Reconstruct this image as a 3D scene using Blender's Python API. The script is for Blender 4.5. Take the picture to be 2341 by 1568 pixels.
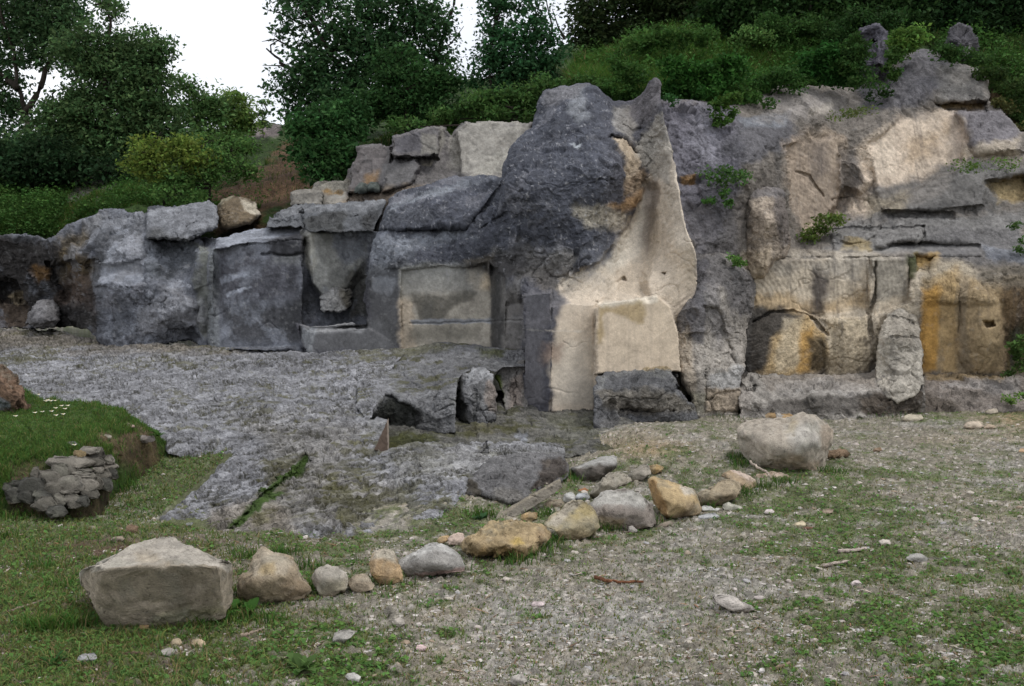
import bpy, math, random
import numpy as np

for o in list(bpy.data.objects):
    bpy.data.objects.remove(o, do_unlink=True)
scene = bpy.context.scene
col = scene.collection
random.seed(7)
rng = np.random.default_rng(7)
R = math.radians

# ------------------------------------------------------------------ camera
# photograph is measured on a 2340 x 1568 sheet; 35 mm lens, eye 1.65 m up, tilted 3.1 deg down
F = 2275.0; CX, CY = 1170.0, 784.0; EYE = 1.65
PITCH = math.atan(124 / F)
cam_d = bpy.data.cameras.new('camera'); cam = bpy.data.objects.new('camera', cam_d); col.objects.link(cam)
cam.location = (0, 0, EYE); cam.rotation_euler = (math.pi / 2 - PITCH, 0, 0)
cam_d.lens = 35.0; cam_d.sensor_width = 36.0; cam_d.clip_start = 0.05; cam_d.clip_end = 2000
scene.camera = cam

# ------------------------------------------------------------------ world, sun, exposure
SUN_EL, SUN_AZ = 64.0, 112.0        # azimuth measured from +Y towards +X : sun is high on the right, a little behind the viewer
world = bpy.data.worlds.new('World'); scene.world = world; world.use_nodes = True
wt = world.node_tree; wt.nodes.clear()
wo = wt.nodes.new('ShaderNodeOutputWorld'); bg = wt.nodes.new('ShaderNodeBackground')
sky = wt.nodes.new('ShaderNodeTexSky'); sky.sky_type = 'NISHITA'; sky.sun_disc = False
sky.sun_elevation = R(SUN_EL); sky.sun_rotation = R(SUN_AZ); sky.air_density = 1.0; sky.dust_density = 2.0
tc = wt.nodes.new('ShaderNodeTexCoord'); cn = wt.nodes.new('ShaderNodeTexNoise')
cn.inputs['Scale'].default_value = 2.2; cn.inputs['Detail'].default_value = 5
cr = wt.nodes.new('ShaderNodeValToRGB')
cr.color_ramp.elements[0].position = 0.30; cr.color_ramp.elements[0].color = (9.6, 10.1, 11.2, 1)
cr.color_ramp.elements[1].position = 0.62; cr.color_ramp.elements[1].color = (12.6, 12.8, 13.2, 1)
mx = wt.nodes.new('ShaderNodeMixRGB'); mx.inputs[0].default_value = 0.9     # a closed, bright cloud deck
wt.links.new(tc.outputs['Generated'], cn.inputs['Vector']); wt.links.new(cn.outputs['Fac'], cr.inputs['Fac'])
wt.links.new(sky.outputs['Color'], mx.inputs[1]); wt.links.new(cr.outputs['Color'], mx.inputs[2])
wt.links.new(mx.outputs['Color'], bg.inputs['Color']); bg.inputs['Strength'].default_value = 0.1
wt.links.new(bg.outputs[0], wo.inputs['Surface'])

sd_ = bpy.data.lights.new('sun', 'SUN'); sun = bpy.data.objects.new('sun', sd_); col.objects.link(sun)
sd_.energy = 1.5; sd_.angle = R(14); sd_.color = (1.0, 0.97, 0.92)
az = R(SUN_AZ); el = R(SUN_EL)
sv = (math.sin(az) * math.cos(el), math.cos(az) * math.cos(el), math.sin(el))   # towards the sun
from mathutils import Vector
sun.rotation_euler = Vector(sv).to_track_quat('Z', 'Y').to_euler()
sun.location = (-20, -20, 40)

scene.view_settings.view_transform = 'Standard'; scene.view_settings.look = 'None'
scene.view_settings.exposure = 0.0; scene.view_settings.gamma = 1.0
scene.cycles.max_bounces = 6; scene.cycles.diffuse_bounces = 3; scene.cycles.transparent_max_bounces = 4
scene.cycles.use_denoising = True

# ------------------------------------------------------------------ numpy helpers
def unproj(px, py, Y):
    px = np.asarray(px, float); py = np.asarray(py, float); Y = np.asarray(Y, float)
    a = (px - CX) / F; b = (CY - py) / F
    dy = math.cos(PITCH) + b * math.sin(PITCH)
    dz = -math.sin(PITCH) + b * math.cos(PITCH)
    k = Y / dy
    return np.stack([a * k, Y + 0 * k, EYE + dz * k], -1)

def proj(P):
    x, y, z = P[..., 0], P[..., 1], P[..., 2] - EYE
    d = np.maximum(y * math.cos(PITCH) - z * math.sin(PITCH), 1e-3)
    u = y * math.sin(PITCH) + z * math.cos(PITCH)
    return CX + F * x / d, CY - F * u / d

def _hash(ix, iy, iz, s):
    n = (ix.astype(np.int64) * 73856093) ^ (iy.astype(np.int64) * 19349663) ^ (iz.astype(np.int64) * 83492791) ^ (s * 2654435761)
    n = n & 0xFFFFFFFF
    n = ((n ^ (n >> 16)) * 0x45d9f3b) & 0xFFFFFFFF
    n = ((n ^ (n >> 16)) * 0x45d9f3b) & 0xFFFFFFFF
    n = n ^ (n >> 16)
    return (n & 0xFFFFFF).astype(np.float64) / float(0x1000000)

def vnoise(P, s=0):
    i = np.floor(P); f = P - i; i = i.astype(np.int64)
    w = f * f * f * (f * (f * 6 - 15) + 10)
    out = 0
    for a in (0, 1):
        wa = w[..., 0] if a else 1 - w[..., 0]
        for b in (0, 1):
            wb = w[..., 1] if b else 1 - w[..., 1]
            for c in (0, 1):
                wc = w[..., 2] if c else 1 - w[..., 2]
                out = out + wa * wb * wc * _hash(i[..., 0] + a, i[..., 1] + b, i[..., 2] + c, s)
    return out * 2 - 1

def fbm(P, s=0, o=4, g=0.5):
    t = 0; a = 1.0; n = 0
    for k in range(o):
        t = t + a * vnoise(P * (2.03 ** k) + 7.3 * k, s + k); n += a; a *= g
    return t / n

def vor(P, s=0):
    """nearest two jittered points: F1, F2, id, vector to the nearest"""
    b = np.floor(P - 0.5).astype(np.int64)
    f1 = np.full(P.shape[:-1], 9.0); f2 = f1.copy(); idn = np.zeros(P.shape[:-1]); v1 = np.zeros(P.shape)
    for a in (0, 1):
        for c in (0, 1):
            for d in (0, 1):
                ix, iy, iz = b[..., 0] + a, b[..., 1] + c, b[..., 2] + d
                q = np.stack([ix + .5 + (_hash(ix, iy, iz, s) - .5) * .8, iy + .5 + (_hash(ix, iy, iz, s + 1) - .5) * .8,
                              iz + .5 + (_hash(ix, iy, iz, s + 2) - .5) * .8], -1)
                v = P - q; r = np.sqrt((v * v).sum(-1)); h = _hash(ix, iy, iz, s + 3)
                near = r < f1
                f2 = np.where(near, f1, np.minimum(f2, r)); f1 = np.where(near, r, f1)
                idn = np.where(near, h, idn); v1 = np.where(near[..., None], v, v1)
    return f1, f2, idn, v1

def facet(P, s=0, k=0.5):
    """broken, planar facets: every cell is a tilted plane"""
    f1, f2, h, v = vor(P + 0.25 * np.stack([vnoise(P * 2, s + 20), vnoise(P * 2, s + 21), vnoise(P * 2, s + 22)], -1), s)
    g = np.stack([np.sin(h * 91.7), np.sin(h * 53.3 + 1), np.sin(h * 77.1 + 2)], -1)
    return (v * g).sum(-1) * k + (np.sin(h * 123.4)) * 0.25

def sstep(a, b, x):
    t = np.clip((x - a) / (b - a), 0, 1); return t * t * (3 - 2 * t)

def sdist(poly, X, Y, margin=None):
    """signed distance (inside positive) to a polygon; far outside the box it is only roughly negative"""
    poly = np.asarray(poly, float); n = len(poly)
    out = np.full(X.shape, -1e3)
    if margin is None: sel = np.ones(X.shape, bool)
    else:
        sel = (X > poly[:, 0].min() - margin) & (X < poly[:, 0].max() + margin) & (Y > poly[:, 1].min() - margin) & (Y < poly[:, 1].max() + margin)
    x = X[sel]; y = Y[sel]
    d2 = np.full(x.shape, 1e12); ins = np.zeros(x.shape, bool)
    for i in range(n):
        ax, ay = poly[i]; bx, by = poly[(i + 1) % n]
        ex, ey = bx - ax, by - ay; L = ex * ex + ey * ey + 1e-9
        t = np.clip(((x - ax) * ex + (y - ay) * ey) / L, 0, 1)
        d2 = np.minimum(d2, (x - ax - t * ex) ** 2 + (y - ay - t * ey) ** 2)
        c = (ay > y) != (by > y)
        ins ^= c & (x < (bx - ax) * (y - ay) / (by - ay + 1e-12) + ax)
    d = np.sqrt(d2); out[sel] = np.where(ins, d, -d)
    return out

def ldist(pts, X, Y, margin=60):
    """distance to a polyline and position along it 0..1"""
    pts = np.asarray(pts, float)
    out = np.full(X.shape, 1e3)
    sel = (X > pts[:, 0].min() - margin) & (X < pts[:, 0].max() + margin) & (Y > pts[:, 1].min() - margin) & (Y < pts[:, 1].max() + margin)
    x = X[sel]; y = Y[sel]; d2 = np.full(x.shape, 1e12)
    for i in range(len(pts) - 1):
        ax, ay = pts[i]; ex, ey = pts[i + 1] - pts[i]; L = ex * ex + ey * ey + 1e-9
        t = np.clip(((x - ax) * ex + (y - ay) * ey) / L, 0, 1)
        d2 = np.minimum(d2, (x - ax - t * ex) ** 2 + (y - ay - t * ey) ** 2)
    out[sel] = np.sqrt(d2); return out

class RBF:
    def __init__(s, pts, vals, kind='tps', scale=100.0, smooth=0.0):
        s.p = np.asarray(pts, float) / scale; s.scale = scale; s.kind = kind
        n = len(s.p); A = s.k(np.linalg.norm(s.p[:, None] - s.p[None], axis=-1)) + np.eye(n) * smooth
        Q = np.concatenate([np.ones((n, 1)), s.p], 1)
        M = np.block([[A, Q], [Q.T, np.zeros((3, 3))]])
        s.w = np.linalg.solve(M, np.concatenate([np.asarray(vals, float), np.zeros(3)]))
    def k(s, r):
        if s.kind == 'lin': return -r
        return r * r * np.log(r + 1e-9)
    def __call__(s, X, Y):
        X = np.asarray(X, float) / s.scale; Y = np.asarray(Y, float) / s.scale
        out = s.w[-3] + s.w[-2] * X + s.w[-1] * Y
        for i, (a, b) in enumerate(s.p):
            out = out + s.w[i] * s.k(np.sqrt((X - a) ** 2 + (Y - b) ** 2))
        return out

def depth_rbf(c, kind='tps', smooth=0.0):
    c = np.asarray(c, float); return RBF(c[:, :2], c[:, 2], kind, 100.0, smooth)

# ------------------------------------------------------------------ object helpers
def tag(o, label=None, cat=None, group=None, kind=None):
    if label: o['label'] = label
    if cat: o['category'] = cat
    if group: o['group'] = group
    if kind: o['kind'] = kind
    return o

def empty(name, loc):
    o = bpy.data.objects.new(name, None); col.objects.link(o); o.location = loc; o.empty_display_size = 0.1
    return o

def mesh_data(name, V, quads=None, tris=None, C=None, mat=None, smooth=True):
    me = bpy.data.meshes.new(name)
    V = np.asarray(V, np.float32)
    q = np.zeros((0, 4), np.int32) if quads is None else np.asarray(quads, np.int32).reshape(-1, 4)
    t = np.zeros((0, 3), np.int32) if tris is None else np.asarray(tris, np.int32).reshape(-1, 3)
    me.vertices.add(len(V)); me.vertices.foreach_set('co', V.ravel())
    nl = q.size + t.size
    me.loops.add(nl); me.loops.foreach_set('vertex_index', np.concatenate([q.ravel(), t.ravel()]))
    me.polygons.add(len(q) + len(t))
    ls = np.concatenate([np.arange(len(q)) * 4, len(q) * 4 + np.arange(len(t)) * 3]).astype(np.int32)
    me.polygons.foreach_set('loop_start', ls)
    me.polygons.foreach_set('use_smooth', np.full(len(q) + len(t), smooth))
    me.update(calc_edges=True)
    if C is not None:
        at = me.attributes.new('Col', 'FLOAT_COLOR', 'POINT')
        c4 = np.ones((len(V), 4), np.float32); C = np.asarray(C); c4[:, :3] = np.clip(C[:, :3], 0.001, 0.95); c4[:, 3] = C[:, 3] if C.shape[1] > 3 else 1.0; at.data.foreach_set('color', c4.ravel())
    if mat: me.materials.append(mat)
    return me

def mesh_obj(name, V, quads=None, tris=None, C=None, mat=None, parent=None, smooth=True, origin=None):
    V = np.asarray(V, float)
    if origin is not None: V = V - np.asarray(origin)
    o = bpy.data.objects.new(name, mesh_data(name, V, quads, tris, C, mat, smooth)); col.objects.link(o)
    if origin is not None and parent is None: o.location = tuple(origin)
    if parent is not None: o.parent = parent
    return o

# ------------------------------------------------------------------ materials
def new_mat(name):
    m = bpy.data.materials.new(name); m.use_nodes = True; n = m.node_tree; n.nodes.clear()
    out = n.nodes.new('ShaderNodeOutputMaterial'); return m, n, out

def rock_mat(name, grain=70, pit=28, strength=0.5, dist=0.02, var=0.45, rough=0.92):
    m, t, out = new_mat(name); N = t.nodes.new; L = t.links.new
    b = N('ShaderNodeBsdfPrincipled'); b.inputs['Roughness'].default_value = rough
    b.inputs['Specular IOR Level'].default_value = 0.18
    a = N('ShaderNodeAttribute'); a.attribute_name = 'Col'
    g = N('ShaderNodeNewGeometry')
    n1 = N('ShaderNodeTexNoise'); n1.inputs['Scale'].default_value = grain; n1.inputs['Detail'].default_value = 6; n1.inputs['Roughness'].default_value = 0.7
    n2 = N('ShaderNodeTexNoise'); n2.inputs['Scale'].default_value = grain * 0.14; n2.inputs['Detail'].default_value = 5; n2.inputs['Roughness'].default_value = 0.65
    v = N('ShaderNodeTexVoronoi'); v.inputs['Scale'].default_value = pit
    L(g.outputs['Position'], n1.inputs['Vector']); L(g.outputs['Position'], n2.inputs['Vector'])
    wv = N('ShaderNodeVectorMath'); wv.operation = 'MULTIPLY_ADD'
    L(n2.outputs['Color'], wv.inputs[0]); wv.inputs[1].default_value = (0.08,) * 3; L(g.outputs['Position'], wv.inputs[2])
    L(wv.outputs[0], v.inputs['Vector'])
    r1 = N('ShaderNodeMapRange'); r1.inputs[1].default_value = 0.25; r1.inputs[2].default_value = 0.75
    r1.inputs[3].default_value = 1 - var; r1.inputs[4].default_value = 1 + var; L(n1.outputs['Fac'], r1.inputs[0])
    r2 = N('ShaderNodeMapRange'); r2.inputs[1].default_value = 0.3; r2.inputs[2].default_value = 0.7
    r2.inputs[3].default_value = 1 - var * .7; r2.inputs[4].default_value = 1 + var * .7; L(n2.outputs['Fac'], r2.inputs[0])
    mm = N('ShaderNodeMath'); mm.operation = 'MULTIPLY'; L(r1.outputs[0], mm.inputs[0]); L(r2.outputs[0], mm.inputs[1])
    vm = N('ShaderNodeVectorMath'); vm.operation = 'SCALE'; L(a.outputs['Color'], vm.inputs[0])
    ma = N('ShaderNodeMapRange'); ma.inputs[3].default_value = 0.3; L(a.outputs['Alpha'], ma.inputs[0]); ms_ = N('ShaderNodeMath'); ms_.operation = 'SUBTRACT'; L(mm.outputs[0], ms_.inputs[0]); ms_.inputs[1].default_value = 1.0
    mf = N('ShaderNodeMath'); mf.operation = 'MULTIPLY_ADD'; L(ms_.outputs[0], mf.inputs[0]); L(ma.outputs[0], mf.inputs[1]); mf.inputs[2].default_value = 1.0; L(mf.outputs[0], vm.inputs['Scale'])
    # crisp dark pits and pale chips
    n3 = N('ShaderNodeTexNoise'); n3.inputs['Scale'].default_value = grain * 0.33; n3.inputs['Detail'].default_value = 8; n3.inputs['Roughness'].default_value = 0.75; L(g.outputs['Position'], n3.inputs['Vector'])
    r3 = N('ShaderNodeMapRange'); r3.inputs[1].default_value = 0.34; r3.inputs[2].default_value = 0.42; r3.inputs[3].default_value = 0.42; r3.inputs[4].default_value = 1.0; L(n3.outputs['Fac'], r3.inputs[0])
    r4 = N('ShaderNodeMapRange'); r4.inputs[1].default_value = 0.60; r4.inputs[2].default_value = 0.70; r4.inputs[3].default_value = 1.0; r4.inputs[4].default_value = 1.55; L(n3.outputs['Fac'], r4.inputs[0])
    m3 = N('ShaderNodeMath'); m3.operation = 'MULTIPLY'; L(r3.outputs[0], m3.inputs[0]); L(r4.outputs[0], m3.inputs[1])
    mxs = N('ShaderNodeMath'); mxs.operation = 'MULTIPLY_ADD'; sb = N('ShaderNodeMath'); sb.operation = 'SUBTRACT'; L(m3.outputs[0], sb.inputs[0]); sb.inputs[1].default_value = 1.0
    L(sb.outputs[0], mxs.inputs[0]); L(a.outputs['Alpha'], mxs.inputs[1]); mxs.inputs[2].default_value = 1.0
    vm2 = N('ShaderNodeVectorMath'); vm2.operation = 'SCALE'; L(vm.outputs[0], vm2.inputs[0]); L(mxs.outputs[0], vm2.inputs['Scale'])
    L(vm2.outputs[0], b.inputs['Base Color'])
    pr = N('ShaderNodeMapRange'); pr.inputs[1].default_value = 0.0; pr.inputs[2].default_value = 0.45; pr.inputs[3].default_value = 0; pr.inputs[4].default_value = 1
    L(v.outputs['Distance'], pr.inputs[0])
    h = N('ShaderNodeMath'); h.operation = 'MULTIPLY_ADD'; L(pr.outputs[0], h.inputs[0]); h.inputs[1].default_value = 0.45; L(n1.outputs['Fac'], h.inputs[2])
    h2 = N('ShaderNodeMath'); h2.operation = 'MULTIPLY_ADD'; L(n2.outputs['Fac'], h2.inputs[0]); h2.inputs[1].default_value = 1.3; hp = N('ShaderNodeMath'); hp.operation = 'MULTIPLY_ADD'; L(r3.outputs[0], hp.inputs[0]); hp.inputs[1].default_value = 0.9; L(h.outputs[0], hp.inputs[2]); L(hp.outputs[0], h2.inputs[2])
    st = N('ShaderNodeMath'); st.operation = 'MULTIPLY'; L(a.outputs['Alpha'], st.inputs[0]); st.inputs[1].default_value = strength
    bp = N('ShaderNodeBump'); L(st.outputs[0], bp.inputs['Strength']); bp.inputs['Distance'].default_value = dist
    L(h2.outputs[0], bp.inputs['Height']); L(bp.outputs[0], b.inputs['Normal']); L(b.outputs[0], out.inputs['Surface'])
    return m

def attr_mat(name, rough=0.8, transl=0.0, spec=0.2):
    m, t, out = new_mat(name); N = t.nodes.new; L = t.links.new
    b = N('ShaderNodeBsdfPrincipled'); b.inputs['Roughness'].default_value = rough; b.inputs['Specular IOR Level'].default_value = spec
    a = N('ShaderNodeAttribute'); a.attribute_name = 'Col'; L(a.outputs['Color'], b.inputs['Base Color'])
    if transl > 0:
        tr = N('ShaderNodeBsdfTranslucent'); L(a.outputs['Color'], tr.inputs['Color'])
        x = N('ShaderNodeMixShader'); x.inputs[0].default_value = transl
        L(b.outputs[0], x.inputs[1]); L(tr.outputs[0], x.inputs[2]); L(x.outputs[0], out.inputs['Surface'])
    else: L(b.outputs[0], out.inputs['Surface'])
    return m

M_CLIFF = rock_mat('weathered_limestone', 55, 24, 0.7, 0.025, 0.42)
M_SLAB = rock_mat('pitted_bedrock', 75, 22, 0.9, 0.03, 0.5)
M_STONE = rock_mat('boulder_stone', 110, 55, 0.6, 0.012, 0.3)
M_SOIL = rock_mat('stony_soil', 120, 70, 0.9, 0.015, 0.6)
M_HILL = rock_mat('hillside_earth', 30, 10, 0.9, 0.05, 0.6)
M_CHIP = attr_mat('stone_chip', 0.9, 0, 0.15)
M_GRASS = attr_mat('grass_blade', 0.7, 0.35, 0.1)
M_LEAF = attr_mat('leaf', 0.7, 0.38, 0.1)
M_BARK = rock_mat('bark', 60, 30, 0.8, 0.02, 0.5)
M_PETAL = attr_mat('petal', 0.7, 0.2)

# palette (albedo)
DG = (.075, .076, .088); MG = (.135, .137, .148); LG = (.25, .255, .27); PG = (.125, .12, .145)
TAN = (.47, .38, .29); PALE = (.50, .45, .385); OCH = (.43, .28, .115); BRN = (.13, .085, .05); BLK = (.035, .035, .035)
MOSS = (.075, .085, .018); GREEN = (.045, .085, .02)

# ------------------------------------------------------------------ painting
def paint_patches(PX, PY, P, base, patches, seed=0, na=10, ns=1.6):
    """stains, rock colours, painted light and shade as patches with ragged edges, fixed on the surface"""
    C = np.empty(PX.shape + (3,)); C[:] = base
    n = fbm(P * ns, seed, 5, 0.6) * 2.2
    n2 = fbm(P * ns * 5, seed + 9, 3, 0.6)
    for p in patches:
        poly, c = p[0], p[1]; soft = p[2] if len(p) > 2 else 10; st = p[3] if len(p) > 3 else 1.0; k = p[4] if len(p) > 4 else na
        sd = sdist(poly, PX, PY, soft * 2 + k * 3) + n * k + n2 * k * 0.5
        a = sstep(-soft, soft, sd) * st
        C = C + (np.asarray(c) - C) * a[..., None]
    return C

def mottle(C, P, seed=0, amt=0.22, light=0.12):
    lo = fbm(P * 1.3, seed + 50, 4, 0.6); hi = fbm(P * 9, seed + 60, 4, 0.65)
    C = C * (1 + amt * 1.6 * lo + amt * 1.8 * hi + amt * 1.5 * fbm(P * 30, seed + 65, 3, .7))[..., None]
    sp = sstep(0.30, 0.55, fbm(P * 14, seed + 70, 3, 0.6)) * light      # pale lichen and chip scars
    return C + (np.array((.42, .42, .42)) - C) * sp[..., None]

def streaks(C, P, seed, amt, c=(.05, .05, .055)):
    q = P * np.array([7.0, 0.6, 0.55]); s = sstep(0.0, 0.55, fbm(q + 1.5 * fbm(P * np.array([2.5, .3, .2]), seed + 82, 3)[..., None], seed + 80, 5, 0.7)) * amt * sstep(-.25, .3, fbm(P * .9, seed + 81, 3))
    return C + (np.array(c) - C) * s[..., None]

# ------------------------------------------------------------------ relief: a rock face or bank with real depth, outline and thickness
class Relief:
    pass

def relief(name, poly, depth, paint, step=(2.1, 2.1), rim=1.2, edge=(5, 0.05), round_w=8, round_d=0.12, disp=None, feats=(), mat=None, seed=0, build=True, parent=None, fine=1.0, planes=(), zdrop=0.0, zmask=lambda x, y: 1.0):
    poly = np.asarray(poly, float)
    x0, y0 = poly.min(0) - 8; x1, y1 = poly.max(0) + 8
    xs = np.arange(x0, x1, step[0]); ys = np.arange(y0, y1, step[1]); PX, PY = np.meshgrid(xs, ys)
    q = np.stack([PX * edge[1], PY * edge[1], 0 * PX + seed], -1)
    wx = PX + edge[0] * fbm(q, seed + 1, 3, 0.6) * 1.5; wy = PY + edge[0] * fbm(q, seed + 5, 3, 0.6) * 1.5
    sd = sdist(poly, wx, wy)
    # snap the outermost ring of kept vertices onto the outline
    gy, gx = np.gradient(sd, step[1], step[0]); gl = np.sqrt(gx * gx + gy * gy) + 1e-6
    lim = 0.95 * max(step)
    keep = sd > -lim
    mv = np.where((sd < 0) & keep, -sd, 0)
    PX = PX + np.clip(gx / gl * mv, -lim, lim); PY = PY + np.clip(gy / gl * mv, -lim, lim)
    sdc = np.maximum(sd, 0)
    Y = depth(wx * 0.5 + PX * 0.5, wy * 0.5 + PY * 0.5)
    flat = np.zeros(PX.shape)
    for pp in planes:                        # quarry-cut faces: flat planes with crisp borders
        pl, cp = pp[0], np.asarray(pp[1], float); so = pp[2] if len(pp) > 2 else 2.0
        A = np.concatenate([np.ones((len(cp), 1)), cp[:, :2]], 1); k = np.linalg.lstsq(A, cp[:, 2], rcond=None)[0]
        sdp = sdist(pl, wx * .4 + PX * .6, wy * .4 + PY * .6, so * 3 + 6); a = sstep(-so, so, sdp)
        Y = Y + (k[0] + k[1] * PX + k[2] * PY - Y) * a; flat = np.maximum(flat, sstep(-2, 10, sdp))
    for f in feats: Y = f(Y, wx, wy, PX, PY)
    t = 1 - np.clip(sdc / round_w, 0, 1); Y = Y + round_d * (1 - np.sqrt(np.clip(1 - t * t, 0, 1)))
    P = unproj(PX, PY, Y)
    du = np.gradient(P, axis=1); dv = np.gradient(P, axis=0)
    Nn = np.cross(du, -dv); Nn /= np.linalg.norm(Nn, axis=-1, keepdims=True) + 1e-9
    Nn *= np.where((Nn * (np.array([0, 0, EYE]) - P)).sum(-1) < 0, -1, 1)[..., None]
    if disp is not None:
        D = disp(P, wx, wy, Nn) * (.35 + .65 * sstep(0, 16, sdc)) * (1 - .72 * flat); fn = fine(wx, wy) if callable(fine) else fine; crk = sstep(.022, .0, np.abs(fbm(P * np.array([1.1, 1.1, 1.5]), seed + 44, 4, .55))) * sstep(-.05, .2, fbm(P * 1.4, seed + 45, 2)); D = D - .045 * crk * np.clip(fn, .3, 1) * (1 - .5 * flat); D = D + fn * (1 - .45 * flat) * (.010 * fbm(P * 24, seed + 40, 3, .7) - .016 * sstep(.30, .12, vor(P * 13 + .4 * fbm(P * 9, seed + 41, 2)[..., None], seed + 42)[0]) * sstep(-.1, .3, fbm(P * 2, seed + 43, 3))) * sstep(0, 10, sdc); P = P + Nn * D[..., None]
    if zdrop: P[..., 2] -= zdrop * zmask(wx, wy) * (1 - np.clip(sdc / round_w, 0, 1)) ** 2
    C = paint(wx, wy, P, Nn); C = np.concatenate([C, ((.25 + .75 * np.clip(fn, 0, 1)) * (1 - .6 * flat) * np.ones(PX.shape))[..., None]], -1)   # alpha: how coarse the grain is
    r = Relief(); r.PX, r.PY, r.P, r.N, r.sd, r.x0, r.y0, r.step = PX, PY, P, Nn, sd, x0, y0, step
    idx = -np.ones(PX.shape, np.int64); idx[keep] = np.arange(keep.sum())
    k4 = keep[:-1, :-1] & keep[1:, :-1] & keep[:-1, 1:] & keep[1:, 1:]
    k4 &= ~((sd[:-1, :-1] < 0) & (sd[1:, :-1] < 0) & (sd[:-1, 1:] < 0) & (sd[1:, 1:] < 0))
    q4 = np.stack([idx[:-1, :-1], idx[1:, :-1], idx[1:, 1:], idx[:-1, 1:]], -1)[k4]
    V = P[keep]; Cc = C[keep]
    # thickness: boundary edges run back into the ground or hill
    e = np.concatenate([q4[:, [0, 1]], q4[:, [1, 2]], q4[:, [2, 3]], q4[:, [3, 0]]])
    key = np.minimum(e[:, 0], e[:, 1]) * (len(V) + 1) + np.maximum(e[:, 0], e[:, 1])
    u, inv, cnt = np.unique(key, return_inverse=True, return_counts=True)
    be = e[cnt[inv] == 1]
    bv = np.unique(be); mp = -np.ones(len(V), np.int64); mp[bv] = len(V) + np.arange(len(bv))
    ray = V[bv] - np.array([0, 0, EYE]); ray /= np.linalg.norm(ray, axis=1, keepdims=True)
    mp2 = mp.copy(); mp2[bv] += len(bv)
    jit = 0.85 + 0.3 * _hash(bv, bv * 0, bv * 0, seed)
    V2 = V[bv] + ray * (rim * 0.5 * jit)[:, None]; V3 = V[bv] + ray * rim
    rq = np.concatenate([np.stack([be[:, 1], be[:, 0], mp[be[:, 0]], mp[be[:, 1]]], -1), np.stack([mp[be[:, 1]], mp[be[:, 0]], mp2[be[:, 0]], mp2[be[:, 1]]], -1)])
    V = np.concatenate([V, V2, V3]); Cc = np.concatenate([Cc, Cc[bv], Cc[bv]])
    used = np.unique(np.concatenate([q4.ravel(), rq.ravel()])); re = np.zeros(len(V), np.int64); re[used] = np.arange(len(used))
    if build:
        Vb = V[used]; org = (Vb[:, 0].mean(), Vb[:, 1].mean(), Vb[:, 2].min())
        r.obj = mesh_obj(name, Vb, re[np.concatenate([q4, rq])], None, Cc[used], mat or M_CLIFF, parent, True, None if parent else org)
    def at(px, py):
        i = np.clip(np.round((np.asarray(px) - r.x0) / step[0]).astype(int), 0, PX.shape[1] - 1)
        j = np.clip(np.round((np.asarray(py) - r.y0) / step[1]).astype(int), 0, PX.shape[0] - 1)
        return P[j, i], Nn[j, i], sd[j, i]
    r.at = at
    return r

def step_feat(poly, d, soft=3.0, warp=0):
    def f(Y, wx, wy, PX, PY):
        return Y + d * sstep(-soft, soft, sdist(poly, wx, wy, soft * 2 + 4))
    return f

def ramp_feat(poly, fn, soft=3.0):
    """inside the polygon the depth is replaced by fn(px, py)"""
    def f(Y, wx, wy, PX, PY):
        a = sstep(-soft, soft, sdist(poly, wx, wy, soft * 2 + 4)); return Y + (fn(wx, wy) - Y) * a
    return f

def crack(pts, w=3.0, d=0.15):
    def f(Y, wx, wy, PX, PY):
        r = ldist(pts, wx, wy); return Y + d * np.exp(-(r / w) ** 2)
    return f

def bulge(cx, cy, rx, ry, d, p=1.0):
    def f(Y, wx, wy, PX, PY):
        r = ((wx - cx) / rx) ** 2 + ((wy - cy) / ry) ** 2; return Y - d * np.clip(1 - r, 0, 1) ** p
    return f

def rough(a=0.06, f=0.05, g=0.02, fs=1.6, seed=0, mask=None):
    """general broken rock: broad swells, planar facets, grain"""
    def d(P, wx, wy, N):
        v = a * fbm(P * 1.1, seed, 4, 0.5) + f * facet(P * fs, seed + 3, 0.9) + f * 0.45 * facet(P * fs * 3.1, seed + 30, 0.9) + g * fbm(P * 11, seed + 7, 4, 0.65)
        if mask is not None: v = v * mask(wx, wy)
        return v
    return d

# ================================================================== GROUND
SL = [(-450, 745, 18.9), (-450, 955, 10.5), (-30, 745, 18.6), (220, 770, 16.6), (480, 790, 15.0), (700, 800, 14.3), (900, 795, 14.0), (1000, 815, 13.3), (1190, 826, 12.7), (0, 850, 13.0), (300, 890, 11.5), (600, 900, 11.2), (850, 905, 11.0), (1000, 895, 11.15), (1190, 880, 11.5),
      (380, 960, 10.0), (600, 1000, 9.4), (842, 957, 10.0), (850, 1030, 9.05), (1100, 1010, 9.35), (1320, 1005, 9.4), (530, 1030, 9.0), (700, 1100, 8.05), (1000, 1100, 8.0), (520, 1212, 6.98), (900, 1218, 6.9), (350, 1192, 7.22), (1065, 1130, 7.62), (1290, 1055, 8.75), (-30, 960, 10.2), (1400, 980, 9.9)]
slab_d = depth_rbf(SL, 'tps', 0.003)
gp = []      # (x, y, z)
def gpix(px, py, Y):
    p = unproj(px, py, Y); gp.append((p[0], p[1], p[2]))
for x, y in ((-4, 2), (0, 2), (4, 2), (-3, 4), (0, 4), (3, 4), (-2, 5.5), (1, 5.6), (3.5, 6), (0, 6.6), (2, 7.5), (5, 8), (4, 9.5), (7, 6), (-6, 3), (-3.2, 6.0), (-5, 5.5)):
    gp.append((x, y, 0.0))
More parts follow.
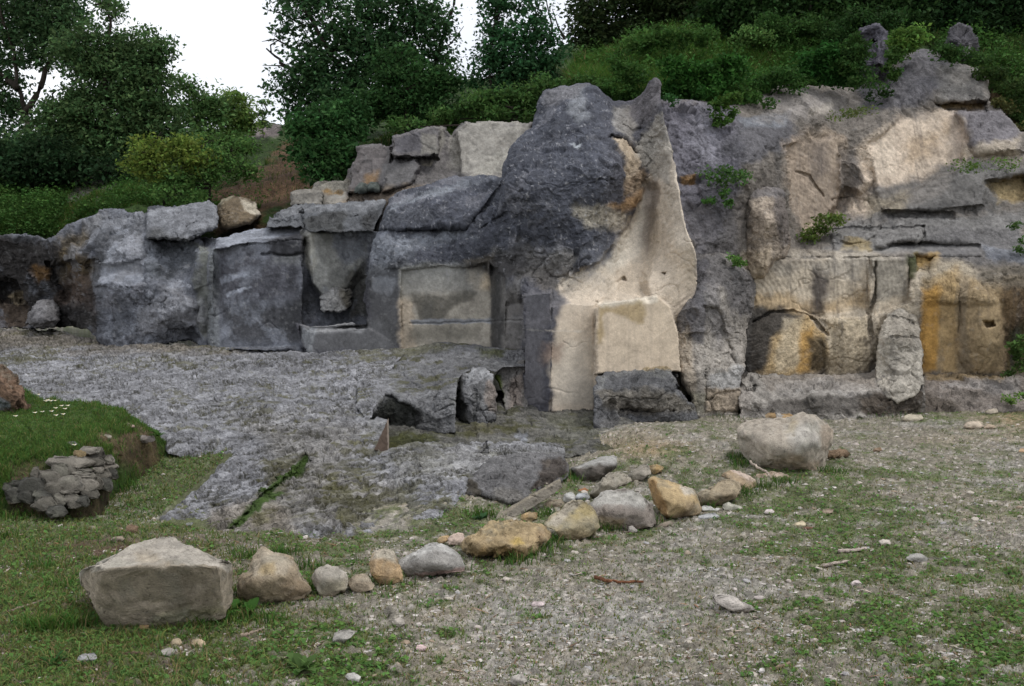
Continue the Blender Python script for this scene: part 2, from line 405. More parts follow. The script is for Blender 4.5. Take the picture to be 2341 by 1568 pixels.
for a in ((1650, 950, 12.8), (2000, 962, 12.6), (2340, 955, 12.6), (1440, 965, 11.6), (1400, 1040, 9.9), (1750, 1000, 11.2), (2340, 1050, 9.7), (2500, 940, 13),
          (500, 1060, 8.9), (535, 1028, 9.15), (330, 1130, 7.95), (420, 1190, 7.1), (100, 1195, 7.0), (150, 1260, 6.3), (380, 1030, 9.3), (1150, 1170, 7.5), (1330, 1090, 8.8)):
    gpix(*a)
for x, y, z in ((-4, 9, -.1), (-6, 11, 0), (-1, 9, -.15), (-2.5, 11, 0), (0, 12, -.1), (-4, 15, .2), (-10, 8, 0), (-12, 15, .3), (2, 14, -.1), (7, 15, .1), (0, 20, .2), (10, 12, .3), (10, 20, .3), (-14, 3, 0), (14, 3, 0), (0, -8, 0), (-14, -8, 0), (14, -8, 0), (0, 40, .3), (-30, 40, .3), (30, 40, .3)):
    gp.append((x, y, z))
_sl = lambda px, py: slab_d(px, py)
for px_, py_ in ((350, 1192), (440, 1112), (530, 1027), (480, 1215), (640, 1210), (820, 1222), (950, 1212), (1030, 1160), (1070, 1128), (1180, 1092), (1285, 1062), (1370, 1032), (1425, 985)):
    gpix(px_, py_, float(_sl(px_, py_)) + .12)
gp = np.array(gp)
_gz = RBF(gp[:, :2], gp[:, 2], 'tps', 5.0, 0.002)
def gz(x, y, fine=True):
    z = _gz(np.clip(x, -14, 14), np.clip(y, -8, 24))
    if fine:
        P = np.stack([x, y, 0 * x], -1)
        z = z + 0.03 * fbm(P * 0.9, 3, 3) + 0.014 * fbm(P * 5, 13, 4, 0.6)
    return z

def gpoint(px, py):
    """where the line of sight through a spot of the photograph meets the soil"""
    px = np.asarray(px, float); py = np.asarray(py, float)
    lo = np.full(px.shape, 1.5); hi = np.full(px.shape, 22.0)
    for _ in range(26):
        m = (lo + hi) / 2; P = unproj(px, py, m); up = P[..., 2] > gz(P[..., 0], P[..., 1])
        lo = np.where(up, m, lo); hi = np.where(up, hi, m)
    return unproj(px, py, (lo + hi) / 2)

S_OPEN = [(560, 1568), (2345, 1568), (2345, 940), (1660, 945), (1420, 985), (1380, 1040), (1700, 1130), (1500, 1200), (1200, 1290), (900, 1360), (640, 1480)]
def green_mask(PX, PY, P):
    """how much of the soil is grown over, 0..1"""
    n = fbm(P * 1.5, 41, 5, 0.62); n2 = fbm(P * 4.5, 47, 4, 0.6); n3 = fbm(P * 12, 48, 3, 0.6)
    g = np.full(PX.shape, 0.57)
    op = sstep(-60, 60, sdist(S_OPEN, PX, PY) + 50 * n)
    g = g * (1 - op) + 0.62 * op
    bare = [((1170, 1440), 380, 110), ((1620, 1330), 330, 90), ((2250, 1250), 260, 120), ((1500, 1530), 420, 70), ((2000, 1000), 420, 60), ((1500, 1000), 140, 40), ((230, 1260), 120, 22), ((100, 1500), 130, 60), ((1250, 1560), 250, 60)]
    for (cx, cy), rx, ry in bare:
        g = g - 0.34 * np.exp(-(((PX - cx) / rx) ** 2 + ((PY - cy) / ry) ** 2))
    lush = [((120, 1205), 220, 26, .5), ((60, 1250), 100, 40, .3), ((150, 1500), 260, 110, .25), ((420, 1100), 180, 90, .5), ((470, 1060), 110, 50, .5), ((80, 1330), 160, 90, .25), ((1950, 1230), 350, 90, .22), ((1900, 1430), 330, 70, .25), ((700, 1460), 220, 80, .15), ((1050, 1500), 200, 60, .1)]
    for (cx, cy), rx, ry, a in lush:
        g = g + a * np.exp(-(((PX - cx) / rx) ** 2 + ((PY - cy) / ry) ** 2))
    return np.clip(g + 0.42 * n + 0.55 * n2 + 0.6 * n3, 0, 1)

def soil_colour(PX, PY, P):
    C = np.empty(PX.shape + (3,)); C[:] = (.25, .225, .18)
    w = fbm(P * 0.8, 31, 4, 0.6)
    C = C + (np.array((.31, .265, .20)) - C) * sstep(0.0, 0.45, w)[..., None] * .6
    C = C + (np.array((.34, .325, .30)) - C) * (sstep(0.1, 0.45, fbm(P * 1.7, 33, 4, 0.6)) * .45 + .9 * np.exp(-(((PX - 1300) / 330) ** 2 + ((PY - 1420) / 75) ** 2)) * sstep(-.3, .2, fbm(P * 3, 34, 4, .6)))[..., None].clip(0, .9)
    # fine gravel
    f1, f2, h, v = vor(P * np.array([26, 26, 26]), 71)
    C = C * (0.72 + 0.62 * h)[..., None]
    C = C + (np.array((.55, .50, .46)) - C) * (sstep(.8, .86, h) * sstep(.5, .3, f1))[..., None] * .8
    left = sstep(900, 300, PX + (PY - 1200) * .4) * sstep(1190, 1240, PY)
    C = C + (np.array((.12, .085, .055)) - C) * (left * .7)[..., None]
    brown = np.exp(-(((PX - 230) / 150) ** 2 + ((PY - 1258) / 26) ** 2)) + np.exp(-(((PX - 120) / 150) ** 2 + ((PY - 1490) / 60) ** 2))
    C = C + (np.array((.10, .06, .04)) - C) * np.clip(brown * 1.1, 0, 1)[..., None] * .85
    och = np.exp(-(((PX - 1480) / 90) ** 2 + ((PY - 1025) / 22) ** 2)) + np.exp(-(((PX - 2320) / 70) ** 2 + ((PY - 950) / 30) ** 2))
    C = C + (np.array((.36, .25, .12)) - C) * np.clip(och, 0, 1)[..., None] * .6
    g = sstep(0.30, 0.85, green_mask(PX, PY, P))
    gc = np.array((.105, .125, .05)) * (1 + .6 * fbm(P * 6, 91, 3))[..., None]
    return C + (gc - C) * (g * .85)[..., None]

ys = np.concatenate([np.array([-40, -20, -8, -3, -1, .5, 1.6, 2.4, 3.0, 3.5]), 3754 / (np.arange(1640, 922, -2.2) - 660), np.array([15, 17, 20, 25, 40, 80, 200, 400])])
ss = np.concatenate([np.array([-12, -6, -3, -1.8, -1.1, -.9, -.8]), np.arange(-.72, .721, 2.3 / F), np.array([.8, .9, 1.1, 1.8, 3, 6, 12])])
SS, YY = np.meshgrid(ss, ys); XX = SS * np.sqrt(YY * YY + 2.0)
ZZ = gz(XX, YY); GP = np.stack([XX, YY, ZZ], -1)
near = (YY > 3.4) & (YY < 16) & (np.abs(SS) < .73)
gpx, gpy = proj(GP); gpy = np.where(YY < 2.5, 1700, gpy)
f1, f2, h, v = vor(GP * 17 + .2 * fbm(GP * 6, 77, 2)[..., None], 72)
GP[..., 2] += np.where(near, 0.016 * sstep(.55, .15, f1) * (h > .35) * (0.4 + h) + 0.008 * facet(GP * 30, 75, 1), 0)
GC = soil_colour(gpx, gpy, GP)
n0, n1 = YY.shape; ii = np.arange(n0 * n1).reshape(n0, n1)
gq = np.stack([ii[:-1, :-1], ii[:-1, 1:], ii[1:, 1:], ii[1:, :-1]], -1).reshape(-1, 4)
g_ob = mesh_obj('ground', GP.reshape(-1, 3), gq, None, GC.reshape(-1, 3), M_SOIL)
tag(g_ob, 'open stony soil of the quarry floor, beige gravel grown over with low grass', kind='structure')

# ================================================================== HILLSIDE
H_CTRL = [(-40, 560, 17.6), (0, 430, 20), (0, 330, 25), (300, 480, 17.4), (300, 410, 20), (300, 330, 25), (600, 520, 16.6), (640, 410, 20), (620, 290, 28), (700, 480, 17.4), (850, 330, 18.6), (1000, 295, 18.1), (1200, 300, 17.6), (1230, 250, 20), (900, 250, 23),
          (1300, 195, 17), (1350, 130, 21), (1500, 230, 15.4), (1500, 120, 19), (1700, 255, 16), (1700, 120, 19.5), (1960, 180, 17.5), (1950, 70, 20.5), (2110, 125, 18.2), (2340, 140, 18), (2340, 20, 22), (1700, 0, 23), (1400, 60, 24), (2380, 320, 16.4), (2300, -100, 26), (1700, -100, 28),
          (1000, 400, 18.4), (1200, 400, 18.0), (850, 450, 18.2), (1500, 320, 16.0), (1750, 330, 17), (1950, 300, 18), (2150, 300, 18), (-40, 640, 18.6), (200, 600, 18), (480, 620, 17.4), (700, 620, 17.0), (850, 600, 16.8), (2360, 450, 16.8), (2850, 330, 17.6), (2850, 450, 17.2), (2850, 0, 24), (-450, 600, 18.8), (-450, 400, 21), (-450, 330, 25)]
hill_d = depth_rbf([(a, b, c + 1.3) for a, b, c in H_CTRL], 'tps', 0.01)
H_POLY = [(-450, 640), (-450, 330), (-60, 330), (150, 325), (300, 322), (480, 300), (600, 283), (640, 284), (720, 270), (900, 200), (1100, 180), (1250, 130), (1330, 80), (1450, 30), (1600, -80), (1900, -160), (2850, -220), (2850, 460), (2400, 440), (2330, 330), (2250, 250), (1900, 260), (1560, 290), (1400, 290), (1240, 340), (1000, 370), (850, 440), (870, 590), (700, 600), (300, 640)]
H_PATH = [(660, 325), (690, 330), (700, 380), (690, 420), (740, 425), (690, 470), (620, 500), (540, 540), (470, 540), (490, 440), (560, 420), (610, 380), (630, 340)]
def hill_paint(wx, wy, P, N):
    C = paint_patches(wx, wy, P, (.034, .062, .016), [
        (H_PATH, (.115, .066, .04), 14, .9, 24),
        ([(590, 290), (640, 290), (640, 315), (560, 310)], (.20, .17, .165), 8),
        ([(120, 400), (270, 390), (280, 440), (170, 480), (140, 470)], (.16, .15, .14), 10, .8, 18),
        ([(40, 420), (140, 405), (150, 480), (60, 490)], (.10, .085, .06), 16, .7, 18),
        ([(2250, 150), (2345, 140), (2345, 330), (2270, 280)], (.12, .075, .045), 16, .85, 14),
        ([(1300, 180), (1420, 150), (1400, 200), (1320, 195)], (.14, .08, .045), 14, .5, 14)], 5)
    return mottle(C, P, 3, .3, .03)
hill = relief('hillside', H_POLY, hill_d, hill_paint, step=(5, 3.2), rim=3.0, disp=lambda P, wx, wy, N: .14 * fbm(P * .8, 8, 4, .6) + .04 * fbm(P * 6, 9, 3, .6), mat=M_HILL, seed=4)
tag(hill.obj, 'overgrown hillside rising behind the quarry face, with a bare brown earth path', kind='structure')

# ================================================================== BEDROCK SLAB
SLAB = [(-450, 742), (-30, 742), (120, 745), (222, 770), (300, 772), (480, 782), (700, 795), (900, 788), (930, 800), (900, 830), (880, 880), (866, 904), (842, 957), (862, 953), (888, 957), (858, 1025), (873, 1033), (905, 1020), (940, 1012), (1020, 1010), (1110, 1009), (1220, 1011), (1270, 1012), (1292, 1022), (1290, 1042), (1285, 1060), (1180, 1090), (1070, 1125), (1030, 1160), (950, 1212), (820, 1222), (700, 1222), (640, 1205), (590, 1225), (480, 1215), (350, 1192), (395, 1150), (440, 1112), (480, 1075), (530, 1027), (450, 1030), (385, 1020), (372, 1000), (350, 985), (250, 975), (100, 965), (-30, 955), (-450, 955)]
def slab_paint(wx, wy, P, N):
    C = paint_patches(wx, wy, P, (.265, .265, .28), [
        ([(-30, 745), (220, 760), (480, 785), (560, 800), (200, 800), (-30, 790)], (.17, .145, .11), 20, .8, 12),
        ([(640, 1080), (900, 1090), (960, 1180), (800, 1218), (600, 1218), (560, 1180)], (.27, .245, .20), 30, .5, 20),
        ([(480, 1150), (620, 1150), (700, 1220), (450, 1220)], (.30, .26, .21), 20, .7, 14),
        ([(540, 960), (800, 955), (860, 1010), (760, 1090), (640, 1100), (600, 1010)], (.27, .245, .20), 40, .4, 24),
        ([(900, 1010), (1300, 1010), (1300, 1050), (900, 1100)], (.28, .275, .27), 20, .8),
        ([(842, 955), (888, 957), (870, 1000), (845, 1000)], (.27, .27, .265), 6, .6, 3)], 11)
    C = mottle(C, P, 12, .28, .10)
    # flaking crust: moss and dirt in the gaps between plates
    ca, sa = math.cos(.45), math.sin(.45); Pr = np.stack([P[..., 0] * ca + P[..., 1] * sa, -P[..., 0] * sa + P[..., 1] * ca, P[..., 2]], -1)
    q = Pr * np.array([4, 9, 8]); w = .5 * np.stack([fbm(P * 3, 15, 3), fbm(P * 3, 16, 3), 0 * P[..., 0]], -1)
    f1, f2, h, v = vor(q + w, 17); g1, g2, h2, v2 = vor(q * 2.6 + w * 3, 177)
    C = C * (0.74 + 0.32 * h + .30 * h2)[..., None]
    rd = np.abs(fbm(Pr * np.array([3.5, 8, 7]), 182, 5, .68)); pit = sstep(.13, .02, rd) * sstep(-.3, .1, fbm(P * 1.7, 181, 4, .6)) + .8 * sstep(.12, .0, f2 - f1) * sstep(.0, .2, fbm(P * 2.5, 183, 3))
    C = C + (np.array((.05, .048, .034)) - C) * (np.clip(pit, 0, 1) * .85)[..., None]
    cover = fbm(P * 1.1, 18, 4, .6) + 0.8 * fbm(P * 5, 19, 4, .6)
    ms = sstep(-.05, .28, cover - (f2 - f1) * 1.0)
    grey_zone = sstep(0, 60, sdist([(850, 1000), (1320, 1000), (1320, 1080), (900, 1110), (800, 1050)], wx, wy, 100))
    mc = np.array((.10, .095, .035)) * (1 + .7 * fbm(P * 4, 20, 2))[..., None]
    C = C + (mc - C) * (ms * (.62 - .45 * grey_zone))[..., None]
    for pl in ([(700, 1040), (708, 1044), (690, 1075), (650, 1100), (612, 1128), (600, 1122), (640, 1092), (672, 1060)], [(610, 1120), (650, 1128), (600, 1160), (545, 1205), (520, 1205), (575, 1155)]):
        a = sstep(-3, 3, sdist(pl, wx, wy, 20)); C = C + (np.array((.06, .10, .025)) - C) * a[..., None]
    return C
def slab_disp(P, wx, wy, N):
    f1, f2, h, v = vor(P * 7 + .5 * np.stack([fbm(P * 3, 15, 3), fbm(P * 3, 16, 3), 0 * P[..., 0]], -1), 17)
    plates = sstep(0.02, .35, f2 - f1) * (.3 + h)
    b1, b2, bh, bv = vor(P * 2.4 + .3 * fbm(P * 2, 25, 3)[..., None], 26)
    ca, sa = math.cos(.45), math.sin(.45); Pr = np.stack([P[..., 0] * ca + P[..., 1] * sa, -P[..., 0] * sa + P[..., 1] * ca, P[..., 2]], -1)
    rd = np.abs(fbm(Pr * np.array([3.5, 8, 7]), 182, 5, .68))
    return .018 * plates - .040 * sstep(.13, .0, rd) + .03 * fbm(P * 1.6, 22, 4, .55) + .018 * facet(P * 2.4, 23, .8) + .010 * fbm(P * 16, 24, 3, .6) + .014 * sstep(.0, .25, b2 - b1) * bh - .02
slab = relief('bedrock_slab', SLAB, slab_d, slab_paint, step=(2.1, 1.3), rim=.3, edge=(4, .06), round_w=12, round_d=.0, zdrop=.07, zmask=lambda x, y: 1 - sstep(780, 835, x) * sstep(1075, 1045, y), disp=slab_disp, mat=M_SLAB, seed=9,
              feats=[crack([(701, 1040), (690, 1070), (655, 1096), (605, 1128), (560, 1180), (530, 1208)], 4, .10), crack([(1112, 1012), (1110, 1030), (1106, 1046)], 2, .1)])
tag(slab.obj, 'sloping grey bedrock slab with pitted mossy crust, in front of the quarry face', 'rock slab')

# trench floor
TF = [(860, 1040, 9.9), (890, 1000, 10.6), (1120, 1000, 10.55), (1370, 1000, 10.55), (1150, 945, 11.95), (1360, 940, 12.2), (1200, 925, 12.5), (880, 960, 11.3), (1420, 960, 11.6)]
def trench_paint(wx, wy, P, N):
    C = paint_patches(wx, wy, P, (.155, .15, .135), [([(880, 990), (1010, 985), (1000, 1015), (885, 1035)], (.06, .065, .02), 10, .9), ([(1040, 970), (1180, 960), (1250, 985), (1060, 995)], (.10, .09, .04), 12, .8),
                                                     ([(1170, 985), (1215, 975), (1205, 1010), (1170, 1008)], (.27, .28, .31), 4, .8), ([(1240, 945), (1370, 950), (1370, 1000), (1260, 975)], (.12, .12, .085), 16, .7)], 23)
    C = mottle(C, P, 24, .35, .12)
    ms = sstep(.0, .3, fbm(P * 4, 25, 4, .6)); return C + (np.array((.075, .075, .025)) - C) * (ms * .6)[..., None]
tr = relief('trench_floor', [(840, 1060), (850, 940), (900, 900), (1100, 890), (1400, 900), (1460, 960), (1400, 1030), (1200, 1060)], depth_rbf(TF, 'tps', .01), trench_paint, step=(2.1, 1.3), rim=.3,
            disp=rough(.04, .03, .02, 2.5, 31), mat=M_SLAB, seed=10)
tag(tr.obj, 'damp mossy rock floor of the sunken trench below the cliff', kind='structure')

# rock mass behind the trench
BK = SL[:13] + [(895, 993, 10.9), (960, 993, 10.85), (1040, 992, 10.8), (920, 950, 10.95), (1000, 945, 10.92), (1040, 940, 10.9), (1040, 885, 11.15), (880, 950, 11.0)]
BACK = [(820, 835), (870, 822), (925, 796), (1000, 780), (1060, 786), (1150, 795), (1200, 800), (1200, 836), (1150, 838), (1132, 850), (1100, 842), (1085, 840), (1060, 850), (1046, 868), (1042, 900), (1040, 990), (960, 993), (889, 993), (889, 957), (862, 953), (842, 957), (830, 950), (815, 930)]
BKN = [(850, 905, 11.0), (842, 957, 10.55), (880, 958, 10.9), (889, 993, 10.85), (870, 903, 11.02), (930, 912, 11.0), (1000, 900, 11.1), (1035, 880, 11.25), (1040, 990, 10.75), (960, 990, 10.85), (960, 940, 10.95), (820, 835, 12.6), (925, 800, 13.8), (1060, 792, 13.6), (1150, 800, 13.3), (1200, 830, 12.6), (1100, 838, 12.3), (1000, 850, 12.2), (880, 860, 12.1), (820, 930, 10.6)]
def back_paint(wx, wy, P, N):
    C = paint_patches(wx, wy, P, (.20, .20, .205), [
        ([(842, 957), (857, 940), (875, 905), (897, 903), (912, 917), (938, 924), (965, 945), (960, 993), (888, 993), (888, 957)], (.038, .04, .034), 5, .95, 4),  # hollow at the left, much darker than the rest of the ledge
        ([(960, 940), (1010, 970), (1000, 995), (955, 995)], (.07, .07, .07), 10, .8),
        ([(905, 800), (1000, 785), (1020, 800), (940, 815)], (.13, .125, .06), 8, .6), ([(1090, 795), (1150, 795), (1150, 815), (1100, 812)], (.08, .085, .03), 8, .8)], 33)
    C = mottle(C, P, 34, .3, .12)
    ms = sstep(.1, .34, fbm(P * 3.2, 35, 5, .62)) * sstep(940, 880, wy); return C + (np.array((.085, .082, .03)) - C) * (ms * .75)[..., None]
_bk = depth_rbf(BKN, 'tps', .003)
def _bt(x, y): return np.clip(sstep(822, 940, x) + sstep(895, 950, y) * sstep(832, 850, x), 0, 1)
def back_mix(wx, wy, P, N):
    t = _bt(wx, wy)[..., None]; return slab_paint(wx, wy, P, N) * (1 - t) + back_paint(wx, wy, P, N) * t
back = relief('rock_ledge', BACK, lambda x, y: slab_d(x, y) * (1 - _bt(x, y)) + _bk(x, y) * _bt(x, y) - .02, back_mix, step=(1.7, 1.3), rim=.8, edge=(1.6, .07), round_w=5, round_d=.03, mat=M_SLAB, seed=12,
              disp=rough(.05, .03, .025, 2.6, 36),
              feats=[crack([(985, 850), (1010, 880), (990, 915)], 2, .06), crack([(1035, 925), (980, 950), (1000, 930)], 2, .05), crack([(930, 870), (960, 885)], 2.5, .06),
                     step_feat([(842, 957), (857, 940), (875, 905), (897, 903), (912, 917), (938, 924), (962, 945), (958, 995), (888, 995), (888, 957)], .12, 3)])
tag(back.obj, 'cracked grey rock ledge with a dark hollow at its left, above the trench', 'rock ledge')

def quick_rock(name, label, poly, ctrl, base, patches=(), seed=0, step=(1.7, 1.5), rim=.6, rw=5, rd=.06, dsp=None, feats=(), planes=(), fine=1.0, edge=(3, .08), cat='rock block', mat=None, kind='tps', mot=(.25, .12), stk=0, smooth=.003, group=None):
    def pt(wx, wy, P, N):
        C = paint_patches(wx, wy, P, base, patches, seed, 7)
        if stk: C = streaks(C, P, seed, stk)
        return mottle(C, P, seed + 1, mot[0], mot[1])
    r = relief(name, poly, depth_rbf(ctrl, kind, smooth), pt, step=step, rim=rim, edge=edge, round_w=rw, round_d=rd, disp=dsp or rough(.04, .035, .015, 2.6, seed + 2), mat=mat or M_CLIFF, seed=seed, feats=feats, planes=planes, fine=fine)
    tag(r.obj, label, cat, group); return r

quick_rock('rock_block', 'upright cracked grey block in the trench beside a mossy gap', [(1042, 985), (1042, 930), (1046, 878), (1056, 855), (1082, 842), (1108, 843), (1126, 860), (1133, 900), (1133, 966), (1090, 972), (1060, 976)],
           [(1044, 900, 11.7), (1063, 900, 11.3), (1063, 975, 11.25), (1042, 985, 11.5), (1132, 968, 11.3), (1128, 870, 11.4), (1085, 843, 11.75), (1090, 900, 11.33)], (.17, .17, .175),
           [([(1040, 870), (1062, 868), (1066, 990), (1040, 990)], (.045, .045, .042), 5), ([(1100, 900), (1112, 860), (1135, 880), (1135, 945), (1115, 945)], (.20, .165, .14), 5, .8), ([(1058, 840), (1130, 840), (1126, 866), (1062, 880)], (.25, .25, .255), 6), ([(1078, 905), (1095, 870), (1114, 860), (1106, 930), (1080, 960)], (.10, .10, .10), 7, .8)], 41,  # left side painted dark for its shade, top paler for sky light
           feats=[crack([(1088, 890), (1092, 925), (1082, 970)], 1.8, .06), crack([(1082, 938), (1130, 940)], 1.5, .03)])
quick_rock('rock_block', 'rough grey-brown rock block against the cliff, right of the mossy gap', [(1130, 858), (1150, 835), (1200, 822), (1210, 940), (1155, 942), (1148, 900)],
           [(1135, 850, 12.5), (1148, 900, 12.35), (1155, 942, 12.1), (1200, 935, 12.25), (1200, 825, 12.6)], (.19, .18, .17),
           [([(1126, 855), (1146, 855), (1152, 945), (1128, 945)], (.06, .08, .018), 5), ([(1165, 870), (1200, 850), (1195, 930), (1160, 935)], (.23, .19, .165), 8, .7)], 45, feats=[crack([(1180, 850), (1172, 890), (1180, 935)], 2, .06)])

quick_rock('rock_block', 'small upright tan-brown cut face at the left end of the sunken trench', [(888, 955), (889, 1034), (872, 1036), (855, 1027), (872, 992)], [(888, 957, 9.75), (858, 1025, 9.02), (888, 1031, 9.3), (873, 1030, 9.15)], (.07, .05, .038), [([(884, 957), (890, 957), (889, 1030), (886, 1030)], (.24, .20, .165), 1.5, .8, 1)], 49, rim=.25, rw=2, rd=.01, edge=(1, .08), dsp=rough(.01, .008, .008, 4, 50), fine=.3, step=(1.2, 1.2), mot=(.15, .01))

# ================================================================== CLIFF, left part
LC = [(-450, 540, 18.4), (-450, 650, 18.8), (-450, 745, 18.7), (-30, 540, 18.0), (60, 540, 18), (-30, 650, 18.4), (-30, 745, 18.3), (120, 560, 17.8), (120, 690, 18.1), (170, 750, 17.4), (240, 490, 17.6), (240, 580, 16.6), (225, 650, 16.3), (225, 775, 16.0), (330, 490, 17.2), (330, 560, 16.4), (330, 600, 15.9), (340, 700, 15.7), (300, 790, 15.6), (440, 700, 15.6), (455, 600, 15.9), (470, 780, 15.5), (478, 700, 15.6),
      (470, 560, 16.0), (450, 545, 16.4), (560, 545, 15.8), (490, 590, 15.0), (490, 700, 14.95), (490, 795, 14.9), (600, 560, 15.0), (640, 700, 14.8), (680, 600, 14.95), (680, 790, 14.6), (620, 515, 16.0), (700, 525, 15.5), (750, 560, 15.4), (780, 640, 15.5), (740, 690, 15.3), (820, 540, 15.2), (840, 600, 15.3), (850, 700, 15.2), (860, 800, 15.0)]
LPOLY = [(-450, 545), (-30, 536), (60, 534), (105, 546), (128, 540), (150, 518), (190, 500), (240, 478), (335, 482), (345, 470), (400, 470), (500, 500), (455, 542), (490, 543), (560, 528), (600, 520), (640, 512), (700, 516), (780, 522), (845, 520), (900, 540), (900, 790), (860, 800), (700, 806), (600, 800), (480, 798), (462, 792), (430, 780), (380, 790), (330, 796), (255, 806), (222, 780), (200, 752), (150, 748), (60, 752), (-30, 754), (-450, 756)]
NICHE = [(692, 530), (705, 545), (705, 600), (712, 650), (735, 682), (770, 690), (805, 650), (832, 600), (840, 560), (800, 528)]
def l_paint(wx, wy, P, N):
    C = paint_patches(wx, wy, P, MG, [
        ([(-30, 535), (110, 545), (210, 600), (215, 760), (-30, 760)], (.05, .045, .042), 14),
        ([(-30, 690), (55, 695), (60, 745), (-30, 750)], (.10, .075, .055), 6),
        ([(20, 675), (50, 665), (55, 690), (35, 700)], (.38, .30, .19), 3, .9, 3),
        ([(75, 612), (110, 612), (115, 640), (80, 640)], (.20, .11, .04), 6, .8, 5),
        ([(130, 560), (220, 590), (215, 660), (140, 650)], (.12, .085, .04), 16, .75, 10),
        ([(130, 540), (240, 490), (240, 520), (180, 600), (140, 590)], (.17, .13, .075), 14, .75, 12),
        ([(160, 600), (215, 640), (215, 700), (110, 700)], (.085, .06, .045), 10, .8),
        ([(180, 500), (340, 480), (400, 520), (330, 580), (225, 600), (200, 560)], (.21, .21, .215), 14, .8, 12),
        ([(235, 545), (330, 530), (380, 555), (300, 590), (230, 600)], (.26, .26, .27), 10, .7, 10),
        ([(215, 595), (330, 590), (330, 648), (215, 650)], (.165, .165, .17), 8, .8, 6),
        ([(330, 540), (450, 545), (460, 600), (380, 640), (330, 620)], (.10, .105, .11), 12, .8),
        ([(450, 560), (482, 560), (480, 640), (470, 780), (450, 700)], (.16, .16, .125), 6, .7),
        ([(222, 650), (320, 655), (340, 700), (260, 720), (222, 700)], (.215, .21, .22), 10, .8, 10),
        ([(310, 700), (400, 650), (450, 690), (465, 730), (420, 745), (370, 790), (310, 770)], (.29, .285, .29), 14, .8, 10),
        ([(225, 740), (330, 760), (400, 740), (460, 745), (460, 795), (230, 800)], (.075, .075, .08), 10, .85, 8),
        ([(478, 565), (500, 570), (500, 790), (478, 795)], (.20, .205, .20), 5, .7, 4),
        ([(500, 570), (690, 560), (690, 680), (500, 700)], (.095, .092, .10), 16, .8),
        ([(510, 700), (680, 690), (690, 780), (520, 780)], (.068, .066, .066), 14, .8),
        ([(505, 635), (570, 623), (572, 630), (507, 648)], (.32, .33, .36), 2, .8, 3),
        ([(520, 672), (575, 652), (578, 658), (522, 678)], (.34, .35, .38), 2, .9, 3),
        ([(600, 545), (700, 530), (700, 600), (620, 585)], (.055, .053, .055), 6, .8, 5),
        ([(618, 582), (690, 580), (690, 610), (620, 605)], (.20, .20, .19), 8, .6),
        ([(490, 540), (600, 520), (700, 520), (700, 535), (600, 545), (540, 565)], (.26, .265, .28), 8, .8, 8),  # sky light on the sloping top, painted into the colour
        (NICHE, (.33, .32, .28), 8, .9, 6),
        ([(690, 530), (725, 535), (718, 640), (700, 620)], (.33, .31, .255), 6, .8, 5),
        ([(700, 650), (730, 690), (690, 700)], (.10, .10, .10), 8, .8),
        ([(760, 530), (840, 525), (838, 590), (790, 600), (760, 570)], (.21, .215, .225), 8, .9, 8),
        ([(795, 640), (838, 600), (840, 720), (800, 720)], (.08, .075, .06), 8, .8)], 101)
    C = streaks(C, P, 102, .3); lc = sstep(.06, .34, fbm(P * 2.3, 107, 5, .65)); C = C + (np.array((.30, .31, .335)) - C) * (lc * .42)[..., None]; wt = sstep(.1, .4, fbm(P * np.array([1.6, 1.6, .7]), 108, 4, .6)); C = C * (1 - .45 * wt)[..., None]; C = C * np.array((.96, .99, 1.05)); C = mottle(C, P, 103, .26, .16)
    return C
lmask = lambda wx, wy: 0.45 + 0.75 * sstep(500, 440, wx) + .4 * sstep(560, 530, wy)
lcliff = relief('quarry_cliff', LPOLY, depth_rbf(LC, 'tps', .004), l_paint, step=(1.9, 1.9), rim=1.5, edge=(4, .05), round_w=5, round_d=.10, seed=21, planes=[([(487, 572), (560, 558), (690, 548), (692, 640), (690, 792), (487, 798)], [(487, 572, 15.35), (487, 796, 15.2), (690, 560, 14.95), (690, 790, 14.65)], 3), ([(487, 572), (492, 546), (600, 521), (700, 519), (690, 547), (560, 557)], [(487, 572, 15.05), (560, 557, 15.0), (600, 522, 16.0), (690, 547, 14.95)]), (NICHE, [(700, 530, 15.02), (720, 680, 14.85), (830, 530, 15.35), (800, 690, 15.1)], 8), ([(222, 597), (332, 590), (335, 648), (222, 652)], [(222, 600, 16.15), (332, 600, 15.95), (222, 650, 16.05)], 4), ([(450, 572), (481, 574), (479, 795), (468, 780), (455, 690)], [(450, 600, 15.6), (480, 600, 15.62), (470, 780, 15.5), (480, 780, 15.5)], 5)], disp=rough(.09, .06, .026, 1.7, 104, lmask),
    feats=[crack([(600, 580), (650, 583), (695, 580)], 3, .1),
           bulge(400, 720, 90, 70, .2), bulge(300, 660, 100, 40, .18), bulge(260, 560, 80, 50, .2),
           step_feat([(-30, 640), (40, 640), (58, 690), (-30, 692)], .5, 5), step_feat([(105, 600), (215, 600), (215, 700), (150, 690)], .4, 8),
           step_feat([(455, 545), (500, 548), (480, 575), (460, 565)], .3, 5)])
tag(lcliff.obj, 'left stretch of quarry face, dark grey rock cut flat and split by a vertical corner', 'cliff')

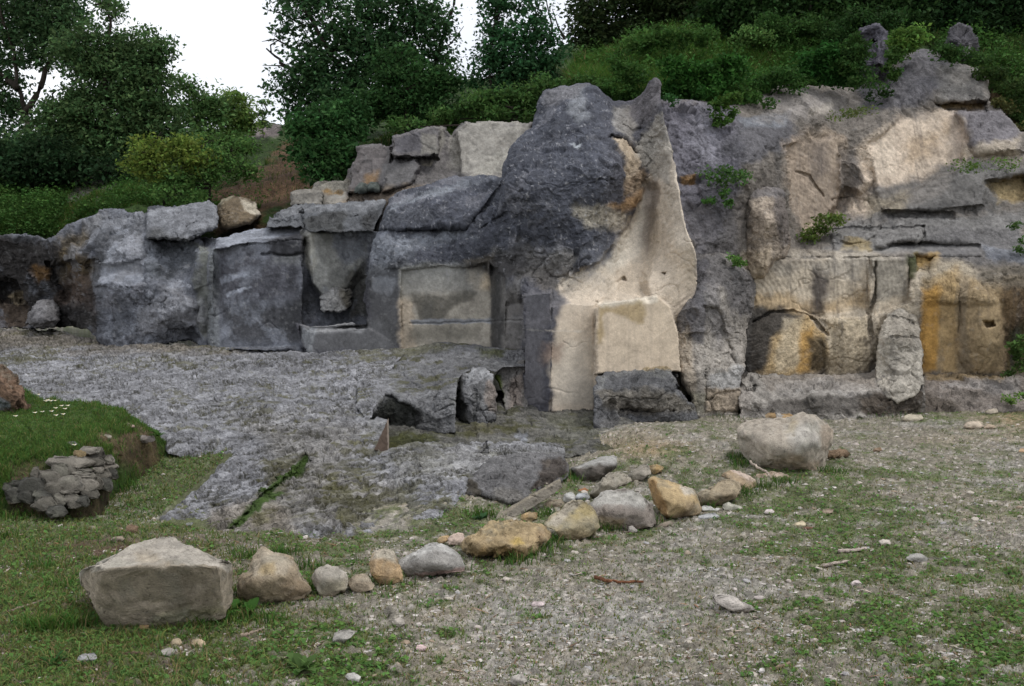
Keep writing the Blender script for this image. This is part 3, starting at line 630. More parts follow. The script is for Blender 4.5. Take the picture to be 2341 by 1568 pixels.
quick_rock('boulder', 'smooth round-topped grey boulder lying on the left quarry face, below the brown path', [(336, 545), (335, 490), (345, 478), (400, 474), (480, 458), (496, 470), (500, 495), (498, 520), (480, 528), (455, 540), (430, 552), (380, 550)],
           [(340, 520, 16.3), (345, 480, 16.9), (420, 475, 17), (495, 465, 17), (490, 520, 16.2), (430, 545, 15.9), (420, 510, 16.2)], (.185, .19, .205), [([(350, 520), (400, 545), (450, 545), (400, 560), (340, 550)], (.09, .09, .09), 8, .7)], 111, rim=1.0, rw=14, rd=.3, feats=[crack([(425, 520), (450, 508)], 2, .08)], cat='boulder', dsp=rough(.04, .03, .015, 1.6, 112))
quick_rock('boulder', 'dirty brown rounded boulder half buried in the earth path, right of the smooth grey boulder', [(492, 475), (505, 455), (525, 448), (555, 450), (580, 462), (597, 490), (575, 512), (540, 522), (505, 527), (497, 505)],
           [(500, 500, 17.2), (540, 455, 17.6), (590, 490, 17.2), (540, 500, 16.9), (510, 525, 16.9)], (.135, .105, .07), [([(550, 455), (580, 470), (590, 490), (560, 475)], (.5, .45, .36), 4, .8, 5), ([(497, 460), (530, 448), (520, 465), (500, 480)], (.24, .22, .16), 5, .8)], 115, rim=1.0, rw=14, rd=.3, cat='boulder')
quick_rock('boulder', 'pale wedge-shaped boulder lodged under the curved niche above the small ledge', [(731, 700), (730, 682), (740, 668), (765, 655), (790, 652), (806, 668), (805, 695), (790, 712), (762, 716), (738, 712)],
           [(731, 700, 14.8), (740, 668, 14.95), (765, 655, 15.02), (806, 668, 15.2), (805, 698, 15.1), (775, 714, 14.78), (770, 685, 14.85)], (.20, .20, .20), [([(775, 655), (806, 665), (800, 712), (785, 700)], (.10, .09, .07), 8, .8)], 119, rim=.6, rw=5, rd=.06, cat='boulder', dsp=rough(.02, .03, .012, 3, 120))
quick_rock('boulder', 'rough pitted boulder at the foot of the dark left end of the face', [(57, 742), (65, 715), (80, 695), (95, 682), (120, 685), (135, 705), (136, 735), (120, 748), (80, 752)],
           [(60, 740, 17.2), (95, 685, 17.5), (134, 720, 17.2), (100, 720, 16.8), (90, 750, 17)], (.17, .165, .17), [], 123, rim=.7, rw=16, rd=.3, cat='boulder', dsp=rough(.08, .07, .03, 2.6, 124))

# ================================================================== upper pale ledge behind
UP = [(655, 500, 17.4), (665, 445, 17.6), (720, 420, 17.9), (790, 420, 17.7), (790, 470, 17.0), (800, 390, 17.5), (815, 340, 17.7), (880, 330, 17.6), (895, 400, 17.1), (870, 440, 16.9), (930, 300, 17.5), (940, 360, 17.0), (990, 420, 16.6), (1020, 300, 17.7), (1040, 400, 17.0), (1100, 290, 17.5), (1110, 380, 16.9), (1200, 290, 17.2), (1220, 400, 16.4), (1240, 330, 16.6), (900, 470, 16.2), (1100, 430, 16.2)]
UPOLY = [(655, 510), (662, 470), (663, 441), (675, 435), (714, 431), (718, 418), (745, 412), (785, 414), (797, 385), (806, 372), (813, 368), (815, 332), (850, 329), (894, 331), (897, 312), (940, 300), (985, 288), (1018, 291), (1032, 312), (1045, 288), (1062, 276), (1085, 282), (1120, 280), (1160, 279), (1215, 281), (1260, 280), (1260, 430), (1150, 470), (1000, 500), (930, 580), (660, 580)]
def u_paint(wx, wy, P, N):
    C = paint_patches(wx, wy, P, (.155, .145, .145), [
        ([(655, 430), (800, 410), (800, 480), (655, 500)], (.225, .21, .185), 6), ([(735, 432), (785, 432), (785, 442), (740, 442)], (.27, .16, .05), 4, .8, 4), ([(716, 418), (790, 412), (788, 432), (735, 436)], (.25, .235, .20), 4),
        ([(798, 470), (800, 385), (815, 333), (890, 332), (893, 400), (860, 430)], (.135, .122, .12), 6, .9), ([(835, 400), (870, 395), (860, 425), (825, 425)], (.19, .12, .06), 8, .8),
        ([(896, 312), (985, 290), (980, 350), (900, 355)], (.12, .115, .125), 5), ([(960, 300), (1005, 295), (1005, 350), (960, 355)], (.27, .255, .225), 6, .8),
        ([(890, 355), (960, 360), (950, 410), (880, 440), (868, 410)], (.14, .135, .135), 8), ([(960, 370), (1000, 360), (985, 385), (960, 385)], (.35, .32, .26), 5, .8),
        ([(940, 420), (1010, 350), (1040, 400), (1000, 430)], (.17, .16, .155), 8, .8),
        ([(1035, 320), (1065, 278), (1215, 281), (1200, 330), (1150, 400), (1060, 400), (1030, 380)], (.34, .32, .285), 10, .95, 8),
        ([(1100, 370), (1180, 330), (1160, 400), (1060, 405)], (.47, .445, .39), 10, .8), ([(1180, 280), (1235, 282), (1230, 330), (1190, 330)], (.24, .225, .20), 10, .6),
        ([(1120, 310), (1200, 300), (1150, 350)], (.26, .24, .21), 12, .6),
        ([(800, 430), (1000, 425), (1100, 420), (900, 470), (780, 470)], (.19, .145, .10), 10, .7)], 131)
    return mottle(C, P, 133, .22, .12)
upper = relief('rock_ledge', UPOLY, depth_rbf(UP, 'tps', .006), u_paint, step=(2, 2), rim=1.2, edge=(3, .06), round_w=4, round_d=.07, seed=25, planes=[([(897, 313), (985, 290), (1003, 292), (1003, 352), (960, 360), (896, 357)], [(897, 315, 16.7), (1003, 295, 16.9), (897, 355, 16.6)]), ([(1042, 300), (1065, 278), (1220, 282), (1200, 330), (1152, 402), (1050, 402)], [(1042, 300, 17.3), (1215, 285, 17.0), (1060, 400, 16.9), (1150, 400, 16.7)], 4), ([(798, 386), (815, 334), (893, 332), (893, 400), (862, 436), (795, 440)], [(800, 386, 17.2), (893, 335, 17.2), (800, 436, 17.05)]), ([(664, 441), (735, 436), (735, 470), (662, 472)], [(664, 441, 17.0), (735, 440, 16.9), (664, 470, 16.95)]), ([(736, 440), (795, 438), (795, 472), (736, 470)], [(736, 440, 17.3), (795, 440, 17.2), (736, 470, 16.9)]), ([(872, 440), (887, 377), (950, 362), (960, 380), (940, 420)], [(872, 440, 16.5), (890, 377, 16.75), (950, 370, 16.7)], 3)], disp=rough(.06, .05, .022, 2.0, 134),
    feats=[crack([(955, 366), (1000, 362)], 3, .2)])
tag(upper.obj, 'upper ledge of stepped rock with a pale freshly broken face, under the green bank', 'rock ledge')
quick_rock('rock_slab', 'dark flat-topped rock slab lying along the ledge left of the big dark cliff', [(608, 518), (622, 492), (640, 478), (675, 468), (780, 464), (878, 457), (884, 462), (868, 500), (852, 528), (780, 530), (705, 530), (690, 518), (640, 519)],
           [(610, 515, 15.5), (640, 478, 16.2), (780, 464, 16.3), (880, 460, 15.9), (690, 520, 15.1), (850, 526, 15.0), (780, 500, 15.15), (660, 500, 15.5)], (.12, .125, .135),
           [([(690, 500), (740, 480), (790, 490), (780, 530), (700, 530)], (.05, .05, .048), 8, .8), ([(640, 470), (880, 458), (860, 475), (700, 480), (640, 490)], (.20, .205, .215), 6, .8), ([(830, 490), (870, 480), (850, 530), (820, 530)], (.05, .05, .05), 8, .8)], 141, rim=1.2, feats=[crack([(690, 482), (688, 500), (700, 528)], 3, .15), crack([(815, 490), (825, 515), (850, 520)], 3, .08), crack([(630, 500), (680, 505)], 2.5, .08)], cat='rock slab', dsp=rough(.06, .07, .02, 2.2, 142))  # top strip painted paler to carry the sky light
for k, (px, py, w, h) in enumerate(((826, 430, 14, 11), (852, 427, 17, 12))):
    quick_rock('stone', ('small dark mossy stone on the upper ledge, the left of two side by side', 'slightly larger dark mossy stone on the upper ledge, the right of two side by side')[k],
               [(px - w, py + h), (px - w, py - 2), (px - w * .4, py - h), (px + w * .5, py - h), (px + w, py), (px + w, py + h)], [(px - w, py, 16.7), (px + w, py, 16.7), (px, py - h, 16.8), (px, py + h, 16.6), (px, py, 16.5)], (.10, .115, .105), [], 145 + k, rim=.3, rw=10, rd=.12, cat='stone')

# ================================================================== CLIFF, centre with the pinnacle
CC = [(840, 560, 14.9), (870, 520, 15.0), (880, 470, 15.0), (905, 442, 15.6), (1000, 415, 16.0), (1100, 400, 15.9), (900, 525, 14.7), (1000, 500, 14.5), (1000, 455, 14.7), (1060, 520, 14.2), (870, 545, 14.6), (900, 560, 14.2), (860, 640, 14.15), (910, 640, 14.0), (910, 790, 13.95), (840, 790, 14.05), (700, 800, 14.25), (690, 745, 14.6), (760, 750, 14.35), (760, 800, 14.15), (800, 735, 14.7),
      (930, 640, 14.0), (930, 790, 13.95), (1030, 620, 13.95), (1030, 790, 13.9), (1115, 640, 13.85), (1115, 790, 13.85), (1130, 700, 13.55), (1150, 650, 13.45), (1150, 790, 13.5), (1190, 700, 13.35), (1190, 800, 13.3),
      (1150, 500, 13.5), (1100, 560, 13.7), (1150, 420, 13.6), (1180, 340, 14.2), (1220, 290, 15.0), (1240, 210, 15.4), (1300, 195, 15.4), (1345, 192, 15.3), (1260, 300, 14.0), (1250, 400, 13.1), (1300, 450, 12.95), (1300, 330, 13.4), (1330, 250, 14.3), (1400, 300, 13.9), (1420, 400, 13.2), (1380, 470, 13.1), (1250, 520, 13.0), (1280, 580, 12.9),
      (1400, 232, 15.1), (1450, 235, 14.9), (1498, 182, 14.4), (1505, 260, 14.0), (1480, 320, 14.2), (1470, 400, 14.0), (1440, 500, 13.7), (1400, 560, 13.3), (1360, 620, 12.9), (1330, 680, 12.7), (1500, 420, 13.8), (1530, 420, 13.4), (1500, 560, 13.5), (1540, 560, 13.0), (1590, 590, 12.9), (1600, 650, 13.05), (1500, 650, 13.0), (1480, 680, 12.95), (1420, 650, 13.1),
      (1300, 620, 12.8), (1240, 660, 12.9), (1210, 680, 12.55), (1205, 800, 12.45), (1200, 935, 12.3), (1270, 700, 12.5), (1270, 930, 12.35), (1355, 720, 12.55), (1355, 930, 12.4), (1570, 800, 13.2), (1560, 930, 13.1)]
CPOLY = [(868, 527), (873, 500), (890, 455), (905, 440), (960, 425), (1040, 402), (1100, 398), (1145, 405), (1150, 375), (1165, 340), (1190, 310), (1215, 290), (1228, 250), (1232, 228), (1240, 208), (1290, 196), (1345, 190), (1362, 198), (1385, 218), (1402, 230), (1430, 233), (1450, 228), (1470, 212), (1484, 186), (1495, 179), (1506, 182), (1512, 192), (1508, 215), (1513, 250), (1524, 300), (1535, 340), (1545, 390), (1552, 430), (1560, 480), (1570, 525), (1584, 560), (1592, 590), (1592, 640), (1584, 720), (1576, 850), (1570, 945), (1360, 948), (1190, 942), (1192, 860), (1150, 815), (1000, 812), (905, 806), (800, 812), (705, 814), (692, 790), (675, 738), (715, 748), (800, 738), (838, 742), (842, 718), (830, 690), (840, 600), (850, 560)]
PANEL = [(918, 618), (1000, 608), (1060, 612), (1110, 600), (1122, 640), (1122, 800), (918, 800)]
STEP = [(1362, 740), (1360, 705), (1378, 692), (1440, 684), (1500, 676), (1530, 700), (1550, 760), (1556, 850), (1360, 855)]
def c_paint(wx, wy, P, N):
    C = paint_patches(wx, wy, P, (.085, .084, .097), [
        ([(690, 735), (900, 720), (905, 800), (700, 812)], (.115, .115, .118), 10, .9), ([(690, 715), (840, 735), (830, 755), (720, 760), (685, 745)], (.26, .26, .265), 6, .85, 6), ([(745, 712), (805, 715), (800, 732), (760, 730)], (.09, .075, .025), 6, .9, 5),  # ledge top painted paler for the sky light on it
        ([(685, 745), (720, 752), (715, 815), (700, 815)], (.24, .25, .26), 4, .7, 4),
        ([(845, 540), (1040, 525), (1090, 545), (1000, 560), (880, 600), (850, 600)], (.22, .22, .235), 12, .85, 10), ([(900, 455), (1050, 410), (1130, 410), (1060, 430), (920, 470), (880, 500)], (.23, .23, .24), 8, .75, 8),  # sloping shelf tops, sky light painted in
        ([(870, 500), (920, 470), (1000, 470), (1010, 520), (870, 525)], (.085, .083, .09), 10, .7),
        ([(838, 620), (915, 600), (915, 790), (845, 720)], (.09, .09, .092), 10, .8),
        ([(860, 640), (900, 640), (890, 665), (860, 660)], (.22, .225, .24), 5, .6),
        (PANEL, (.36, .33, .28), 6, .97, 6), ([(1070, 600), (1125, 585), (1125, 660), (1090, 660)], (.52, .42, .30), 10, .85, 10),
        ([(918, 690), (945, 690), (945, 800), (918, 800)], (.48, .40, .31), 8, .8), ([(920, 615), (1110, 605), (1090, 665), (930, 665)], (.27, .265, .25), 12, .6, 12),
        ([(940, 672), (1020, 680), (1060, 665), (1085, 672), (1080, 690), (1040, 700), (1010, 735), (960, 735), (945, 700)], (.12, .112, .095), 7, .85, 7), ([(960, 690), (990, 690), (985, 735), (962, 735)], (.09, .088, .08), 8, .6, 5),
        ([(935, 731), (1150, 727), (1190, 724), (1190, 733), (1150, 738), (940, 743)], (.25, .26, .285), 2.5, .9, 3), ([(930, 748), (1100, 745), (1090, 775), (930, 780)], (.155, .145, .12), 12, .7, 8),
        ([(1120, 600), (1155, 640), (1158, 800), (1122, 800)], (.055, .053, .05), 7, .95, 5),  # left-facing side strip, its shade painted dark
        ([(1155, 640), (1200, 620), (1198, 720), (1155, 720)], (.17, .16, .15), 10, .8), ([(1155, 725), (1195, 725), (1192, 800), (1155, 800)], (.175, .165, .155), 6, .8),
        ([(1130, 570), (1300, 560), (1360, 600), (1300, 680), (1230, 660), (1160, 640)], (.185, .165, .145), 18, .8, 20),
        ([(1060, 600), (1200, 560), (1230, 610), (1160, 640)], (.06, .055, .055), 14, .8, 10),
        ([(1280, 640), (1390, 590), (1440, 500), (1480, 410), (1530, 330), (1600, 590), (1600, 950), (1255, 950), (1258, 760)], (.56, .48, .385), 10, .97, 12),
        ([(1380, 600), (1440, 520), (1470, 430), (1490, 440), (1480, 520), (1460, 590), (1400, 620)], (.64, .59, .51), 12, .8, 10),
        ([(1470, 430), (1500, 410), (1500, 500), (1480, 590), (1470, 560)], (.24, .205, .175), 9, .8, 8),  # dark stripe paints the shade of a crease
        ([(1525, 330), (1545, 390), (1590, 590), (1560, 620), (1530, 500), (1505, 350)], (.50, .44, .365), 10, .7),
        ([(1320, 560), (1380, 525), (1400, 560), (1370, 600), (1310, 625)], (.09, .088, .098), 6, .95, 8), ([(1370, 580), (1400, 560), (1380, 610), (1340, 640)], (.33, .30, .27), 8, .7),
        ([(1310, 470), (1430, 470), (1440, 500), (1400, 530), (1330, 520)], (.42, .36, .28), 10, .85, 16), ([(1390, 470), (1440, 445), (1470, 430), (1460, 460), (1420, 490)], (.33, .21, .11), 7, .9, 8),
        ([(1430, 410), (1470, 385), (1480, 400), (1450, 440), (1420, 460)], (.30, .225, .155), 6, .9, 6), ([(1395, 310), (1440, 330), (1460, 370), (1430, 420), (1430, 370), (1400, 330)], (.43, .345, .25), 6, .95, 6),
        ([(1395, 240), (1440, 240), (1460, 300), (1440, 320), (1400, 300)], (.27, .25, .225), 8, .8), ([(1440, 235), (1500, 180), (1512, 190), (1500, 260), (1470, 300), (1450, 280)], (.14, .13, .135), 8, .9),
        ([(1300, 250), (1320, 200), (1345, 200), (1335, 250), (1350, 270), (1320, 285)], (.24, .235, .24), 8, .8, 8),
        ([(1240, 210), (1345, 192), (1330, 225), (1250, 235)], (.17, .155, .155), 8, .8), ([(1462, 305), (1490, 285), (1514, 262), (1536, 345), (1530, 420), (1470, 380), (1450, 350)], (.36, .335, .295), 7, .85),
        ([(1195, 672), (1260, 665), (1290, 680), (1300, 690), (1250, 760), (1240, 800), (1245, 920), (1195, 930)], (.145, .14, .15), 9, .9, 8), ([(1195, 675), (1275, 668), (1285, 690), (1230, 730), (1200, 740)], (.11, .108, .118), 6, .8),  # left-facing side of the corner block, painted darker as shade
        ([(1255, 780), (1360, 760), (1360, 930), (1260, 930)], (.60, .54, .455), 12, .7), ([(1240, 780), (1300, 775), (1280, 830), (1245, 830)], (.29, .21, .165), 12, .7),
        ([(1240, 752), (1360, 756), (1358, 762), (1245, 759)], (.55, .50, .43), 2, .8, 3), ([(1195, 750), (1245, 755), (1245, 762), (1195, 756)], (.3, .29, .27), 2, .7, 3),
        (STEP, (.53, .44, .335), 4, .9, 3), ([(1362, 690), (1500, 676), (1500, 690), (1370, 705)], (.62, .57, .48), 4, .7, 4), ([(1365, 700), (1470, 690), (1470, 740), (1430, 730), (1385, 720), (1378, 790), (1362, 790)], (.25, .175, .06), 7, .6, 10),
        ([(1300, 330), (1327, 322), (1325, 330)], (.5, .5, .5), 1.5, .8, 1)], 151)
    dark = sstep(700, 560, wy) * sstep(1450, 1350, wx)
    C = C + (streaks(C, P, 152, .45) - C) * (0.4 + 0 * dark)[..., None]
    C = C + (C * np.array((.93, 1.0, 1.06)) - C) * dark[..., None]
    sm = sstep(-5, 20, sdist([(1255, 700), (1300, 650), (1420, 520), (1480, 400), (1530, 340), (1620, 600), (1600, 960), (1250, 960)], wx, wy, 40))
    C = mottle(C, P, 153, .20, .10) * (1 - sm)[..., None] + mottle(C, P, 153, .09, .05) * sm[..., None]
    lc = sstep(.12, .38, fbm(P * 2.1, 157, 5, .65)) * dark; C = C + (np.array((.24, .24, .265)) - C) * (lc * .4)[..., None]
    sp = sstep(.36, .56, fbm(P * 20, 155, 3, .6)) * dark * .65
    return C + (np.array((.36, .36, .38)) - C) * sp[..., None]
def cmask(wx, wy):
    smooth = sstep(-10, 25, sdist([(1195, 660), (1300, 650), (1420, 520), (1480, 400), (1530, 340), (1620, 600), (1600, 960), (1190, 960)], wx, wy, 60))
    pan = sstep(-6, 15, sdist([(842, 610), (1150, 600), (1195, 640), (1195, 805), (690, 810), (700, 760), (840, 740)], wx, wy, 40))
    return 1 - .82 * np.maximum(smooth, pan)
RIGHT_EDGE = [(1513, 190), (1516, 250), (1530, 320), (1548, 400), (1560, 480), (1575, 530), (1600, 600)]
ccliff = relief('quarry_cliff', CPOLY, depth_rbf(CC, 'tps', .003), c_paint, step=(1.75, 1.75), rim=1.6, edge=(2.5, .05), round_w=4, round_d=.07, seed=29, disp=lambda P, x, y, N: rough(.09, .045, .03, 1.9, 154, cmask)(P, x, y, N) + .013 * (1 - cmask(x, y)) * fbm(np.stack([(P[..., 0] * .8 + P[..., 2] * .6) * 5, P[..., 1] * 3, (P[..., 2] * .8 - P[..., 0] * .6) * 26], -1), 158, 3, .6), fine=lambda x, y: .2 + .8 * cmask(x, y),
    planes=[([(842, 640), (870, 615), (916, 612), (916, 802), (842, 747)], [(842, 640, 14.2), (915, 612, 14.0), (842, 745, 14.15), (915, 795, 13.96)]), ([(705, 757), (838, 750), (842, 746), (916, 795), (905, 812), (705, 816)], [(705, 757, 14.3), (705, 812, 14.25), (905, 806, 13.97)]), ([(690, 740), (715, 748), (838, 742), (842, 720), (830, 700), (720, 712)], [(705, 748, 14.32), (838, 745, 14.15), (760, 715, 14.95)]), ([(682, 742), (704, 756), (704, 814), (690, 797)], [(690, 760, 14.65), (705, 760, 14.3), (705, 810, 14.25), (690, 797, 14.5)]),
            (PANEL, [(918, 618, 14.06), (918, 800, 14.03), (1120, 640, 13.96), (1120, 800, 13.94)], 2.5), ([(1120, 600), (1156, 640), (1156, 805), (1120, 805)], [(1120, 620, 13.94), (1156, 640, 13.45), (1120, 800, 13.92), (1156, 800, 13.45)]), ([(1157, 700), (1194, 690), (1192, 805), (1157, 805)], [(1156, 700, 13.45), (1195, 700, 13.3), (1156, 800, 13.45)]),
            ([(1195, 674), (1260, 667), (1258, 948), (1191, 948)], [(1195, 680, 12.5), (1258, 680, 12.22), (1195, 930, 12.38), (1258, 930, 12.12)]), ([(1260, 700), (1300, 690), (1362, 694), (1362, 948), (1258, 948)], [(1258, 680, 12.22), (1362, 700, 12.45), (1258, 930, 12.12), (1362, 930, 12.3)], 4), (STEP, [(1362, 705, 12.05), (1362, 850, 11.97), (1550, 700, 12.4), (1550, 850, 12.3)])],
    feats=[crack([(935, 740), (1030, 738), (1195, 732)], 1.6, .03), crack([(1362, 690), (1362, 850)], 2.5, .05),
           step_feat([(1320, 560), (1380, 525), (1402, 558), (1372, 598), (1310, 625)], -.18, 4), crack([(1398, 312), (1430, 325), (1444, 340), (1452, 352)], 4.5, .45), crack([(1420, 285), (1445, 300), (1460, 297), (1485, 265)], 2.5, .07), crack([(1444, 345), (1470, 312), (1490, 330)], 2, .1),
           step_feat([(868, 527), (900, 526), (1010, 524), (1060, 522), (1100, 480), (1150, 410), (1040, 402), (905, 440)], -.25, 5), crack([(870, 528), (1000, 526), (1060, 524)], 3, .15), crack([(1095, 525), (1130, 505), (1150, 490)], 3, .12),
           step_feat([(1415, 640), (1428, 630), (1432, 640), (1410, 645)], .1, 2), step_feat([(1512, 623), (1525, 620), (1520, 628)], .1, 2),
           step_feat([(1470, 640), (1490, 590), (1500, 430), (1470, 410), (1440, 500), (1400, 600), (1420, 660), (1480, 682)], .22, 14),
           bulge(1225, 430, 130, 120, .15), bulge(1250, 520, 140, 60, .1)])
tag(ccliff.obj, 'central cliff, dark overhanging mass beside a pale tan ridge ending in a pinnacle', 'cliff')

# ================================================================== CLIFF, right part
RC = [(2780, 320, 17.0), (2780, 500, 15.0), (2780, 600, 14.4), (2780, 850, 14.2), (2780, 950, 13.9), (1500, 240, 15.2), (1540, 240, 15.2), (1620, 240, 15.6), (1560, 420, 14.5), (1650, 420, 14.5), (1600, 560, 14.0), (1680, 560, 14.3), (1640, 330, 15.0), (1720, 262, 15.9), (1790, 275, 16.0), (1720, 310, 15.0), (1780, 320, 15.3), (1740, 400, 14.7),
      (1800, 430, 15.4), (1690, 600, 14.35), (1810, 560, 15.2), (1830, 330, 16.0), (1900, 400, 16.6), (1900, 490, 16.5), (2000, 300, 16.6), (2050, 400, 16.3), (2150, 300, 16.9), (2200, 440, 15.7), (2300, 330, 16.3), (2340, 450, 15.5), (2110, 118, 18.2), (2000, 190, 17.6), (2100, 190, 17.2), (2100, 240, 17.0), (2230, 200, 17.3), (1850, 205, 17.2), (1850, 250, 16.4), (2340, 190, 18), (1960, 210, 17.6),
      (1900, 525, 15.7), (2100, 500, 15.4), (2300, 500, 15.2), (1900, 565, 15.0), (2100, 545, 14.8), (2300, 560, 14.6), (1740, 590, 14.4), (1900, 592, 14.45), (2100, 592, 14.4), (2340, 600, 14.2), (1730, 660, 14.35), (1720, 850, 14.1), (1800, 700, 14.3), (1800, 850, 14.15), (1900, 850, 14.15), (1950, 720, 14.2), (1990, 850, 14.1), (2110, 850, 14.2), (2300, 855, 14.1), (2200, 700, 13.95), (2290, 720, 13.9), (2360, 850, 14.2), (2360, 950, 13.9), (1700, 950, 13.8), (1560, 900, 13.6), (1550, 700, 13.6), (2000, 950, 13.9)]
RPOLY = [(1496, 232), (1530, 226), (1600, 232), (1680, 240), (1725, 236), (1735, 214), (1770, 200), (1800, 190), (1830, 196), (1870, 196), (1960, 200), (1990, 172), (2030, 155), (2060, 130), (2090, 113), (2112, 111), (2140, 118), (2165, 140), (2200, 145), (2240, 160), (2258, 185), (2258, 230), (2290, 250), (2330, 300), (2420, 330), (2560, 310), (2780, 350), (2780, 960), (1690, 955), (1540, 950), (1540, 700), (1540, 560), (1510, 420), (1498, 300)]
BELLY = [(1715, 830), (1712, 780), (1722, 735), (1760, 715), (1810, 712), (1850, 725), (1885, 760), (1900, 800), (1890, 845), (1800, 858), (1730, 855)]
def r_paint(wx, wy, P, N):
    C = paint_patches(wx, wy, P, (.185, .165, .145), [
        ([(1490, 225), (1680, 235), (1700, 300), (1690, 420), (1650, 520), (1600, 570), (1545, 480), (1500, 300)], (.145, .14, .165), 16, .95, 16), ([(1560, 250), (1640, 260), (1630, 380), (1560, 340)], (.24, .235, .265), 20, .6, 20),
        ([(1550, 460), (1690, 470), (1680, 580), (1600, 590)], (.105, .10, .105), 16, .8, 14), ([(1555, 405), (1590, 400), (1592, 415), (1562, 420)], (.20, .11, .03), 4, .8, 4),
        ([(1680, 270), (1800, 270), (1830, 320), (1780, 360), (1700, 380), (1660, 340)], (.10, .098, .108), 12, .9, 12), ([(1690, 268), (1800, 262), (1790, 285), (1700, 290)], (.19, .20, .22), 5, .7, 8),
        ([(1735, 215), (1860, 195), (1970, 215), (1980, 255), (1850, 265), (1740, 262)], (.24, .22, .205), 14, .85, 16), ([(1860, 245), (1900, 240), (1890, 262), (1850, 262)], (.40, .36, .31), 6, .6, 8),
        ([(1790, 330), (1880, 300), (1930, 310), (1940, 420), (1900, 520), (1840, 540), (1790, 420)], (.36, .29, .225), 16, .9, 14), ([(1800, 360), (1850, 350), (1850, 420), (1810, 410)], (.40, .32, .25), 8, .7),
        ([(1855, 330), (1895, 320), (1900, 400), (1860, 410)], (.22, .185, .16), 14, .7, 10), ([(1920, 340), (1970, 370), (1985, 410), (1960, 440), (1920, 430)], (.17, .15, .135), 14, .85, 12),
        ([(1960, 340), (2040, 260), (2220, 250), (2210, 360), (2150, 440), (2030, 470), (1940, 490), (1980, 420)], (.55, .455, .36), 14, .95, 14), ([(1990, 300), (2050, 280), (2040, 400), (1990, 400)], (.55, .47, .38), 16, .6, 16),
        ([(2060, 300), (2180, 290), (2120, 360), (2080, 400)], (.36, .25, .14), 20, .45, 20), ([(2180, 260), (2220, 300), (2190, 380), (2160, 400)], (.52, .44, .37), 10, .6, 10),
        ([(1960, 200), (2060, 130), (2112, 110), (2165, 140), (2180, 180), (2100, 245), (1970, 260)], (.135, .13, .14), 12, .95, 12), ([(2150, 150), (2240, 160), (2258, 230), (2140, 235)], (.20, .19, .18), 12, .85, 12), ([(2135, 235), (2250, 232), (2250, 252), (2150, 250)], (.33, .235, .12), 4, .85, 4),
        ([(2190, 255), (2290, 250), (2330, 300), (2330, 340), (2230, 350)], (.16, .15, .16), 10, .95, 8), ([(2200, 350), (2330, 310), (2330, 360), (2210, 370)], (.40, .34, .26), 8, .7, 10),
        ([(2000, 430), (2160, 380), (2345, 385), (2345, 440), (2260, 480), (2000, 490)], (.145, .14, .135), 14, .9, 14), ([(2255, 420), (2345, 400), (2345, 460), (2280, 460)], (.34, .26, .135), 8, .85, 10), ([(1990, 460), (2080, 430), (2060, 480), (1990, 490)], (.33, .28, .20), 10, .6, 10),
        ([(1900, 520), (2020, 490), (2345, 480), (2345, 580), (2000, 585), (1880, 575)], (.19, .185, .18), 12, .85, 10), ([(1920, 545), (2000, 540), (1990, 575), (1920, 570)], (.30, .23, .11), 6, .7, 8), ([(2110, 520), (2345, 510), (2345, 600), (2240, 610), (2110, 580)], (.125, .12, .12), 14, .8, 12), ([(2240, 555), (2345, 575), (2345, 600), (2250, 590)], (.17, .18, .205), 5, .7, 6),
        ([(1700, 585), (2000, 580), (2110, 600), (2110, 720), (1990, 840), (1720, 860), (1690, 700)], (.50, .43, .335), 14, .95, 10),
        ([(1720, 670), (1900, 680), (1980, 660), (1990, 710), (1880, 725), (1730, 720)], (.45, .325, .18), 14, .7, 14), ([(1842, 590), (1885, 590), (1905, 660), (1890, 725), (1850, 722), (1838, 650)], (.06, .052, .05), 14, .9, 14), ([(1730, 590), (1990, 585), (1960, 640), (1740, 620)], (.29, .27, .24), 12, .6, 14),
        ([(1990, 585), (2080, 585), (2080, 680), (2000, 690)], (.28, .26, .225), 10, .8), ([(2060, 580), (2100, 575), (2095, 640), (2078, 650)], (.05, .06, .02), 6, .9, 8), ([(2085, 580), (2140, 585), (2130, 620), (2090, 620)], (.38, .25, .09), 8, .9, 8),
        ([(2100, 620), (2200, 600), (2240, 620), (2230, 680), (2110, 680)], (.35, .30, .225), 12, .85), ([(2105, 640), (2345, 640), (2345, 850), (2105, 855)], (.33, .245, .14), 12, .9, 10), ([(2104, 660), (2150, 660), (2140, 850), (2104, 855)], (.46, .26, .07), 8, .85, 8), ([(2150, 650), (2185, 620), (2185, 850), (2150, 850)], (.37, .26, .13), 10, .7, 10),
        ([(2190, 640), (2210, 640), (2215, 850), (2190, 850)], (.20, .165, .12), 8, .7, 8), ([(2290, 650), (2345, 650), (2345, 850), (2300, 850)], (.10, .065, .035), 10, .85, 8), ([(2310, 760), (2345, 740), (2345, 850), (2310, 850)], (.04, .045, .015), 10, .8), ([(2240, 610), (2345, 610), (2345, 650), (2240, 650)], (.18, .155, .12), 12, .8),
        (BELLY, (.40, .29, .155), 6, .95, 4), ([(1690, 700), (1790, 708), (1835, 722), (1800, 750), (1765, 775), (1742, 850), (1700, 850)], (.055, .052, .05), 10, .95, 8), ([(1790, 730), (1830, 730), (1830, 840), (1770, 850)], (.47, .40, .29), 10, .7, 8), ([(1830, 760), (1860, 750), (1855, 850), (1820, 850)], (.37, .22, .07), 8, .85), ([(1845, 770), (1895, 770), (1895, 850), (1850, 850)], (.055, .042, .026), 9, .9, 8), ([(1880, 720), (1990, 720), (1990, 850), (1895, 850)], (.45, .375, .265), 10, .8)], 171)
    C = C + (streaks(C, P, 172, .75) - C) * .75
    return mottle(C, P, 173, .24, .10)
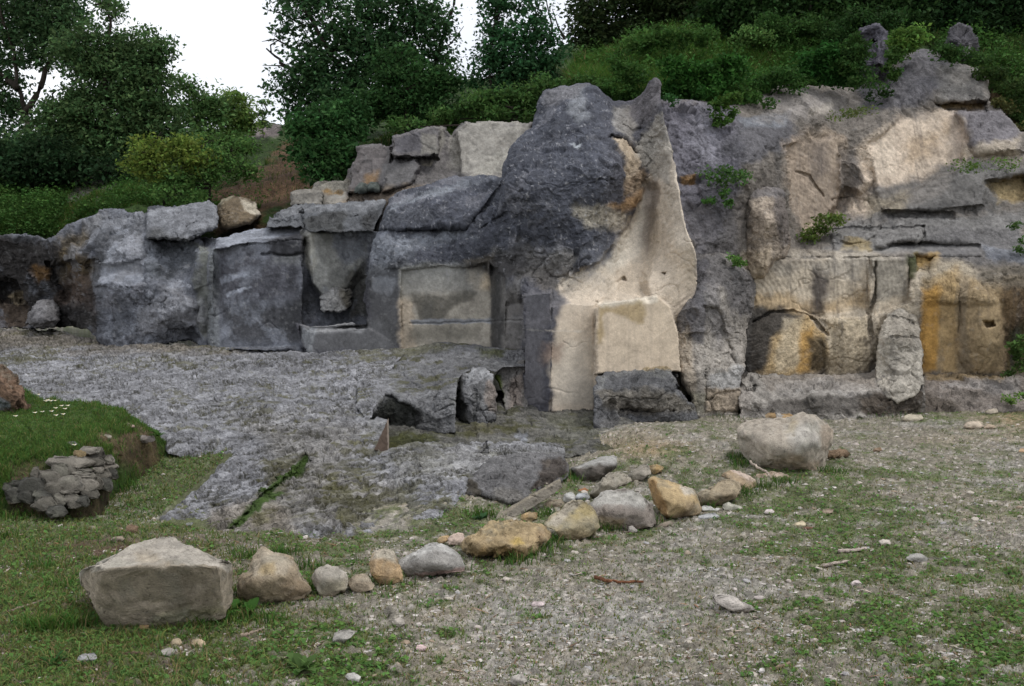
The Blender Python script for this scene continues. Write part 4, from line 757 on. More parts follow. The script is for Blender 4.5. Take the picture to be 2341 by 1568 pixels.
def belly_groove(Y, wx, wy, PX, PY):
    a = sstep(-8, 4, sdist(BELLY, wx, wy, 30)); r = np.sqrt((wx - 1700) ** 2 + (wy - 700) ** 2)
    return Y + a * .0035 * np.sin(r * 1.3 + 2 * np.sin(wx * .03) + 3 * np.sin(wy * .021)) + .003 * np.sin(r * .61 + wy * .05)
rmask = lambda wx, wy: .55 + .6 * sstep(620, 520, wy) * sstep(1720, 1640, wx) - .35 * sstep(-10, 20, sdist(BELLY, wx, wy, 40)) + .3 * sstep(520, 480, wy)
rcliff = relief('quarry_cliff', RPOLY, depth_rbf(RC, 'tps', .004), r_paint, step=(1.9, 1.9), rim=1.6, edge=(3, .05), round_w=5, round_d=.1, seed=33, disp=lambda P, x, y, N: rough(.09, .045, .028, 1.8, 174, rmask)(P, x, y, N) + .012 * sstep(560, 620, y) * fbm(np.stack([(P[..., 0] * .8 + P[..., 2] * .6) * 5, P[..., 1] * 3, (P[..., 2] * .8 - P[..., 0] * .6) * 24], -1), 178, 3, .6), fine=.8,
    planes=[([(1722, 592), (1985, 590), (1985, 720), (1890, 730), (1830, 712), (1725, 720)], [(1725, 595, 14.4), (1985, 592, 14.45), (1725, 715, 14.3), (1985, 715, 14.35)], 3), ([(1990, 592), (2078, 590), (2080, 690), (2000, 720)], [(1990, 592, 14.2), (2080, 592, 14.3), (1990, 690, 14.2)], 3), ([(2112, 690), (2300, 690), (2300, 858), (2108, 858)], [(2108, 690, 14.12), (2300, 690, 13.93), (2108, 856, 14.2)], 14),
            ([(1985, 330), (2060, 265), (2220, 256), (2200, 370), (2140, 440), (2010, 470)], [(2000, 330, 16.6), (2200, 270, 16.9), (2050, 450, 16.2)], 6), ([(1795, 335), (1920, 312), (1930, 420), (1890, 500), (1835, 530), (1800, 450)], [(1800, 335, 15.85), (1925, 330, 16.5), (1830, 520, 15.8)], 6), ([(2010, 480), (2150, 400), (2250, 400), (2250, 470), (2100, 482)], [(2010, 480, 15.7), (2150, 400, 16.0), (2250, 470, 15.2)], 4), ([(1905, 560), (2010, 560), (2110, 552), (2240, 560), (2240, 585), (1905, 588)], [(1905, 562, 14.9), (2240, 562, 14.7), (1905, 588, 14.45), (2240, 585, 14.35)], 3)],
    feats=[bulge(1800, 800, 105, 95, .24, .6), belly_groove, crack([(1722, 735), (1760, 714), (1815, 711), (1860, 728), (1890, 765)], 3, .14), bulge(1950, 780, 75, 90, .2), crack([(2000, 600), (1998, 680), (1985, 720), (1990, 760)], 3, .14),
           step_feat([(2130, 236), (2258, 232), (2258, 258), (2170, 256), (2140, 250)], .4, 4), step_feat([(2185, 258), (2290, 248), (2340, 300), (2340, 345), (2230, 352)], -.3, 8),
           step_feat([(1900, 530), (2015, 518), (2110, 522), (2110, 548), (2010, 562), (1900, 556)], -.16, 6), crack([(1890, 525), (2000, 518), (2110, 519)], 2.5, .12), crack([(1985, 578), (2010, 572), (2040, 560), (2080, 557)], 5, .12), crack([(1920, 553), (1945, 560), (1975, 556), (2000, 543)], 4, .10), crack([(2110, 520), (2113, 540), (2100, 556)], 3, .15),
           step_feat([(2030, 490), (2105, 478), (2180, 488), (2180, 500), (2120, 506), (2080, 500), (2040, 506)], .18, 6), step_feat([(2255, 415), (2345, 398), (2345, 462), (2270, 450)], .3, 5), step_feat([(2085, 583), (2140, 586), (2125, 625), (2090, 625)], .22, 5), step_feat([(2248, 735), (2270, 732), (2275, 742), (2255, 748)], .22, 3), bulge(2240, 760, 60, 110, .2),
           crack([(1730, 588), (1800, 590), (1900, 590)], 2.5, .08), crack([(2075, 590), (2080, 650)], 4, .15), crack([(2190, 650), (2195, 700), (2190, 760)], 3, .06), step_feat([(1920, 350), (1970, 375), (1990, 412), (1965, 440), (1915, 430)], -.2, 10), crack([(1820, 395), (1850, 405), (1880, 450)], 2.5, .08), crack([(1900, 455), (1940, 450), (1985, 465)], 3, .1)])
tag(rcliff.obj, 'right stretch of quarry face, tan and ochre hollows under a dark rounded rock dome', 'cliff')

quick_rock('rock_pillar', 'tan rounded rock column capped with dark hanging roots, against the right face', [(1697, 600), (1700, 520), (1704, 440), (1712, 428), (1740, 424), (1780, 430), (1797, 440), (1800, 500), (1806, 560), (1795, 590), (1770, 600), (1745, 640), (1715, 640)],
           [(1700, 520, 14.5), (1710, 430, 14.7), (1750, 425, 14.6), (1795, 440, 14.7), (1750, 500, 14.05), (1750, 600, 14.05), (1803, 560, 14.6), (1700, 620, 14.4)], (.36, .30, .24),
           [([(1765, 430), (1805, 440), (1805, 560), (1785, 560), (1770, 500)], (.12, .105, .10), 9, .85), ([(1700, 425), (1800, 425), (1798, 450), (1705, 455)], (.14, .13, .13), 7, .9), ([(1695, 440), (1715, 440), (1715, 560), (1695, 560)], (.14, .125, .115), 8, .8), ([(1710, 580), (1760, 570), (1740, 640), (1715, 640)], (.44, .36, .26), 10, .7)], 181, rw=20, rd=.3, rim=.6, cat='rock column', stk=.4)  # flanks painted darker, shading the column round
quick_rock('rock_pillar', 'leaning grey and tan rock buttress with a narrow dark crack at its left foot', [(1545, 830), (1540, 780), (1545, 730), (1562, 690), (1570, 640), (1575, 600), (1585, 585), (1610, 580), (1650, 578), (1690, 600), (1720, 625), (1730, 650), (1722, 700), (1705, 760), (1705, 820), (1695, 860), (1690, 960), (1650, 962), (1610, 962), (1586, 960), (1575, 900), (1560, 880)],
           [(1548, 790, 12.9), (1545, 840, 12.7), (1575, 640, 13.35), (1585, 590, 13.6), (1650, 582, 14.0), (1720, 630, 14.2), (1600, 700, 12.9), (1600, 850, 12.65), (1600, 940, 12.55), (1620, 620, 13.3), (1650, 940, 12.8), (1690, 935, 12.95), (1690, 850, 13.2), (1660, 720, 13.3), (1705, 750, 13.9), (1715, 690, 14.0)], (.30, .275, .245),
           [([(1570, 590), (1640, 580), (1730, 640), (1720, 720), (1680, 730), (1650, 660), (1610, 640), (1600, 700), (1575, 680)], (.125, .118, .118), 10, .95, 10), ([(1572, 600), (1612, 600), (1612, 700), (1600, 780), (1575, 760)], (.095, .092, .10), 8, .85, 8), ([(1600, 640), (1640, 650), (1660, 760), (1640, 800), (1610, 720)], (.13, .125, .13), 14, .7, 10),  # shade of the left face painted dark grey
            ([(1540, 780), (1562, 730), (1576, 800), (1590, 930), (1575, 930), (1545, 830)], (.36, .305, .24), 7, .8), ([(1545, 735), (1560, 688), (1580, 690), (1572, 730), (1555, 760)], (.10, .095, .098), 5, .85), ([(1620, 860), (1700, 840), (1695, 890), (1620, 890)], (.34, .335, .33), 6, .8, 6), ([(1612, 890), (1692, 890), (1690, 940), (1612, 942)], (.31, .25, .185), 6, .8), ([(1580, 900), (1610, 900), (1608, 945), (1580, 945)], (.20, .19, .14), 6, .6)], 185,
           rw=12, rd=.22, rim=1.2, cat='rock buttress', stk=.5, feats=[step_feat([(1608, 700), (1640, 700), (1690, 850), (1692, 942), (1612, 942)], .12, 5), step_feat([(1615, 850), (1700, 835), (1695, 940), (1612, 942)], -.15, 4), crack([(1615, 915), (1640, 900), (1690, 895)], 2, .06)])
quick_rock('rock_block', 'low dark rock block with a pale top edge at the foot of the central cliff', [(1355, 996), (1358, 950), (1356, 890), (1362, 862), (1380, 848), (1440, 838), (1500, 836), (1530, 826), (1540, 850), (1552, 890), (1585, 925), (1600, 965), (1540, 965), (1480, 965), (1440, 975), (1425, 1000), (1390, 1010), (1355, 1015)],
           [(1358, 995, 10.95), (1360, 900, 11.3), (1375, 850, 11.9), (1450, 838, 12.3), (1530, 830, 12.4), (1545, 880, 12.0), (1590, 935, 12.5), (1430, 955, 11.6), (1480, 895, 11.5), (1400, 895, 11.4), (1420, 980, 11.1)], (.135, .135, .14),
           [([(1362, 850), (1530, 826), (1545, 870), (1500, 870), (1390, 866), (1370, 890)], (.19, .19, .185), 7, .9), ([(1455, 842), (1530, 828), (1530, 845), (1470, 852)], (.36, .28, .16), 5, .8, 5), ([(1362, 895), (1520, 895), (1590, 935), (1430, 950), (1385, 920)], (.22, .20, .17), 8, .85, 8), ([(1380, 960), (1440, 950), (1420, 985), (1360, 1000)], (.17, .165, .16), 8, .8)], 189, rim=1.2, mat=M_SLAB,
           feats=[crack([(1420, 937), (1470, 940), (1540, 938)], 2.5, .12), crack([(1535, 835), (1542, 870), (1550, 895)], 3, .25)], dsp=rough(.05, .05, .03, 2.8, 190))
quick_rock('rock_bench', 'long low rock bench with a dark undercut front, at the foot of the right face', [(1688, 965), (1688, 900), (1694, 865), (1715, 850), (1740, 855), (1800, 855), (1900, 855), (1990, 850), (2010, 840), (2050, 880), (2110, 860), (2113, 900), (2110, 972), (2040, 972), (1960, 972), (1860, 968), (1760, 964), (1720, 966)],
           [(1692, 900, 13.0), (1712, 855, 13.6), (1800, 857, 13.9), (1990, 855, 13.9), (2100, 870, 13.7), (1720, 910, 12.75), (1720, 945, 12.7), (1860, 905, 12.95), (1860, 942, 12.85), (2000, 905, 13.0), (2000, 945, 12.95), (2100, 900, 13.3), (2105, 945, 13.2), (1860, 880, 13.4), (1740, 885, 13.2)], (.27, .25, .225),
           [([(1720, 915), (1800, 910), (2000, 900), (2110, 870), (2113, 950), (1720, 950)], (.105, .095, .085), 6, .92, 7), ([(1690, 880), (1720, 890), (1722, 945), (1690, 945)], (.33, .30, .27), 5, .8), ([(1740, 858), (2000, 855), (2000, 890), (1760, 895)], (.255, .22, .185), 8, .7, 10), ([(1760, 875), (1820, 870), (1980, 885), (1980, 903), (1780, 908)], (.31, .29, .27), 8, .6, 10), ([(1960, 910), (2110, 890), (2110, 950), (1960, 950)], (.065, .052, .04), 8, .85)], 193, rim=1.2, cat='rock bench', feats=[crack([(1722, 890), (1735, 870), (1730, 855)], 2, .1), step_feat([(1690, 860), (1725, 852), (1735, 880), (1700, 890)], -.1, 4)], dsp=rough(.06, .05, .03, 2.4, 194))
quick_rock('rock_flake', 'tall pale rock flake leaning on the right face above the end of the bench', [(2000, 860), (2003, 800), (2012, 745), (2028, 715), (2055, 702), (2085, 700), (2102, 740), (2108, 800), (2108, 850), (2114, 874), (2090, 905), (2050, 922), (2020, 905), (2002, 880)],
           [(2002, 800, 13.7), (2015, 740, 13.9), (2060, 704, 14.1), (2100, 740, 14.0), (2035, 760, 13.5), (2030, 890, 13.0), (2040, 915, 12.95), (2105, 860, 13.4), (2070, 800, 13.5), (2010, 860, 13.5)], (.31, .285, .245),
           [([(2000, 720), (2032, 720), (2034, 900), (2000, 860)], (.46, .42, .355), 4, .9), ([(2035, 720), (2100, 700), (2108, 780), (2050, 780)], (.27, .24, .20), 12, .6, 12)], 197, rim=.8, cat='rock flake', feats=[crack([(2036, 770), (2105, 770)], 2, .05), crack([(2040, 720), (2090, 735)], 2, .05)], dsp=rough(.04, .05, .025, 2.4, 198))
quick_rock('rock_bench', 'low rough brown-grey rock bench at the right edge, under the orange stained face', [(2100, 940), (2108, 880), (2112, 856), (2150, 852), (2300, 855), (2345, 862), (2475, 870), (2780, 880), (2780, 970), (2290, 962), (2100, 966)],
           [(2105, 935, 13.3), (2112, 860, 14.0), (2300, 857, 14.1), (2370, 875, 13.8), (2780, 885, 13.9), (2780, 935, 13.5), (2200, 900, 13.6), (2200, 945, 13.3), (2330, 930, 13.4), (2300, 890, 13.7)], (.19, .165, .145), [([(2112, 855), (2300, 856), (2280, 872), (2115, 872)], (.21, .15, .075), 5, .8), ([(2150, 870), (2340, 870), (2320, 900), (2150, 895)], (.29, .27, .255), 10, .6, 12), ([(2105, 900), (2200, 920), (2200, 950), (2105, 950)], (.08, .065, .05), 10, .7)], 201, rim=1.0, cat='rock bench', dsp=rough(.06, .06, .03, 2.2, 202))
for k, (pl, c, lb) in enumerate((([(1968, 215), (1975, 180), (1968, 160), (1985, 120), (1965, 100), (1966, 68), (1985, 56), (2010, 54), (2030, 70), (2034, 100), (2025, 120), (2034, 160), (2030, 200), (2000, 225)], (.10, .095, .115), 'ragged dark rock spire with a hole near its top, above the right face'),
                                  ([(2165, 130), (2160, 100), (2170, 70), (2190, 56), (2215, 60), (2230, 80), (2238, 110), (2228, 130), (2200, 142)], (.075, .072, .08), 'squat dark rock knob on the skyline right of the rounded dome'))):
    cx = np.mean([p[0] for p in pl]); cy = np.mean([p[1] for p in pl])
    quick_rock('rock_spire', lb, pl, [(p[0], p[1], 18.0) for p in pl[::3]] + [(cx, cy, 17.3)], c, [([(1982, 98), (1995, 92), (2003, 100), (1990, 112)], (.01, .01, .01), 3, 1, 2)] if k == 0 else [([(2200, 110), (2225, 100), (2220, 125), (2200, 122)], (.35, .34, .35), 4, .6)], 205 + 4 * k, rim=.8, rw=14, rd=.3, cat='rock spire', dsp=rough(.12, .12, .04, 2.2, 206 + k), feats=[step_feat([(1982, 98), (1995, 92), (2003, 100), (1990, 112)], .4, 3)] if k == 0 else [])

# ================================================================== STONES (closed bodies, outline measured from the photograph)
import bmesh
_ico = {}
def ico(level):
    if level not in _ico:
        bm = bmesh.new(); bmesh.ops.create_icosphere(bm, subdivisions=level, radius=1.0)
        V = np.array([v.co[:] for v in bm.verts]); T = np.array([[v.index for v in f.verts] for f in bm.faces]); bm.free(); _ico[level] = (V, T)
    return _ico[level]

def vnormals(V, T):
    n = np.cross(V[T[:, 1]] - V[T[:, 0]], V[T[:, 2]] - V[T[:, 0]]); N = np.zeros_like(V)
    for k in range(3): np.add.at(N, T[:, k], n)
    return N / (np.linalg.norm(N, axis=1, keepdims=True) + 1e-12)

def ellipse(cx, cy, rx, ry, seed, n=11, jag=.16):
    r = np.random.default_rng(seed); a = np.sort(np.linspace(0, 2 * np.pi, n, endpoint=False) + r.uniform(-.18, .18, n)); k = 1 + r.uniform(-jag, jag, n)
    return [(cx + rx * k[i] * math.cos(a[i]), cy + ry * k[i] * math.sin(a[i])) for i in range(n)]

def stone(name, outline, label=None, cat='stone', col_=(.3, .27, .23), patches=(), Y=None, T=None, ctrl=None, level=4, seed=0, parent=None, group=None, tilt=.75, rgh=1.6, mat=None, sink=.3, ctr=None, mot=(.2, .1), fac=1.0, box=.62, chops=None, surf=None, flat=0.0):
    ol = np.array(outline, float); w = np.ptp(ol[:, 0]); h = np.ptp(ol[:, 1])
    c = np.array(ctr) if ctr is not None else np.array([(ol[:, 0].min() + ol[:, 0].max()) / 2, (ol[:, 1].min() + ol[:, 1].max()) / 2])
    if Y is None:
        b = ol[ol[:, 1].argmax()]; Y = float(gpoint(b[0], b[1] - 2)[..., 1])
    s = Y / F
    if T is None: T = 0.42 * min(w, h * 1.5) * s
    Yc = Y + sink * T
    d, Tr = ico(level); sn = np.sqrt(d[:, 0] ** 2 + d[:, 2] ** 2); th = np.arctan2(-d[:, 2], d[:, 0])
    rel = ol - c; oth = np.arctan2(rel[:, 1], rel[:, 0]); orr = np.hypot(rel[:, 0], rel[:, 1])
    # radius of the outline along every bearing (ray against each edge)
    Rr = np.zeros(len(th)); ct, st = np.cos(th), np.sin(th)
    for i in range(len(rel)):
        p, q = rel[i], rel[(i + 1) % len(rel)]; e = q - p
        den = ct * e[1] - st * e[0]; den = np.where(np.abs(den) < 1e-9, 1e-9, den)
        t = (p[0] * e[1] - p[1] * e[0]) / den; u = (p[0] * st - p[1] * ct) / den
        ok = (t > 0) & (u >= -1e-6) & (u <= 1 + 1e-6); Rr = np.where(ok, np.maximum(Rr, t), Rr)
    t = sn ** box
    px = c[0] + t * Rr * ct; py = c[1] + t * Rr * st
    ub = lambda y: (ol[:, 1].max() - y) / max(h, 1)
    bo = T * (tilt * ub(ol[:, 1]) - .15)
    pts = [(x, y, o) for (x, y), o in zip(ol, bo)]
    r = np.random.default_rng(seed + 500)
    if ctrl is None:
        for k in range(4):
            a = r.uniform(0, 6.28); q = r.uniform(.25, .62); i = int(r.integers(len(rel)))
            p = c + rel[i] * q; pts.append((p[0], p[1], T * (tilt * ub(p[1]) - .15) - T * r.uniform(.45, .85)))
        pts.append((c[0], c[1], T * (tilt * .5 - .15) - T * .8))
    else: pts += [(x, y, T * o) for x, y, o in ctrl]
    if surf is not None: front = T * surf(px, py)
    elif ctrl is not None: front = RBF(np.array(pts)[:, :2], np.array(pts)[:, 2], 'lin', max(w, h))(px, py)
    else:                                          # broken block: front, top and end faces meet in crisp edges
        u = (px - c[0]) / (w / 2); v = (py - c[1]) / (h / 2); g = r.uniform
        v0 = g(-.15, .4); u0 = g(.25, .6); u1 = g(.25, .6); tw = g(-.35, .35)
        pl_ = [-.85 + g(-.25, .25) * u + g(.05, .3) * v, -.85 + (v0 + tw * u - v) * g(.8, 1.3), -.85 + (-u - u0 - g(.15, .8) * v) * g(.8, 1.5), -.85 + (u - u1 - g(.15, .8) * v) * g(.8, 1.5), -.85 + (v - g(.4, .8)) * g(.5, 1), -.9 + (u * g(-.8, .8) - v * g(.2, .8) - g(.2, .5))]
        front = T * np.max(pl_, 0)
    front = np.minimum(front, T * (tilt * (ol[:, 1].max() - py) / max(h, 1) - .15) + .02 * T); bnd = T * (tilt * (ol[:, 1].max() - py) / max(h, 1) - .15)
    back = bnd + T * np.clip(1 - t ** 2.4, 0, 1) ** .5
    off = np.where(d[:, 1] < 0, front, back)
    V = unproj(px, py, Yc + off)
    nch = (2 if ctrl is not None else 3) if chops is None else chops
    cen = (V.max(0) + V.min(0)) / 2; ext = np.ptp(V, axis=0) / 2 + 1e-6; L = (V - cen) / ext
    if flat:
        n = np.array([0.0, -1, .12]); hp = L @ n; L = L - n * np.maximum(hp - flat * hp.max(), 0)[:, None]
    for k in range(nch):
        n = r.normal(size=3) * np.array([1, .7, .8]); n[1] = -abs(n[1]) - .25; n /= np.linalg.norm(n); hp = L @ n; dd = hp.max() * r.uniform(.78, .95)
        L = L - n * np.maximum(hp - dd, 0)[:, None] * .92
    V = cen + L * ext
    N = vnormals(V, Tr); sz = max(w, h) * s
    q = V / sz
    V = V + N * (sz * rgh * (0.028 * fbm(q * 3, seed, 3) + .026 * fac * facet(q * 4.2, seed + 2, .9) + .017 * fac * facet(q * 11, seed + 4, .9) + .013 * fbm(q * 20, seed + 6, 4, .7)))[:, None]
    C = paint_patches(px[None], py[None], V[None], col_, patches, seed, max(2.5, .03 * w), 5)[0]
    lo = fbm(V * 5, seed + 11, 4, .6); hi = fbm(V * 30, seed + 12, 3, .65)
    C = C * (1 + mot[0] * 1.5 * lo + mot[0] * 1.6 * hi)[:, None]; sp = sstep(.25, .5, fbm(V * 22, seed + 13, 3, .6)) * mot[1]; C = C + (np.array((.5, .48, .44)) - C) * sp[:, None]
    soil = sstep(.10, -.04, (V[:, 2] - V[:, 2].min()) / max(np.ptp(V[:, 2]), .01) - .16 + .12 * fbm(V * 9, seed + 14, 3)) * .6
    lich = sstep(.12, .32, fbm(V * 8, seed + 15, 4, .65)) * .35; C = C + (np.array((.19, .185, .15)) - C) * lich[:, None]
    C = C + (np.array((.16, .12, .08)) - C) * soil[:, None]
    if parent is not None:
        V = V - np.array(parent.location)
        return mesh_obj(name, V, None, Tr, C, mat or M_STONE, parent)
    o = mesh_obj(name, V, None, Tr, C, mat or M_STONE, None, True, (V[:, 0].mean(), V[:, 1].mean(), V[:, 2].min()))
    return tag(o, label, cat, group)

q3 = lambda L: [(x / 2, 784 + y / 2) for x, y in L]
q4 = lambda L: [(1170 + x / 2, 784 + y / 2) for x, y in L]
v5 = lambda L: [(877.5 + x / 4, 950.6 + y / 4) for x, y in L]
WARM = (.33, .285, .225); GRY = (.30, .28, .255); ORG = (.40, .27, .13)
ROW = 'stones laid in a row across the quarry floor'
stone('boulder', q3([(358, 1050), (372, 1032), (470, 1000), (560, 950), (660, 905), (730, 888), (785, 880), (830, 915), (950, 960), (985, 985), (1050, 1000), (1066, 1040), (1064, 1110), (1062, 1180), (1030, 1250), (900, 1290), (700, 1312), (490, 1300), (455, 1240), (400, 1150), (365, 1100)]),
      'largest boulder, broad wedge with sloping top painted lit, at the left end of the row', 'boulder', (.27, .23, .175),
      [(q3([(350, 1060), (480, 1032), (640, 1018), (760, 1010), (900, 1014), (1060, 1040), (1060, 990), (830, 900), (785, 870), (640, 890), (350, 1020)]), (.38, .345, .295), 4, .95), (q3([(700, 1250), (1000, 1200), (1050, 1230), (700, 1300)]), (.16, .165, .07), 10, .5), (q3([(620, 960), (700, 940), (760, 1000), (640, 1010)]), (.33, .27, .19), 10, .5)],  # top painted lighter than the front, light put into the colour
      T=.30, ctrl=[(180, 1310, -.2), (240, 1301, -.75), (320, 1294, -.95), (380, 1290, -1.0), (450, 1292, -.95), (528, 1300, -.35), (230, 1360, -.6), (300, 1370, -.8), (400, 1370, -.85), (500, 1370, -.55), (300, 1420, -.55), (420, 1420, -.6), (390, 1255, .0), (320, 1270, -.35), (450, 1270, -.4)], level=6, seed=301, tilt=.8, rgh=.55, sink=.55, chops=0, box=.5,
      surf=lambda x, y: np.maximum(np.maximum(-1 + (np.interp(x, [180, 240, 320, 450, 528], [1312, 1301, 1294, 1292, 1301]) - y) / 72 * 1.55, -1 + (y - np.interp(x, [180, 240, 320, 450, 528], [1312, 1301, 1294, 1292, 1301])) / 130 * .45), np.maximum(-1 + (235 - x) / 55 * .8, -1 + (x - 500) / 30 * .9)))
stone('boulder', q3([(1085, 1090), (1100, 1065), (1140, 1045), (1150, 1000), (1165, 970), (1200, 937), (1250, 955), (1285, 965), (1320, 965), (1355, 1010), (1372, 1050), (1425, 1130), (1395, 1160), (1350, 1185), (1250, 1190), (1110, 1200), (1088, 1140)]),
      'chunky tan boulder with a knobbly peak, second from the left end of the row', 'boulder', (.31, .25, .175), [(q3([(1150, 1000), (1165, 950), (1260, 940), (1360, 1000), (1300, 1060), (1150, 1060)]), (.36, .31, .24), 5, .8), (q3([(1280, 1110), (1350, 1060), (1425, 1130), (1300, 1180)]), (.23, .175, .115), 5, .8), (q3([(1190, 1010), (1260, 1000), (1250, 1050), (1180, 1050)]), (.33, .24, .11), 6, .6)],
      T=.17, ctrl=[(575, 1315, -.5), (610, 1300, -.55), (650, 1305, -.7), (620, 1330, -.95), (655, 1345, -.75), (690, 1350, -.3), (600, 1355, -.8), (640, 1365, -.7), (610, 1275, -.1), (670, 1310, -.35)], level=5, seed=303, rgh=1.0, sink=.45)
stone('stone', q3([(1425, 1090), (1430, 1060), (1440, 1035), (1500, 1012), (1550, 1025), (1575, 1050), (1592, 1080), (1582, 1130), (1520, 1158), (1460, 1150)]), 'small rounded whitish stone with grass stuck on it, third from the left in the row', 'stone', (.40, .36, .31), [(q3([(1430, 1090), (1590, 1080), (1580, 1160), (1450, 1160)]), (.27, .24, .17), 8, .8)], level=4, seed=305, rgh=1.3, mot=(.25, .3))
stone('stone', q3([(1588, 1112), (1600, 1080), (1625, 1058), (1672, 1055), (1695, 1080), (1713, 1108), (1702, 1128), (1640, 1142), (1600, 1136)]), 'smallest low tan stone in the row, between the whitish one and the upright orange one', 'stone', (.33, .27, .20), [], level=4, seed=306, rgh=1.0)
stone('stone', q3([(1685, 1000), (1690, 975), (1705, 955), (1750, 938), (1795, 950), (1810, 985), (1835, 1030), (1842, 1090), (1770, 1107), (1725, 1092), (1690, 1050)]), 'upright orange stone with a chalky white cap', 'stone', (.39, .275, .16), [(q3([(1690, 990), (1710, 930), (1810, 940), (1805, 1000), (1760, 985)]), (.55, .49, .40), 6, .9), (q3([(1690, 1050), (1720, 1100), (1760, 1110), (1720, 1060)]), (.28, .17, .08), 4, .7)], level=5, seed=307, rgh=.9)
stone('stone', q3([(1820, 1000), (1850, 980), (1880, 966), (1960, 918), (2020, 915), (2060, 940), (2100, 970), (2122, 1020), (2122, 1042), (2000, 1062), (1945, 1080), (1870, 1070), (1845, 1045)]), 'flat grey triangular stone with a pale top edge, right of the upright orange one', 'stone', (.30, .285, .265), [(q3([(1820, 1010), (1960, 910), (2030, 910), (2090, 970), (1980, 950), (1900, 990)]), (.46, .445, .42), 4, .85), (q3([(1880, 1058), (2000, 1052), (2120, 1032), (2120, 1050), (1940, 1085)]), (.22, .14, .12), 2.5, .8)], T=.12,
      ctrl=[(945, 1270, -.3), (990, 1258, -.5), (1030, 1270, -.5), (960, 1295, -.7), (1000, 1290, -.8), (1035, 1295, -.5)], level=5, seed=309, rgh=.7)
stone('stone', v5([(478, 1142), (500, 1118), (540, 1092), (590, 1090), (610, 1102), (580, 1140), (540, 1166), (500, 1158)]), 'thin curled orange-tan flake propped beside a pinkish stone, behind the row', 'stone', (.48, .34, .19), [], Y=6.45, T=.02, level=3, seed=311)
stone('stone', v5([(580, 1140), (590, 1110), (620, 1085), (690, 1062), (722, 1068), (748, 1130), (740, 1170), (700, 1192), (600, 1176)]), 'pinkish pitted stone tucked against the left end of the rough tan block', 'stone', (.47, .37, .31), [], Y=6.4, level=4, seed=312, rgh=1.6)
stone('boulder', v5([(712, 1192), (735, 1160), (760, 1130), (880, 1060), (895, 1030), (960, 980), (1050, 972), (1200, 966), (1350, 985), (1430, 1010), (1490, 1030), (1542, 1060), (1545, 1100), (1520, 1135), (1410, 1200), (1395, 1262), (1285, 1302), (1150, 1284), (1000, 1268), (830, 1284), (730, 1225)]), 'long rough honey-brown boulder with shade painted along its foot, midway along the row', 'boulder', (.33, .25, .145),
      [(v5([(890, 1040), (960, 970), (1350, 980), (1200, 1050), (900, 1100)]), (.33, .26, .155), 8, .7), (v5([(720, 1200), (900, 1190), (1290, 1220), (1280, 1310), (830, 1290)]), (.19, .12, .045), 7, .7), (v5([(1400, 1020), (1545, 1060), (1400, 1200), (1380, 1120)]), (.28, .20, .12), 6, .7), (v5([(1160, 1120), (1240, 1120), (1280, 1160), (1200, 1165)]), (.50, .36, .12), 5, .7)], T=.22,  # lower patch paints the shadow beneath the boulder
      ctrl=[(1075, 1240, -.6), (1120, 1225, -.5), (1180, 1220, -.5), (1100, 1260, -.9), (1160, 1255, -.95), (1215, 1250, -.8), (1235, 1225, -.35), (1130, 1266, -.75), (1190, 1268, -.75)], level=6, seed=313, rgh=1.15, mot=(.32, .08), fac=1.4, sink=.5)
stone('boulder', v5([(1458, 985), (1475, 950), (1500, 930), (1620, 850), (1720, 780), (1800, 775), (1850, 795), (1900, 840), (1950, 900), (1962, 1010), (1930, 1092), (1780, 1136), (1600, 1115), (1560, 1040), (1490, 1015)]), 'olive-tan boulder with a pale sloping left side, right of the long honey-brown one', 'boulder', (.30, .255, .165), [(v5([(1470, 990), (1720, 775), (1810, 780), (1680, 900), (1580, 1010)]), (.37, .33, .27), 5, .85), (v5([(1700, 900), (1850, 800), (1940, 890), (1760, 960)]), (.36, .285, .13), 8, .6), (v5([(1560, 1040), (1900, 1060), (1780, 1140), (1600, 1120)]), (.22, .17, .10), 6, .6)], level=5, seed=315, rgh=.9)
stone('boulder', q4([(340, 740), (380, 712), (430, 680), (520, 670), (580, 690), (640, 730), (665, 780), (672, 832), (632, 842), (560, 850), (480, 852), (400, 842), (365, 800)]), 'broad grey humped boulder with a cracked pale crown, left of the orange pyramid', 'boulder', (.22, .19, .165), [(q4([(345, 740), (430, 675), (560, 670), (640, 730), (600, 760), (500, 750), (400, 745)]), (.36, .345, .315), 5, .9), (q4([(400, 790), (520, 800), (500, 860), (390, 850)]), (.24, .185, .11), 6, .7)], level=5, seed=317, rgh=1.0)
stone('boulder', q4([(620, 625), (632, 612), (655, 614), (740, 640), (790, 655), (835, 672), (855, 730), (862, 755), (850, 782), (780, 797), (712, 806), (680, 770), (650, 730), (630, 670)]), 'orange pyramid-shaped boulder with a sharp left ridge, in the right half of the row', 'boulder', (.40, .30, .17), [(q4([(615, 620), (655, 614), (705, 740), (712, 806), (650, 740)]), (.34, .215, .10), 3, .95), (q4([(770, 650), (835, 660), (840, 690), (790, 690)]), (.44, .41, .37), 4, .7), (q4([(800, 730), (862, 740), (850, 785), (790, 790)]), (.27, .21, .14), 5, .7)], T=.22,  # left facet painted darker as the shaded side
      ctrl=[(1494, 1095, -.1), (1505, 1110, -.45), (1518, 1145, -.85), (1524, 1175, -.95), (1540, 1120, -.45), (1560, 1140, -.6), (1570, 1165, -.65), (1500, 1130, -.3), (1585, 1150, -.35)], level=5, seed=319, rgh=.9, chops=1)
